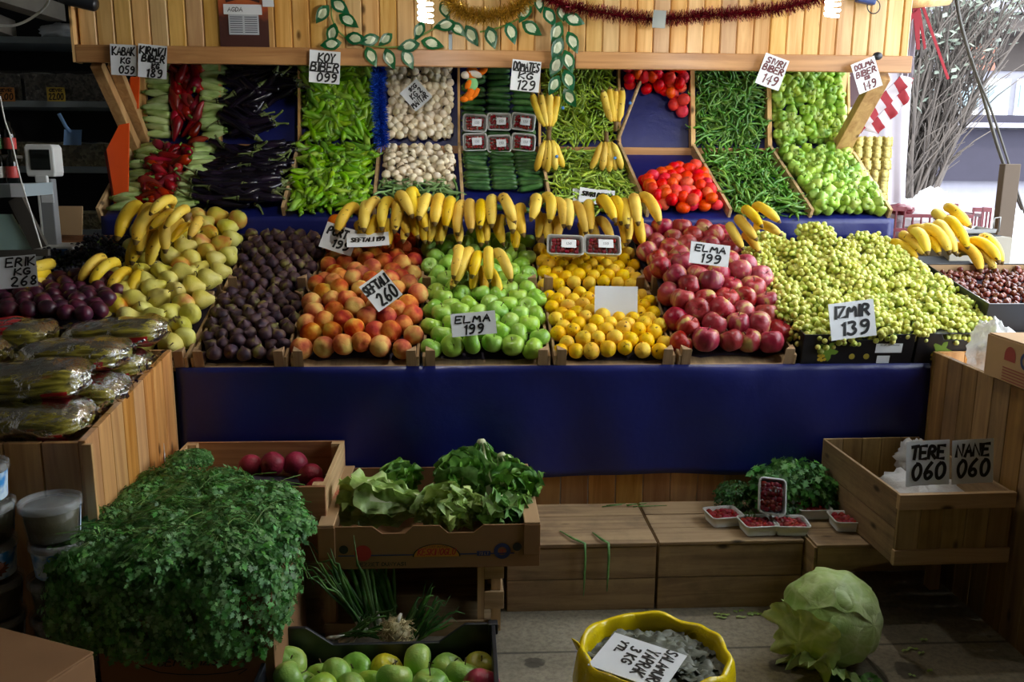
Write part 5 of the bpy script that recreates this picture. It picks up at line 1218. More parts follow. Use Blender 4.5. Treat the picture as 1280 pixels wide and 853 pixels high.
# ================================================================== LEFT SIDE
bagprint = plain('red bag print', '#c01c24', .35)
def picklebag(Mx, label, seed):
    o = thing('pickle_bag', label, 'pickle bag', Mx, 'bags of pickled peppers'); s = seed*3.3
    L, W, Hh = .35, .21, .10
    def pil(sc, end, amp, u, v):
        x = (u-.5)*L; e = max(0, 1-abs(2*u-1)**5)**.5 if not end else max(.12, (1-abs(2*u-1)**6))**.6
        a = 2*PI*v; ca, sa = math.cos(a), math.sin(a); q = abs(ca)**.8*math.copysign(1, ca); w = abs(sa)**.9*math.copysign(1, sa)
        k = 1+amp*noise.noise(V(x*14+s, q*3, w*3))
        return V(x*sc, q*W/2*e*sc*k, w*Hh/2*e*sc*k)
    def inner(u, v):
        p = pil(.93, False, .12, u, v); rdg = .0022*math.sin(v*2*PI*17+2*math.sin(u*9+s)); n = V(0, p.y/(W*W), p.z/(Hh*Hh)); n = n.normalized() if n.length > 1e-6 else n; return p+n*rdg
    MB().grid(inner, 26, 102).build('pickled_peppers', 'pickle', o, True)
    MB().grid(lambda u, v: pil(1.0, True, .22, u, v), 34, 30).build('clear_film', 'film', o, True)
    def band(u, v): return pil(1.003, True, .22, .28+.34*u+.04*math.sin(3*v), .06+.38*v)
    MB().grid(band, 10, 12, ).build('printed_band', bagprint, o, True) if seed % 2 else MB().grid(lambda u, v: pil(1.004, True, .22, .66+.2*u, .53+.3*v), 8, 10).build('printed_band', bagprint, o, True)
    def crimp(u, v): return V(L/2*(.97+.11*u), (v-.5)*W*(.55+.4*u), .02+.014*noise.noise(V(u*4+s, v*8, 2))+.008*math.sin(v*16)*u)
    MB().grid(crimp, 6, 18).build('crimped_end', 'film', o, True)
    return o
for i, (x, y, z, rz, ry, l) in enumerate([(-1.22, 2.47, .775, -4, 0, 'pickle bag at the front corner of the bin over the buckets'), (-1.60, 2.47, .775, 3, 0, 'pickle bag at the front left of the bin'), (-1.20, 2.68, .80, 3, 0, 'pickle bag second from the front along the plank bin edge'), (-1.58, 2.70, .80, -3, 0, 'pickle bag second from the front at the left'),
        (-1.20, 2.90, .83, 0, 2, 'pickle bag at the back along the plank bin edge, below the pears'), (-1.58, 2.92, .83, 4, 0, 'pickle bag at the back left, below the plums'), (-1.26, 2.56, .865, 6, 4, 'pickle bag lying on top of the front ones, nearest the bin edge'), (-1.62, 2.58, .865, -5, -3, 'pickle bag lying on top at the front left'),
        (-1.22, 2.79, .89, -5, 3, 'pickle bag lying on top in the middle of the bin edge'), (-1.60, 2.80, .89, 2, 0, 'pickle bag lying on top, middle left'), (-1.17, 2.985, .92, 3, 6, 'uppermost pickle bag at the back corner touching the front pears'), (-1.54, 3.0, .915, -3, 0, 'uppermost pickle bag at the back, under the plums')]):
    picklebag(T((x, y, z)) @ RZ(rz) @ RY(-ry) @ RX(ru(-6, 10)), l, i)
# plums, dark crate
fcrate(-1.92, -1.47, 3.13, .80, .36, 'wooden crate of plums at the far left, behind the pickle bags')
rows('plum', -1.92, -1.30, [(3.15, .955), (3.50, 1.03)], .062, 'dark red plum', 'in the far left heap', 'plums at the far left', anyr, .78, .02, .12, xs=1.02)
o = liner(-1.93, -1.28, [(3.12, .94), (3.52, 1.02)], 'shading_sheet', '', 'shading', .03); tag(o, 'added dark sheet shading the gaps beneath the plums', 'packing paper')  # added sheet, shade colour between the plums
o = liner(-1.85, -1.32, [(3.5, .96), (4.05, 1.11)], 'shading_sheet', '', 'shading', .01); tag(o, 'added dark sheet shading the gaps beneath the black grapes', 'packing paper')  # added sheet, shade colour between the black grapes
o = MB().box((0, 0, 0), (.12, .006, .13), T(atY(86, 276, 4.02)) @ RX(-15)).build('card_flap', 'cardpale', bevel=.002); tag(o, 'pale cardboard flap behind the black grapes', 'cardboard')
o = wbox(MB(), -1.93, -1.52, 4.03, 4.07, 1.03, 1.16).build('wooden_board', 'redwood', bevel=.003); tag(o, 'brown crate board under the lower pale squash at the far left', 'board')
# weighing display on its column
r = thing('scale_display', 'white electronic scale display on a column before the dark shelves', 'scale', T((-1.76, 3.95, 1.06)))
def loc(x, y, z): return (x+1.76, y-3.95, z-1.06)
MB().box((0, 0, .02), (.2, .22, .10)).build('base', 'white_plastic', r, bevel=.008)
MB().box((.03, -.112, .03), (.1, .004, .06)).build('blue_label', plain('blue scale label', '#3a6496', .4), r)
MB().box((-.03, 0, .2), (.062, .05, .30)).build('column', 'grey_plastic', r, bevel=.004); MB().box((-.056, -.026, .2), (.008, .004, .29)).build('white_edge', 'white_plastic', r)
MB().box((-.02, -.027, .28), (.05, .004, .06)).build('paper_label', 'paper', r)
mb = MB(); mb.prism([(-.06, 0), (.052, 0), (.056, .02), (.056, .12), (.046, .135), (-.056, .135), (-.064, .12), (-.064, .02)], 0, .09, T((-.02, .03, .36)) @ RX(90)); mb.build('display_head', 'white_plastic', r, bevel=.006)
MB().box((-.020, -.0615, .43), (.082, .004, .085)).build('screen', 'screen', r, bevel=.002); MB().box((-.02, -.061, .35), (.05, .02, .03)).build('neck', 'white_plastic', r, bevel=.004)
# shelves with pulses
r = thing('shop_shelf', 'dark metal shop shelves with bins of pulses at the left', 'shelf', T((-2.3, 5.3, 0)))
for z in (1.06, 1.415, 1.775, 2.115): wpart('shelf_board', wbox(MB(), -3.2, -1.55, 5.2, 5.6, z, z+.035), 'shelf', r, bevel=.003)
for x in (-3.19, -1.6): wpart('upright', wbox(MB(), x-.02, x+.02, 5.55, 5.6, 0, 2.6), 'shelf', r)
wpart('back_panel', wbox(MB(), -3.2, -1.56, 5.602, 5.61, 0, 2.6), 'dark', r)
for (x0, x1, z, h, m, l) in ((-2.85, -2.45, 1.811, .16, 'grain2', 'grey bin of dark seeds on the middle shelf, behind the orange tag'), (-2.44, -1.90, 1.811, .16, 'grain2', 'grey bin of dark seeds on the middle shelf, behind the yellow tag'), (-2.75, -2.28, 1.451, .14, 'grain', 'bin of pulses on the lower shelf behind the scale display'), (-2.27, -1.80, 1.451, .14, 'grain', 'bin of pulses on the lower shelf beside the orange bags'), (-2.3, -1.7, 1.096, .10, 'grain', 'bin of pulses on the bottom shelf above the black grapes')):
    b = thing('pulse_bin', l, 'bin', T(((x0+x1)/2, 5.22, z)), 'bins of pulses')
    mb = MB(); wbox(mb, x0, x1, 5.22, 5.224, z, z+h); wpart('clear_front', mb, 'wrap', b)
    def fn(u, v): return V(x0+.004+(x1-x0-.008)*u, 5.228+.3*v, z+h*(.88+.3*v*(1-v)+.08*noise.noise(V(u*6, v*4, x0))))
    mb = MB().grid(fn, 24, 12); n0 = len(mb.v); mb.grid(lambda u, v: V(x0+.004+(x1-x0-.008)*u, 5.227, z+h*.9*v), 2, 2); ob = wpart('pulses', mb, m, b, True); ob['kind'] = 'stuff'
def stag(px, py, txt, mat, l):
    q = atY(px, py, 5.19); k = mpp(q); o = thing('shelf_tag', l, 'price tag', T(q), 'shelf price tags'); MB().box((0, 0, 0), (22*k, .003, 17*k)).build('card', mat, o); writing(o, [(txt, 0, -.012, .034, .08), ('CEVIZ', 0, .022, .014, .07)], .006, -.0025); return o
stag(70, 118, '22.00', 'yellow_tag', 'yellow tag reading 22.00 on the middle shelf'); stag(7, 118, '5.00', 'orange_tag', 'orange tag reading 5.00 on the middle shelf at the left edge')
p = atY(90, 170, 5.17); o = thing('grain_scoop', 'blue plastic scoop stuck in the pulses on the lower shelf', 'scoop', T(p))
MB().tube([(-.06, .0, .12), (-.03, .005, .05), (-.01, .01, .02)], [.011, .010, .012], 8).build('handle', 'blue_scoop', o, True)
MB().grid(lambda u, v: V(.012+.05*math.sin((u-.5)*2.6), -.02+.05*math.cos((u-.5)*2.6)-.03*v, .035-.085*v), 14, 8).build('bowl', 'blue_scoop', o, True)
# orange bag bundles by the brace
for (c, l) in (([(149, 156), (161, 154), (160, 245), (147, 286), (141, 235), (133, 187)], 'large bundle of orange plastic bags hanging below the left brace'), ([(163, 96), (174, 96), (173, 135), (167, 141), (162, 128)], 'small orange plastic bag bundle behind the upper part of the left brace')):
    Y = 4.18 if c[0][1] > 120 else 4.45; o = thing('bag_bundle', l, 'plastic bags', T(atY(*c[0], Y)), 'bundles of orange bags')
    for k in range(4):
        P = [atY(x-(k*2.2), y+(k*1.5), Y)-Vector(o.location)+V(0, .012*k, 0) for x, y in c]; Q = [q+V(0, .009, 0) for q in P]; n = len(P)
        MB().add(P+Q, [tuple(range(n)), tuple(reversed(range(n, 2*n)))]+[(i, n+i, n+(i+1) % n, (i+1) % n) for i in range(n)]).build('bag_sheet', 'orange_bag' if k == 0 else 'red_edge', o)
# counter glass case and bottles at the left edge
r = thing('glass_counter', 'pale green glass counter with a grey metal frame at the left edge', 'counter', T((-1.95, 3.4, .9)))
def quadbox(pts, th=.01):
    P = [Vector(q)-Vector((-1.95, 3.4, .9)) for q in pts]; Q = [q+V(0, th, 0) for q in P]; n = len(P)
    return MB().add(P+Q, [tuple(range(n)), tuple(reversed(range(n, 2*n)))]+[(i, n+i, n+(i+1) % n, (i+1) % n) for i in range(n)])
quadbox([atY(-60, 268, 3.45), atY(14, 268, 3.45), atY(40, 312, 3.45), atY(-60, 314, 3.45)]).build('glass_pane', 'glass_teal', r)
quadbox([atY(10, 252, 3.44), atY(26, 244, 3.44), atY(58, 308, 3.44), atY(40, 312, 3.44)], .02).build('slanted_frame', 'steel_dark', r)
quadbox([atY(-60, 232, 3.44), atY(28, 230, 3.44), atY(28, 246, 3.44), atY(-60, 250, 3.44)], .25).build('top_frame', 'shelf', r); quadbox([atY(-60, 314, 3.44), atY(60, 312, 3.44), atY(60, 320, 3.44), atY(-60, 324, 3.44)], .02).build('sill', 'steel_dark', r)
pb = MB().lathe([(.004, 0), (.02, 0), (.021, .07), (.019, .088), (.009, .105), (.009, .122), (.004, .124)], 14).mesh('bottle_glass', 'bottle')
q = atY(-14, 194, 3.6); o = wbox(MB(), q.x-.1, q.x+.1, 3.56, 3.66, q.z-.012, q.z).build('bottle_rack', 'steel_dark', bevel=.002); tag(o, 'narrow dark rack board for the upper bottles at the left edge', 'rack')
for i, (px, py, lb, l) in enumerate(((2, 229, 'label_white', 'dark bottle with a white label, lower row, at the very edge'), (17, 229, 'label_red', 'dark bottle with a red label, lower row, beside the white string'), (0, 193, 'label_green', 'dark bottle with a green label, upper row at the left edge'), (14, 193, 'label_red', 'dark bottle with a red label, upper row beside the string'))):
    q = atY(px, py, 3.5 if i < 2 else 3.6); o = obj('sauce_bottle', pb, None, T(q)); tag(o, l, 'bottle', 'bottles on the counter')
    MB().lathe([(.0212, .02), (.0216, .021), (.0219, .062), (.0212, .063)], 14).build('label', lb, o, True)
o = MB().box((0, 0, 0), (.05, .004, .05), T(atY(22, 238, 3.43))).build('counter_sticker', 'paper'); tag(o, 'small white sticker on the counter frame at the left edge', 'sticker')
o = MB().tube(chain([(0, 120), (6, 150), (14, 175), (26, 225), (40, 270), (52, 310)], 3.4), .003, 6).build('white_string', 'label_white', None, True); tag(o, 'thin pale string running down past the bottles at the left edge', 'string')
# ceiling beams and cable at the upper left
for (a, b, l) in (((0, -4), (110, 32), 'pale ceiling beam at the upper left, nearer the fascia'), ((-60, 10), (48, 52), 'pale ceiling beam at the upper left edge')):
    o = beam(atY(a[0]-60, a[1]-22, 4.2), atY(b[0]-40, b[1]-16, 5.3), .10, .09).build('ceiling_beam', plain('pale beam', '#a39a8a', .8)); tag(o, l, 'beam')
o = MB().tube(chain([(-20, 30), (15, 32), (40, 22), (58, 6), (64, -12)], 4.3), .006, 7).build('white_cable', 'label_white', None, True); tag(o, 'white cable looping under the ceiling at the upper left', 'cable')
o = MB().lathe([(.02, 0), (.03, .01), (.03, .12), (.024, .16), (.01, .162)], 14, T=T(atY(107, 3, 4.12)) @ RY(-78) @ T((0, 0, -.05))).build('dark_spotlight', 'black_plastic', None, True); tag(o, 'dark spotlight head at the top left corner of the fascia', 'spotlight')
blob('wrapped_packet', 'crumpled plastic packet with blue print on the top shelf', 'packet', atY(76, 40, 5.3), (.10, .08, .045), 'bagwhite', .35)
# ================================================================== FLOOR IN FRONT OF THE STAND
def boardbox(label, x0, x1, y0, y1, z0, z1, nfront=2, ntop=3, mat=('old', 'old', 'old_y'), top=True, name='wooden_crate', rz=0, th=.012, frontgap=.003, sides=True):
    r = thing(name, label, 'crate', T(((x0+x1)/2, y0, z0)) @ RZ(rz), None); w = x1-x0; d = y1-y0; h = z1-z0-(th if top else 0)
    for i in range(nfront):
        a = h*i/nfront; b = h*(i+1)/nfront-frontgap
        wbox(MB(), -w/2, w/2, 0, th, a, b).build('front_board', mat[0], r, bevel=.002); wbox(MB(), -w/2, w/2, d-th, d, a, b).build('back_board', mat[0], r)
        if sides:
            for s in (-1, 1): wbox(MB(), *sorted((s*w/2-s*th*0, s*(w/2-th))), th, d-th, a, b).build('end_board', mat[2], r)
    for s in (-1, 1):
        for q in (0, 1): wbox(MB(), *sorted((s*(w/2-th), s*(w/2-th-.03))), *( (th, th+.03) if q == 0 else (d-th-.03, d-th)), 0, h-.002).build('corner_post', 'post', r)
    if top:
        for i in range(ntop):
            a = d*i/ntop; b = d*(i+1)/ntop-.003; wbox(MB(), -w/2, w/2, a-(.004 if i == 0 else 0), b, h, h+th+ru(-.001, .001)).build('top_board', mat[1], r, bevel=.002)
    else: wbox(MB(), -w/2+th, w/2-th, th, d-th, 0, th).build('bottom_board', mat[1], r)
    return r
boardbox('upturned wooden crate on the floor under two green onion leaves', .142, .646, 2.735, 3.09, 0, .243)
boardbox('upturned wooden crate on the floor carrying the punnets', .655, 1.150, 2.735, 3.09, 0, .246, 2, 3)
# broken low crate below the herb crate
r = thing('broken_crate', 'broken low crate under the pale herb crate, with a gap below its front board', 'crate', T((1.42, 2.66, 0)))
for i in range(3): wpart('top_board', wbox(MB(), 1.165, 1.70, 2.66+i*.142, 2.66+i*.142+.138, .246, .258), 'old', r, bevel=.002)
pts = [(1.17, .14), (1.24, .155), (1.32, .175), (1.45, .20), (1.70, .215), (1.70, .245), (1.165, .245)]
wpart('front_board', MB().prism(pts, -2.672, -2.66, RX(90)), 'old', r); wpart('end_board', wbox(MB(), 1.158, 1.17, 2.66, 3.08, .10, .25), 'old_y', r); wpart('foot_board', wbox(MB(), 1.16, 1.71, 2.90, 2.915, .04, .135), 'old', r, bevel=.002)
wpart('leg', wbox(MB(), 1.665, 1.70, 2.83, 2.87, 0, .246), 'post', r); wpart('leg', wbox(MB(), 1.175, 1.205, 2.98, 3.02, 0, .246), 'post', r); wpart('leg', wbox(MB(), 1.66, 1.695, 3.03, 3.07, 0, .246), 'post', r)
# herb crate with two cards
r = thing('herb_crate', 'pale slatted wooden crate of plastic bags holding the TERE and second 060 card', 'crate', T((1.345, 2.50, .262)) @ RZ(1.5)); w, d, h = .372, .56, .235
mb = MB(); n = 5
for i in range(n): wbox(mb, w*i/n+.001, w*(i+1)/n-.002, 0, .010, .045, h-.045)
mb.build('front_slats', 'herbwood', r); wbox(MB(), -.004, w+.004, -.008, .012, h-.05, h).build('front_rail', 'crate', r, bevel=.002); wbox(MB(), -.004, w+.004, -.008, .012, 0, .05).build('front_rail', 'crate', r, bevel=.002)
mb = MB()
for i in range(n): wbox(mb, w*i/n+.001, w*(i+1)/n-.002, d-.01, d, 0, h)
mb.build('back_slats', 'herbwood', r)
for x in (0, w-.01):
    for k in range(2): wbox(MB(), x, x+.01, .011, d-.011, h*k/2+.001, h*(k+1)/2-.002).build('side_board', 'old_y', r, bevel=.0015)
wbox(MB(), .01, w-.01, .01, d-.01, 0, .01).build('bottom_board', 'old', r)
blob('plastic_bag', 'crumpled translucent plastic bag inside the pale herb crate', 'bag', (1.53, 2.72, .385), (.14, .16, .085), 'bagwhite', .4, 4)
blob('plastic_bag', 'plastic bag bulging at the back right corner of the pale herb crate', 'bag', (1.63, 2.95, .45), (.06, .07, .07), 'bagwhite', .4, 4)
# radish crate stack at the left
boardbox('wooden crate of beetroot behind the parsley, reddish inside', -.985, -.43, 2.60, 3.06, .262, .512, 2, 3, ('redwood', 'redwood', 'crate_y'), False)
boardbox('closed wooden crate under the beetroot crate, mostly hidden by parsley', -.985, -.43, 2.62, 3.06, 0, .26, 2, 3, ('old', 'old', 'old_y'))
for i, (x, y, z, l) in enumerate(((-.66, 2.93, .47, 'bright beetroot at the back of the reddish crate'), (-.585, 2.95, .462, 'dark beetroot right of the bright one in the reddish crate'), (-.52, 2.86, .45, 'beetroot with a leafy top at the right wall of the reddish crate'), (-.48, 2.75, .44, 'beetroot at the front right of the reddish crate, upper one'), (-.485, 2.66, .40, 'beetroot at the front right of the reddish crate, lower one'), (-.74, 2.95, .455, 'beetroot half hidden by parsley at the back of the reddish crate'))):
    K['radish'].place(T((x, y, z)) @ tilt(80) @ SCL(.085), l, 'beetroot in the crate')
o = blob('beet_mound', 'added dark mound under the beetroot in the reddish crate', 'packing paper', (-.70, 2.84, .33), (.25, .19, .11), 'shading', .1)  # added dark mound filling the crate below the beetroot
# open crate under the lettuce box with onions
r = thing('open_crate', 'open-fronted wooden crate of spring onions under the lettuce box', 'crate', T((-.16, 2.56, 0)))
for k in range(3): wpart('back_slat', wbox(MB(), -.46, .125, 2.93, 2.942, .02+k*.082, .02+k*.082+.075), 'old', r, bevel=.002)
for k in range(2): wpart('side_slat', wbox(MB(), .062, .125, 2.60+0, 2.612, .085+k*.105, .085+k*.105+.06), 'crate', r, bevel=.002)
for k in range(2): wpart('end_slat', wbox(MB(), .112, .124, 2.613, 2.93, .085+k*.105, .085+k*.105+.06), 'crate_y', r, bevel=.002)
for k in range(3): wpart('end_slat', wbox(MB(), -.46, -.448, 2.61, 2.93, .02+k*.082, .02+k*.082+.07), 'old_y', r)
wpart('corner_post', MB().prism([(.04, 2.60), (.062, 2.60), (.062, 2.66)], .02, .262), 'post', r); wpart('corner_post', wbox(MB(), .085, .115, 2.615, 2.65, 0, .255), 'post', r); wpart('corner_post', wbox(MB(), -.447, -.41, 2.60, 2.64, 0, .255), 'post', r); wpart('corner_post', wbox(MB(), .08, .111, 2.895, 2.929, 0, .262), 'post', r); wpart('corner_post', wbox(MB(), -.447, -.41, 2.895, 2.929, 0, .262), 'post', r)
wpart('bottom_board', wbox(MB(), -.447, .111, 2.61, 2.93, .01, .022), 'old', r); wpart('lip_board', wbox(MB(), -.447, .06, 2.59, 2.602, .0, .05), 'old', r)
for k in range(3): wpart('top_slat', wbox(MB(), -.46, .125, 2.64+.1*k, 2.72+.1*k, .257, .264), 'old', r)
# lettuce carton
r = carton('lettuce_carton', 'printed brown carton of lettuce with rolled side flaps', -.445, .232, 2.53, 3.06, .266, .405, 'cardboard', notch=None)
for c in list(r.children):
    if c.name.split('.')[0] in ('front_wall', 'back_wall'): bpy.data.objects.remove(c)
w, d, h = .677, .53, .139
def fwall(y):
    pts = [(-w/2, 0), (w/2, 0), (w/2, h), (.165, h), (.135, h-.024), (.055, h-.024), (.03, h), (-.05, h), (-.075, h-.024), (-.145, h-.024), (-.175, h), (-w/2, h)]
    return MB().prism(pts, -.003, .003, T((0, y, 0)) @ RX(90)).build('front_wall' if y < .1 else 'back_wall', 'cardboard', r, bevel=.001)
fwall(.003); fwall(d-.003)
for s in (-1, 1): MB().box((s*(w/2-.024), d/2, h+.004), (.05, d+.006, .007)).build('top_flap', 'cardpale', r, bevel=.003); MB().box((s*(w/2-.025), -.003, h*.5+.02), (.052, .005, h*.72)).build('folded_corner', 'cardboard', r, bevel=.002)
def disc(mb, cx, cz, r0, r1=0, y=-.0012, n=24, m=0, a0=0, a1=2*PI, sx=1):
    for i in range(n):
        p, q = a0+(a1-a0)*i/n, a0+(a1-a0)*(i+1)/n; mb.add([(cx+sx*r1*math.cos(p), y, cz+r1*math.sin(p)), (cx+sx*r0*math.cos(p), y, cz+r0*math.sin(p)), (cx+sx*r0*math.cos(q), y, cz+r0*math.sin(q)), (cx+sx*r1*math.cos(q), y, cz+r1*math.sin(q))], [(0, 1, 2, 3)], m)
    return mb
pblue, pred, pyel = plain('navy box print', '#232c5c', .6), plain('red carton print', '#a82424', .6), plain('amber carton print', '#b8741c', .6)
mb = MB(); wbox(mb, -.28, .26, -.0010, -.0006, .043, .047); mb.build('blue_stripe', pblue, r)
disc(MB(), -.205, .053, .026).build('red_disc', pred, r)
mb = disc(MB(), .02, .038, .040, 0, -.0014, 24, 0, 0, PI, 1.75); mb.build('amber_arch', pyel, r); disc(MB(), .02, .038, .042, .0395, -.0017, 24, 0, 0, PI, 1.75).build('arch_outline', 'ink', r)
writing(r, [('KESKINOGLU', .02, .054, .020, .115, .25)], .0036, -.002, pred, 'arch_lettering'); writing(r, [('LEZZET DUNYASI', .02, .071, .0055, .07)], .001, -.002, 'ink', 'arch_lettering')
writing(r, [('LEZZET DUNYASI', -.15, .016, .011, .15, 0)], .0026, -.0014, 'ink', 'print_lettering')
MB().box((.165, -.0013, .046), (.042, .001, .015)).build('blue_panel', pblue, r); writing(r, [('75 LT', .165, .046, .008, .03)], .0014, -.0022, 'cardpale', 'panel_lettering')
disc(MB(), .222, .053, .026, .014, -.0016).build('blue_ring', pblue, r); writing(r, [('191', .222, .053, .011, .018)], .002, -.0016, pred, 'ring_lettering')
for x in (-.262, .268): disc(MB(), x, .068, .014, 0, -.0062).build('hand_hole', 'ink', r)
for s in (-1, 1):
    mb = MB()
    for pl_ in strokes('KESKINOGLU', 0, 0, .016, .10, .2): ribbon(mb, pl_, .003, 0)
    mb.build('flap_lettering', pred, r, Mx=T((s*(w/2-.024), d*.5, h+.0082)) @ RZ(90 if s > 0 else 75) @ RX(-90))
# lettuces
def lettleaf(mb, base, d, nrm, L, W, curl, seed, rib=True):
    d = d.normalized(); s = d.cross(nrm).normalized(); nn = s.cross(d).normalized()
    def fn(u, v):
        t = v; a = (u-.5)*2; w = W*(.20+.8*math.sin(min(1, max(0, t*.78-.02))*PI)**1.2)*(1 if t < .96 else .8)
        ruf = .022*abs(a)**2*math.sin(t*22+seed*3+a*2)*t**.5+.012*noise.noise(V(a*3+seed, t*6, 0))
        bend = curl*t*t*L; p = base+d*(L*t*(1-.15*abs(curl)*t))+s*(a*w/2)+nn*(ruf-bend+.18*w*abs(a)**1.5*(1-t)); return p
    mb.grid(fn, 8, 14, mfn=lambda u, v: 1 if abs(u-.5) < .07+.2*max(0, .6-v) and v < .8 else 0)
def lettuce(base, axis, L, W, label, n=13, openness=.5, pale=False, seed=1, core=True):
    rr = random.Random(seed); o = thing('lettuce', label, 'lettuce', T(base), 'lettuces in the carton'); axis = Vector(axis).normalized(); a = axis.orthogonal().normalized(); b = axis.cross(a); mb = MB()
    for i in range(n):
        an = i*2.4+seed; rad_ = a*math.cos(an)+b*math.sin(an); op = openness*(.3+.9*i/n); d = axis+rad_*op*.75; lettleaf(mb, rad_*.012*(.5+i/n), d, rad_, L*rr.uniform(.8, 1.05), W*rr.uniform(.8, 1.15), rr.uniform(.1, .45), seed+i)
    mb.build('leaves', ['lettuce_pale' if pale else 'lettuce', 'rib'], o, True)
    if core: MB().tube([-axis*.014, -axis*.008, V(0, 0, 0), axis*.035], [.010, .015, .017, .012], 10).build('cut_base', 'rib', o, True)
    return o
lettuce((-.13, 2.72, .40), (-.9, -.12, .12), .28, .11, 'pale lettuce lying on its side at the left of the carton', 16, .55, True, 1)
lettuce((-.20, 2.90, .36), (-.3, .1, .9), .12, .12, 'small green lettuce at the back left of the carton', 12, .9, False, 2)
lettuce((-.02, 2.86, .36), (.1, -.15, 1), .17, .14, 'dark curly lettuce standing in the middle of the carton', 18, .9, False, 3)
lettuce((.06, 2.95, .53), (.05, -.25, -.9), .24, .09, 'lettuce upside down with its pale base highest, at the back right of the carton', 14, .65, False, 4)
lettuce((.13, 2.92, .49), (.25, -.2, -.6), .17, .08, 'lettuce with a cut stub end by the right carton wall', 12, .8, False, 5)
lettuce((.09, 2.70, .42), (.1, -.35, -.1), .14, .10, 'lettuce with a white base at the front right of the carton', 13, 1.0, False, 6)
lettuce((-.05, 2.64, .36), (-.2, -.2, .9), .13, .13, 'pale lettuce in the front middle of the carton, below the curly one', 14, .9, True, 17, False)
lettuce((.15, 2.69, .34), (.1, .1, .9), .11, .10, 'small dark lettuce at the front right corner of the carton', 12, .9, False, 19, False)
lettuce((.02, 2.70, .35), (-.25, -.3, .5), .12, .11, 'lettuce at the front middle of the carton behind the notch', 12, .9, True, 7, False)
lettuce((.17, 2.78, .36), (.1, .1, .9), .14, .12, 'dark lettuce in the right part of the carton', 14, .9, False, 8, False)
# parsley
def compound(mb, p, d, nrm, s, m=0):
    d = d.normalized(); nrm = (nrm-d*nrm.dot(d)); nrm = nrm.normalized() if nrm.length > 1e-6 else d.orthogonal().normalized(); sd = d.cross(nrm)
    for ang, k in ((0, 1), (1.05, .85), (-1.05, .85)):
        e = d*math.cos(ang)+sd*math.sin(ang); f = e.cross(nrm); q = p+d*(s*.25 if ang == 0 else 0); L = s*k
        pts = [(0, 0), (.3, .06), (.42, .40), (.52, .12), (.70, .34), (.76, .16), (.98, .02), (.76, -.16), (.70, -.34), (.52, -.12), (.42, -.40), (.3, -.06)]
        cu = nrm*(-.25*L)
        mb.add([q+e*(x*L)+f*(y*L)+cu*(x*x)+nrm*(.12*L*abs(y)) for x, y in pts], [tuple(range(12))], m)
def leafy_mesh(n, dims, ls, seed, droop=.3, zmin=-.2):
    rr = random.Random(seed); mb = MB(); st = MB(); u = rr.uniform
    for i in range(n):
        q = V(u(-1, 1), u(-1, 1), u(zmin, 1))
        if q.length > 1: q = q.normalized()
        q = q*(u(.72, 1.0)/max(.35, q.length)); p = V(q.x*dims[0], q.y*dims[1], q.z*dims[2]); o_ = V(q.x/dims[0], q.y/dims[1], q.z/dims[2]).normalized()
        nr = (o_+V(u(-.6, .6), u(-.6, .6), u(-.2, .6))).normalized(); d = V(q.x+u(-.7, .7), q.y+u(-.7, .7), u(-.2, .3)-droop); compound(mb, p, d, nr, ls*u(.7, 1.25))
        if i % 4 == 0: st.tube([p*.25+V(0, 0, -.2*dims[2]), p*.7+V(0, 0, .02), p], [.0016, .0013, .001], 4, cap=False)
    return mb, st
PAR = []
for i in range(4):
    mb, st = leafy_mesh(800, (.145, .115, .075), .0245, 20+i); PAR.append((mb.mesh('parsley_leaves', 'parsley', True), st.mesh('parsley_stems', 'parsleystem', True)))
PARH = []
for i in range(2):
    mb, st = leafy_mesh(620, (.12, .055, .14), .026, 40+i, 1.6, -1); PARH.append((mb.mesh('parsley_leaves', 'parsley', True), st.mesh('parsley_stems', 'parsleystem', True)))
def parsley(x, y, z, rz, s, k, label, hang_=False):
    a, b = (PARH if hang_ else PAR)[k]; o = thing('parsley_bunch', label, 'parsley', T((x, y, z)) @ RZ(rz) @ SCL(s), 'parsley bunches'); obj('leaves', a, o); obj('stems', b, o); return o
pz = lambda x, y: .485+.03*(1-((x+.74)/.33)**2)-.02*abs(y-2.4)
pos = [(-.95, 2.22, 'front left'), (-.79, 2.20, 'front centre'), (-.64, 2.22, 'front right'), (-1.00, 2.40, 'left edge'), (-.84, 2.38, 'centre left'), (-.69, 2.38, 'centre'), (-.575, 2.36, 'right edge'), (-.95, 2.54, 'rear left'), (-.79, 2.53, 'rear centre'), (-.62, 2.51, 'rear right'), (-.93, 2.68, 'back beside the plank bin'), (-.80, 2.64, 'back before the beetroot')]
for i, (x, y, l) in enumerate(pos): parsley(x, y, pz(x, y)-.03, i*67, 1.0, i % 4, 'bunch of parsley in the heap by the plank bin, %s' % l)
parsley(-.90, 2.80, .53, 30, .5, 1, 'parsley sprig sticking up against the left wall of the beetroot crate')
for i, (x, y, z, l) in enumerate(((-.95, 2.11, .39, 'left end, beside the buckets'), (-.82, 2.10, .375, 'second from the left'), (-.69, 2.10, .37, 'third from the left'), (-.575, 2.14, .35, 'right end, over the apple crate'), (-.53, 2.28, .39, 'right flank, above the spring onions'), (-1.03, 2.19, .41, 'far left tips before the bucket labels'))):
    parsley(x, y, z, [0, 6, -5, 25, 70, -40][i], 1.0 if i < 5 else .8, i % 2, 'bunch of parsley drooping over the carton front, %s' % l, True)
mb = MB()
for i in range(70):
    a = V(ru(-.95, -.55), ru(2.15, 2.6), .53+ru(-.02, .03)); d = V(ru(-1, 1), ru(-.3, .5), ru(-.1, .1)).normalized()*ru(.06, .13); mb.tube([a, a+d*.5+V(0, 0, .01), a+d], .0014, 4, cap=False)
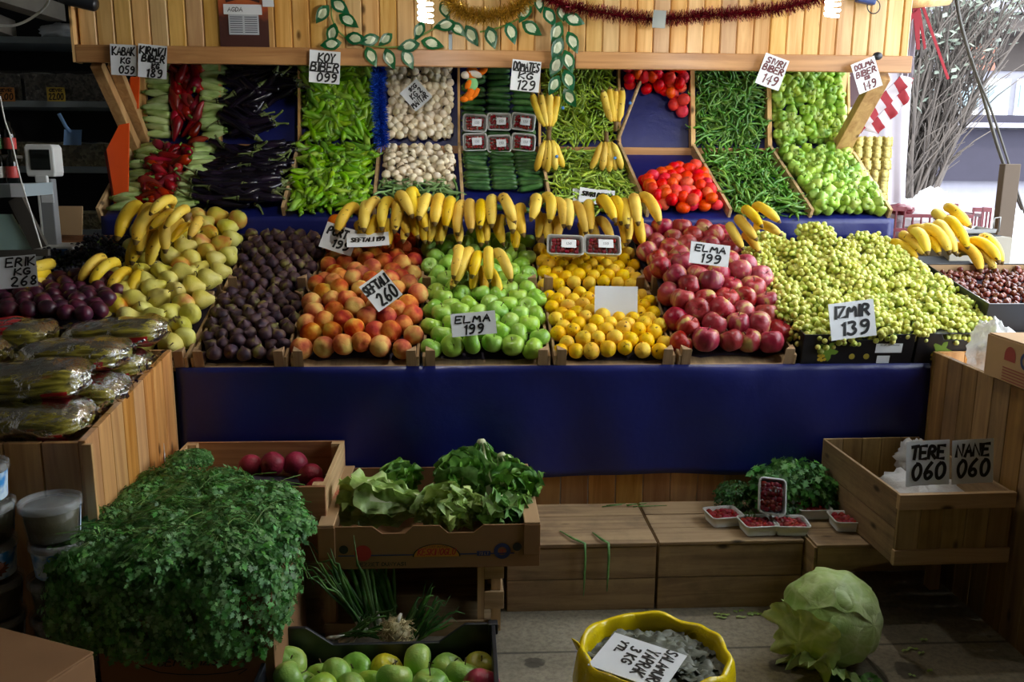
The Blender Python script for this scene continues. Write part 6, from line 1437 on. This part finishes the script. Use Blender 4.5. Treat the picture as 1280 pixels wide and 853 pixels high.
o = mb.build('parsley_stalks', 'parsleystem', None, True); tag(o, 'loose parsley stalks across the top of the parsley heap', 'parsley', None, 'stuff')
r = carton('parsley_carton', 'dark brown carton with faint black print beneath the parsley', -.95, -.50, 2.13, 2.58, 0, .40, 'cardboard')
writing(r, [('GEMERIZSAN', .02, .21, .022, .2, .2)], .004, -.0012, 'ink', 'print_lettering'); mb = MB(); ribbon(mb, chaikin([(-.12, .20), (-.06, .175), (.08, .17), (.16, .19), (.13, .17)]), .003, -.0012); mb.build('print_swash', 'ink', r)
# buckets
BKB = MB().lathe([(.004, 0), (.060, 0), (.064, .01), (.072, .092), (.0725, .094)], 28).mesh('bucket_wall', film('clear bucket plastic', (.5, .52, .48), .14, .2))
BKC = MB().lathe([(.004, .003), (.058, .003), (.069, .088), (.004, .09)], 20, dfn=lambda p, a, t: p*(1+.03*noise.noise(p*60)) if 0 < t < 1 else p).mesh('bucket_contents', plain('dark pickled leaves', '#3c3a1c', .4, var=.2, bump=.8))
BKL = MB().lathe([(.004, .092), (.066, .092), (.067, .104), (.071, .106), (.077, .104), (.077, .086), (.075, .086), (.074, .092)], 28).mesh('bucket_lid', film('cloudy lid plastic', (.55, .57, .57), .26, .25))
def arcband(r0, z0, r1, z1, a0, a1, n=16): return MB().grid(lambda u, v: V((r0+(r1-r0)*v)*math.sin(rad(a0+(a1-a0)*u)), -(r0+(r1-r0)*v)*math.cos(rad(a0+(a1-a0)*u)), z0+(z1-z0)*v), n, 1)
t = NT('sky print label'); v = t.coords((1, 1, 1), False); n = t.noise(v, 28, 3); M['skyprint'] = t.done(t.ramp(n, [(.4, hx('#2f8ad0')), (.62, hx('#cfe3f0'))]), .4)
LB1 = arcband(.0655, .012, .0722, .085, -75, 75).mesh('label_wrap', 'skyprint'); LB2 = arcband(.0655, .012, .0722, .085, 55, 130, 8).mesh('label_wrap', 'skyprint')
def bucket(x, y, z, full, rz, label):
    o = thing('pickle_bucket', label, 'bucket', T((x, y, z)) @ RZ(rz), 'stacked pickle buckets'); obj('wall', BKB, o); obj('contents', BKC, o); obj('lid', BKL, o); obj('label', LB1 if full else LB2, o)
    if full:
        mb = MB(); base = len(mb.v); pts = []
        for i in range(28):
            a = 2*PI*i/28; q = 1 if i % 2 else .72; ux = 34*q*math.cos(a); zz_ = .043+.024*q*math.sin(a); rr_ = .0692+(zz_-.05)*.09+.0012; pts.append((rr_*math.sin(rad(ux)), -rr_*math.cos(rad(ux)), zz_))
        mb.add(pts, [tuple(range(28))]); mb.build('leaf_emblem', plain('brown leaf print', '#7a4a2c', .5), o)
        mb = MB(); pts = []
        for i in range(20): a = 2*PI*i/20; ux = 20*math.cos(a); zz_ = .052+.013*math.sin(a); rr_ = .0692+(zz_-.05)*.09+.0022; pts.append((rr_*math.sin(rad(ux)), -rr_*math.cos(rad(ux)), zz_))
        mb.add(pts, [tuple(range(20))]); mb.build('oval_emblem', plain('pink oval print', '#c88a78', .5), o)
    return o
for k in range(6): bucket(-1.075+.006*math.sin(k*2), 2.225, k*.1045, False, 18+k*5, 'pickle bucket in the inner stack before the plank bin, %s' % (['lowest', 'second from the floor', 'third from the floor', 'third from the top', 'second from the top', 'topmost, lid towards the viewer'][k])) if k != 4 else bucket(-1.062, 2.222, k*.1045, True, 20, 'pickle bucket with a brown leaf label, second from the top of the inner stack')
for k in range(7): bucket(-1.245+.005*math.sin(k*3), 2.21, k*.1045, k in (4, 6), 40+(k % 2)*20, 'pickle bucket in the outer stack at the picture edge, %s from the floor' % od(k))
# carton corner near the lower left
r = thing('closed_carton', 'closed pale carton at the lower left corner before the buckets', 'box', T((-.885, 1.80, 0)) @ RZ(-24))
MB().box((-.16, -.1, .20), (.36, .34, .40)).build('body', 'cardboard', r, bevel=.004)
for s in (-1, 1): MB().box((-.16, -.1+s*.087, .4035), (.36, .166, .006)).build('top_flap', 'cardboard', r, bevel=.002)
# black crate of apples
r = thing('apple_crate', 'black plastic crate of mixed green apples in the foreground', 'crate', T((-.225, 2.31, 0))); x0, x1, y0, y1, h = -.305, .305, -.40, 0, .20
mb = MB(); pts = [(x0, 0), (x1, 0), (x1, h), (x1-.08, h), (x1-.155, h-.055), (x0+.155, h-.055), (x0+.08, h), (x0, h)]
mb.prism(pts, -.006, .006, T((0, y1, 0)) @ RX(90)); mb.build('back_wall', 'black_plastic', r, bevel=.002); MB().prism(pts, -.006, .006, T((0, y0, 0)) @ RX(90)).build('front_wall', 'black_plastic', r, bevel=.002)
for x in (x0, x1): wbox(MB(), x-.006, x+.006, y0, y1, 0, h).build('side_wall', 'black_plastic', r, bevel=.002)
for x in (x0, x1):
    for y in (y0, y1): wbox(MB(), x-.014, x+.014, y-.014, y+.014, h-.03, h+.003).build('corner_block', 'black_plastic', r, bevel=.003)
wbox(MB(), x0, x1, y0, y1, 0, .01).build('bottom', 'black_plastic', r)
ap = []
for ri in range(5):
    for ci in range(7 if ri % 2 == 0 else 6): ap.append((-.487+.0875*ci+(.044 if ri % 2 else 0), 2.245-.074*ri, .095+(.03 if (ri*3+ci*5) % 4 == 0 else 0)+ru(-.008, .008), ri, ci))
for (x, y, z, ri, ci) in ap:
    k = K['lemon'] if 0 else K['trayapple']; red = (ri == 2 and ci == 6)
    if (ri, ci) in ((0, 6), (0, 3)): k = K['pale']= K.get('pale') or Kind('yellow_apple', 'apple', apple_var(fruit('yellow-green apple skin', ['#a8a22c', '#c0b63c', '#b0b848'], 9, .3), 2, .95))
    if red: k = K['redapple']
    k.place(T((x+ru(-.006, .006), y, z)) @ tilt(95) @ SCL((.088+ru(-.004, .012))), '%s apple in the black crate, %s row from the back, %s from the left' % ('red' if red else 'yellowish' if k is not K['trayapple'] else 'green', od(ri), od(ci)), 'apples in the black crate')
for i in range(6): K['trayapple'].place(T((-.46+.092*i+ru(-.01, .01), 2.13-.055*(i % 3), .152+ru(-.008, .008))) @ tilt(95) @ SCL(.092), 'green apple lying on top in the black crate, %s from the left' % od(i), 'topmost apples in the black crate')
o = wbox(MB(), -.515, .065, 1.925, 2.295, .05, .07).build('shading_sheet', 'shading'); tag(o, 'added dark sheet shading the gaps below the apples of the black crate', 'packing paper')  # added dark slab as shade seen between the apples
# spring onions and a root ball
def onions(base, dirs, n, L, label, seed, bulbs=True):
    rr = random.Random(seed); o = thing('spring_onion_bunch', label, 'spring onions', T(base), 'spring onion bunches'); mb = MB(); bl = MB()
    for i in range(n):
        d = (Vector(dirs)+V(rr.uniform(-.28, .28), rr.uniform(-.2, .2), rr.uniform(-.2, .3))).normalized(); b = V(rr.uniform(-.035, .035), rr.uniform(-.025, .025), rr.uniform(0, .03)); l = L*rr.uniform(.7, 1.05); pts = [b+d*(l*k/7)+V(0, 0, -.25*l*(k/7)**2*rr.uniform(.2, 1.3)) for k in range(8)]
        mb.tube(pts, [.0045, .0055, .006, .006, .0055, .0045, .003, .001], 6, flat=.55)
        if bulbs and i % 2 == 0: bl.tube([b-d*.03, b-d*.018, b, b+d*.03], [.003, .007, .006, .004], 8)
    mb.build('green_leaves', 'onionleaf', o, True)
    if bulbs: bl.build('white_bulbs', 'garlic', o, True)
    return o
onions((-.30, 2.515, .08), (-.38, .05, .85), 34, .34, 'large spring onion bunch leaning left in the open crate', 5)
onions((-.25, 2.58, .07), (-.25, .2, .95), 20, .26, 'spring onion bunch standing behind the root ball', 9, False)
onions((-.36, 2.47, .06), (.55, -.05, .25), 14, .18, 'spring onion bunch lying low with white bulbs at the left of the root ball', 11)
onions((-.17, 2.46, .06), (.5, .1, .6), 26, .19, 'short green onion tops spreading right of the root ball', 14, False)
r = thing('leek_root_ball', 'pale tangled root ball of a leek bunch among the green onions', 'leeks', T((-.205, 2.42, .118)))
mb = MB(); ell(mb, (0, 0, 0), (.042, .036, .038), seg=20); mb.v = [tuple(Vector(p)*(1+.12*noise.noise(Vector(p)*70))) for p in mb.v]; mb.build('root_mass', 'roots', r, True); mb = MB()
for i in range(160):
    d = V(ru(-1, 1), ru(-1, .4), ru(-1, 1)).normalized(); a = V(d.x*.040, d.y*.034, d.z*.036); mb.tube([a, a+d*.008+V(ru(-.01, .01), ru(-.01, .01), ru(-.01, .01)), a+d*.01+V(ru(-.016, .016), 0, ru(-.016, .01))], .0011, 4, cap=False)
ob = mb.build('root_hairs', 'roots', r, True); ob['kind'] = 'stuff'; MB().tube([(.004, -.008, .032), (.008, 0, .042), (.014, .01, .052)], [.008, .007, .004], 8).build('white_shank', 'garlic', r, True)
# yellow sack of vine leaves
bp = atZ(818, 832, .20); r = thing('yellow_sack', 'yellow plastic sack rolled open around brined vine leaves', 'sack', T((bp.x, bp.y, 0)))
prof = [(.15, 0), (.18, .01), (.205, .06), (.212, .14), (.206, .20), (.200, .235), (.192, .25), (.182, .245), (.178, .225), (.176, .18), (.17, .14)]
def dfn(p, a, t): k = 1+.035*noise.noise(V(math.cos(a)*2.5, math.sin(a)*2.5, p.z*5))+.012*math.sin(a*13+p.z*20); return V(p.x*k, p.y*k*.97, p.z+(.022*noise.noise(V(math.cos(a)*2, math.sin(a)*2, 3)) if p.z > .18 else 0))
MB().lathe(prof, 72, 0, None, dfn).build('sack_wall', 'yellowbag', r, True); MB().tube([(-.19, .05, .22), (-.205, .04, .25), (-.215, .035, .262)], [.018, .012, .003], 6, flat=.4).build('sack_corner', 'yellowbag', r, True)
mb = MB(); rr = random.Random(4)
for i in range(230):
    an = rr.uniform(0, 6.28); q = math.sqrt(rr.random())*.165; p = V(q*math.cos(an), q*math.sin(an)*.95, .188+.045*(1-(q/.17)**2)+rr.uniform(-.01, .012)); e = rr.uniform(0, 6.28); L = rr.uniform(.05, .09); sd = rr.uniform(0, 90)
    def fn(u, v): a = (u-.5)*L; b = (v-.5)*L*.6; return p+V(a*math.cos(e)-b*math.sin(e), a*math.sin(e)+b*math.cos(e), .014*noise.noise(V(a*45+sd, b*45, 1))+.006*math.sin(a*130+sd))
    mb.grid(fn, 6, 4)
o = mb.build('brined_vine_leaves', 'brine', None, True, T((bp.x, bp.y, 0))); tag(o, 'grey-green brined vine leaves packed in the yellow sack', 'vine leaves', None, 'stuff')
# cabbage
c0 = atZ(1038, 772, .145); r = thing('cabbage', 'large pale green cabbage standing alone on the floor', 'cabbage', T((c0.x, c0.y, 0)))
ax = V(-.80, -.45, -.1).normalized()
def cabdfn(p, a, t):
    q = p.normalized(); k = 1+.045*noise.noise(q*2.2)+.02*noise.noise(q*6)+.02*abs(noise.noise(q*4+V(3, 1, 2))); d = q.dot(ax); ang = math.atan2(q.cross(ax).z, q.cross(ax).x); k += .012*math.cos(ang*7)*(1-d*d); return V(p.x*k*1.03, p.y*k, p.z*k*1.02)
mb = MB(); pr = [(max(.003, .139*math.sin(PI*i/40)), -.139*math.cos(PI*i/40)) for i in range(41)]; mb.lathe(pr, 64, 0, T((0, 0, .143)), cabdfn); mb.build('head', 'cabbage', r, True)
def capleaf(cx, ang0, span, seed, rr_=.146, flare=.02, low=0):
    cx = Vector(cx).normalized(); a = cx.orthogonal().normalized(); b = cx.cross(a)
    def fn(u, v):
        th = 2*PI*u; ph = span*v*(1+.12*math.sin(3*th+seed)+.05*math.sin(9*th+seed*2)); q = cx*math.cos(ph)+(a*math.cos(th)+b*math.sin(th))*math.sin(ph); R0 = rr_*(1+.02*math.sin(8*th+seed)*v+.035*noise.noise(q*2.2)); R0 += flare*v**4*(1+.5*math.sin(8*th+seed)+1.4*noise.noise(q*9+V(seed, 0, 0))); p = q*R0; p.z = max(p.z, -.139+.004*v); return V(p.x*1.03, p.y, p.z*1.02)
    return MB().grid(fn, 90, 10)
for i, (cx, sp, fl, rr_) in enumerate((((-.5, -.6, .55), 1.0, .002, .1430), ((.45, -.75, .25), .95, .002, .1438), ((-.75, -.5, -.2), .75, .026, .146), ((.1, -.2, .95), .85, .002, .1445), ((-.35, -.55, -.75), .6, .045, .147))):
    capleaf(cx, 0, sp, i*2.1, rr_, fl).build('outer_leaf', 'cabbage', r, True, T((0, 0, .143)))
def fn(u, v): a = (u-.5)*.16; return V(.03+a, -.10-.05*v+.02*math.sin(u*9), .006+.012*noise.noise(V(u*6, v*4, 2))+.01*math.sin(u*20)*v)
MB().grid(fn, 16, 5).build('loose_leaf', 'lettuce', r, True)
# herbs, punnets on the second crate
def herb(p, dims, n, ls, seed, mat, label, rz=0):
    mb, st = leafy_mesh(n, dims, ls, seed, .4, -.3); o = thing('herb_bunch', label, 'herbs', T(p) @ RZ(rz), 'herb bunches'); mb.build('leaves', mat, o, True); st.build('stems', 'parsleystem', o, True); return o
zt = .25
herb((1.19, 2.97, .335), (.15, .08, .13), 300, .040, 61, 'herb', 'large mint bunch behind the punnets against the blue tarpaulin')
herb((.99, 3.00, .29), (.075, .06, .075), 420, .014, 62, 'dill', 'fine dill bunch at the left behind the upright punnet')
herb((1.12, 2.90, .285), (.05, .05, .04), 260, .014, 63, 'dill', 'bright dill sprigs hanging before the mint bunch')
herb((1.30, 2.96, .30), (.06, .07, .075), 220, .02, 64, 'dill', 'dark herb bunch between the mint and the pale crate')
herb((1.00, 2.86, .265), (.04, .03, .025), 90, .016, 65, 'dill', 'small dill sprig between the front punnets')
PW = dict(w=.115, l=.10, h=.038, sticker=False, group='punnets on the crates', n=(6, 5), fs=.024)
for (px, py, z, rz, rx, l) in ((904, 646, .249, 8, 0, 'open-looking punnet of red berries at the left on the second crate'), (947, 657, .249, 4, 0, 'punnet of red berries second from the left, in front of the upright one'), (987, 657, .249, -5, 0, 'punnet of red berries third from the left, at the crate end'), (1060, 652, .262, -3, 0, 'punnet of red berries half hidden under herbs beside the pale crate'), (1014, 637, .262, 0, 0, 'punnet mostly covered by the mint bunch')):
    q = atZ(px, py, z+.02); punnet(T((q.x, q.y, z)) @ RZ(rz), l, **PW)
q = atY(961, 622, 2.86); punnet(T((q.x, q.y, q.z)) @ RY(4) @ RX(62) @ RZ(86), 'punnet of red berries propped upright and glinting behind the others', **dict(PW, w=.12, l=.09))
for i, (a, b) in enumerate((((700, 664), (733, 686)), ((741, 666), (763, 686)))):
    p0 = atZ(*a, .248); p1 = atZ(*b, .249); pts = [p0, p0.lerp(p1, .5)+V(0, 0, .004), V(p1.x, 2.722, .25), V(p1.x+.002, 2.718, .20), V(p1.x+.001, 2.720, .13), V(p1.x, 2.722, .06 if i == 0 else .075)]
    o = MB().tube(pts, [.003, .006, .0065, .006, .0055, .002], 6, flat=.5).build('onion_leaf', 'onionleaf', None, True); tag(o, ['green onion leaf hanging over the front of the first crate, left one', 'green onion leaf hanging over the front of the first crate, by the wood knot'][i], 'onion leaf')
mb = MB()
for i in range(7): a = atZ(ru(740, 810), 632+ru(-1, 2), .249); mb.tube([a, a+V(ru(.03, .10), ru(-.01, .01), .004)], [.002, .0012], 5)
o = mb.build('loose_stalks', 'onionleaf', None, True); tag(o, 'loose green stalks at the back edge of the first crate', 'stalks', None, 'stuff')
mb = MB()
for i in range(26): a = atZ(ru(890, 975) if i < 16 else ru(1000, 1180), ru(764, 772) if i < 16 else ru(800, 850), .004); d = V(ru(-.012, .012), ru(-.01, .01), .003); mb.grid(lambda u, v: a+V((u-.5)*.022, (v-.5)*.01, .003*math.sin(u*6))+d*u, 3, 2)
o = mb.build('leaf_scraps', 'lettuce_pale', None, True); tag(o, 'scraps of dry leaf on the floor before the crates', 'scraps', None, 'stuff')
# ================================================================== PRICE CARDS
sign(155, 75, 4.14, 32, 37, [('KABAK', 0, .28, .26, .85), ('KG', .05, -.02, .18, .35), ('059', .1, -.32, .24, .6)], 'white card reading KABAK at the upper left, left of the KIRMIZI card', 2)
sign(191, 77, 4.13, 35, 40, [('KIRMIZI', 0, .32, .22, .88), ('BIBER', .02, .08, .2, .8), ('KG', .1, -.14, .14, .25), ('189', .08, -.35, .25, .55)], 'white card reading KIRMIZI BIBER 189 at the upper left', 5)
sign(406, 84, 4.13, 38, 39, [('KOY', .05, .29, .25, .55), ('BIBER', 0, .0, .26, .92), ('099', .08, -.32, .26, .66)], 'white card reading KOY BIBER 099 above the horn peppers', 4, rules=[(-.42, .13, .44, .13), (-.42, -.15, .46, -.15)])
sign(520, 119, 4.5, 28, 30, [('MANTAR', -.05, -.25, .26, .85), ('KG 2', .05, .05, .22, .6), ('1KG', .1, .32, .16, .4)], 'diamond-tilted white card on the upper mushrooms', -42, 10)
sign(657, 95, 4.13, 36, 37, [('DOMATES', 0, .3, .25, .9), ('KG', .0, .0, .2, .5), ('129', .05, -.3, .3, .62)], 'white card reading DOMATES KG 129 above the cucumbers', 5, rules=[(-.45, .14, .4, .14)])
sign(965, 90, 4.13, 32, 38, [('SIVRI', 0, .32, .18, .75), ('BIBER', 0, .08, .2, .85), ('149', .05, -.25, .3, .62)], 'white card reading SIVRI BIBER 149 right of the dark long peppers', 18, mat='redink')
sign(1083, 94, 4.12, 31, 38, [('DOLMA', 0, .34, .16, .8), ('BIBER', 0, .1, .18, .85), ('KG', .0, -.08, .1, .2), ('149', .02, -.32, .26, .55)], 'white card reading DOLMA BIBER 149 at the upper right over the brace', -22, mat='redink')
def flatcard(px, py, Y, w, h, roll, lean, lines, label, turn=0):
    return sign(px, py, Y, w, h, lines, label, roll, lean, turn)
flatcard(523, 203, 4.47, 36, 26, -10, 38, [('MANTAR', -.05, .15, .3, .8), ('5.40', .05, -.22, .3, .6)], 'white card lying on the lower mushrooms')
flatcard(746, 246, 4.17, 44, 30, 10, 55, [('SIVRI BIBER', .0, .1, .3, .85)], 'white card reading SIVRI lying on the lower chilli peppers, top of two')
flatcard(738, 246, 4.19, 44, 30, 4, 55, [], 'white card lying under the SIVRI card on the lower chilli peppers')
sign(22, 340, 3.20, 48, 40, [('ERIK', .1, .3, .26, .75), ('KG', .12, .0, .2, .4), ('268', .15, -.3, .28, .7)], 'white card reading ERIK KG 268 standing in the plums', -5, 12)
flatcard(424, 299, 3.80, 42, 34, 18, 22, [('PORT', -.1, .22, .3, .6), ('199', .12, -.2, .3, .5)], 'white card reading PORT 199 tucked under the leftmost bananas')
flatcard(460, 300, 3.75, 52, 30, -6, 62, [('SEFTALI 199', 0, 0, .3, .8)], 'white card lying flat on the peaches over the oranges')
sign(476, 364, 3.26, 37, 41, [('SEFTALI', -.02, .24, .3, .92), ('260', .08, -.22, .42, .72)], 'diamond-tilted white card reading SEFTALI 260 on the peaches', -38, 25)
sign(592, 405, 3.13, 56, 29, [('ELMA', -.02, .22, .3, .78), ('199', .0, -.22, .4, .45)], 'white card reading ELMA 199 on the front green apples', -5, 15)
sign(770, 377, 3.34, 54, 38, [], 'blank white card standing in the lemons', 1, 12)
sign(887, 318, 3.36, 50, 27, [('ELMA', .0, .24, .28, .78), ('199', .05, -.2, .4, .5)], 'white card reading ELMA 199 on the red apples', 7, 12)
sign(1065, 400, 3.085, 58, 46, [('IZMIR', .0, .24, .3, .78), ('139', .05, -.22, .36, .62)], 'white card reading IZMIR 139 on the grape boxes', -7, 8)
sign(1159, 579, 2.495, 56, 57, [('TERE', .0, .24, .28, .78), ('060', .02, -.18, .36, .76)], 'white card reading TERE 060 on the pale herb crate', -2, 6, 1.5)
sign(1215, 577, 2.492, 54, 56, [('NANE', .0, .26, .26, .8), ('060', .02, -.15, .38, .78)], 'white card with a scrawled NANE above 060, right of the TERE card', -2, 6, 1.5)
sc = atZ(797, 826, .252); sc = Vector((sc.x, sc.y, .252))
o = thing('price_sign', 'white card reading SALAMURA YAPRAK lying on the brined vine leaves', 'price sign', T(sc) @ RZ(-36) @ RX(-84), 'handwritten price cards')
cw, ch_ = .205, .155
MB().box((0, 0, 0), (cw, .0015, ch_)).build('card', 'paper', o)
Rw = RY(90)
mb = MB()
for tx, cx, cz, sz, wd in (('SALAMURA', 0, .066, .03, .15), ('YAPRAK', .0, .022, .034, .11), ('3 KG', -.01, -.022, .028, .07), ('YTL', -.03, -.06, .02, .05)):
    for pl_ in strokes(tx, cx, cz, sz, wd): ribbon(mb, pl_, .0065, -.0015)
mb.build('lettering', 'ink', o, Mx=Rw)
# ================================================================== LIGHT
wd = bpy.data.worlds.new('overcast_sky'); SC.world = wd; wd.use_nodes = True; wt = wd.node_tree; bg = wt.nodes['Background']
bg.inputs[0].default_value = (.86, .93, 1, 1); bg.inputs[1].default_value = 7.0
sd = bpy.data.lights.new('sun', 'SUN'); sd.energy = 3.0; sd.angle = rad(1.5); sd.color = (1, .95, .88); so = bpy.data.objects.new('sun', sd); COL.objects.link(so)
so.rotation_euler = V(.45, .55, -1).to_track_quat('-Z', 'Y').to_euler()
SC.view_settings.view_transform = 'Standard'; SC.view_settings.look = 'None'; SC.view_settings.gamma = 1; SC.view_settings.use_curve_mapping = False
SC.view_settings.exposure = 0.2
SC.cycles.use_denoising = True; SC.cycles.max_bounces = 7; SC.cycles.transparent_max_bounces = 12; SC.cycles.sample_clamp_indirect = 6.0; SC.cycles.caustics_reflective = False; SC.cycles.caustics_refractive = False
for (px, l) in ((706, 'clear punnet of dark red grapes on the lemons, under the bananas, left of the pair'), (752, 'clear punnet of dark red grapes on the lemons, under the bananas, right of the pair')):
    q = atY(px, 311, 3.735); punnet(T(q) @ RX(24) @ RZ(-3), l, .15, .10, .035, True, 'grape punnets on the lemons', 0, (6, 4), .021) if 0 else punnet(T(q) @ RX(48) @ RZ(-3), l, w=.15, l=.095, h=.03, group='grape punnets on the lemons', n=(6, 4), fs=.02)

o = MB().prism([(0, -.07), (.012, -.065), (.013, .0), (.010, .075), (.004, .03)], 0, .0012, T((-1.027, 2.93, .47)) @ RZ(90) @ RX(90)).build('torn_paper', 'paper'); tag(o, 'torn strip of white paper stuck on the left plank bin', 'paper')
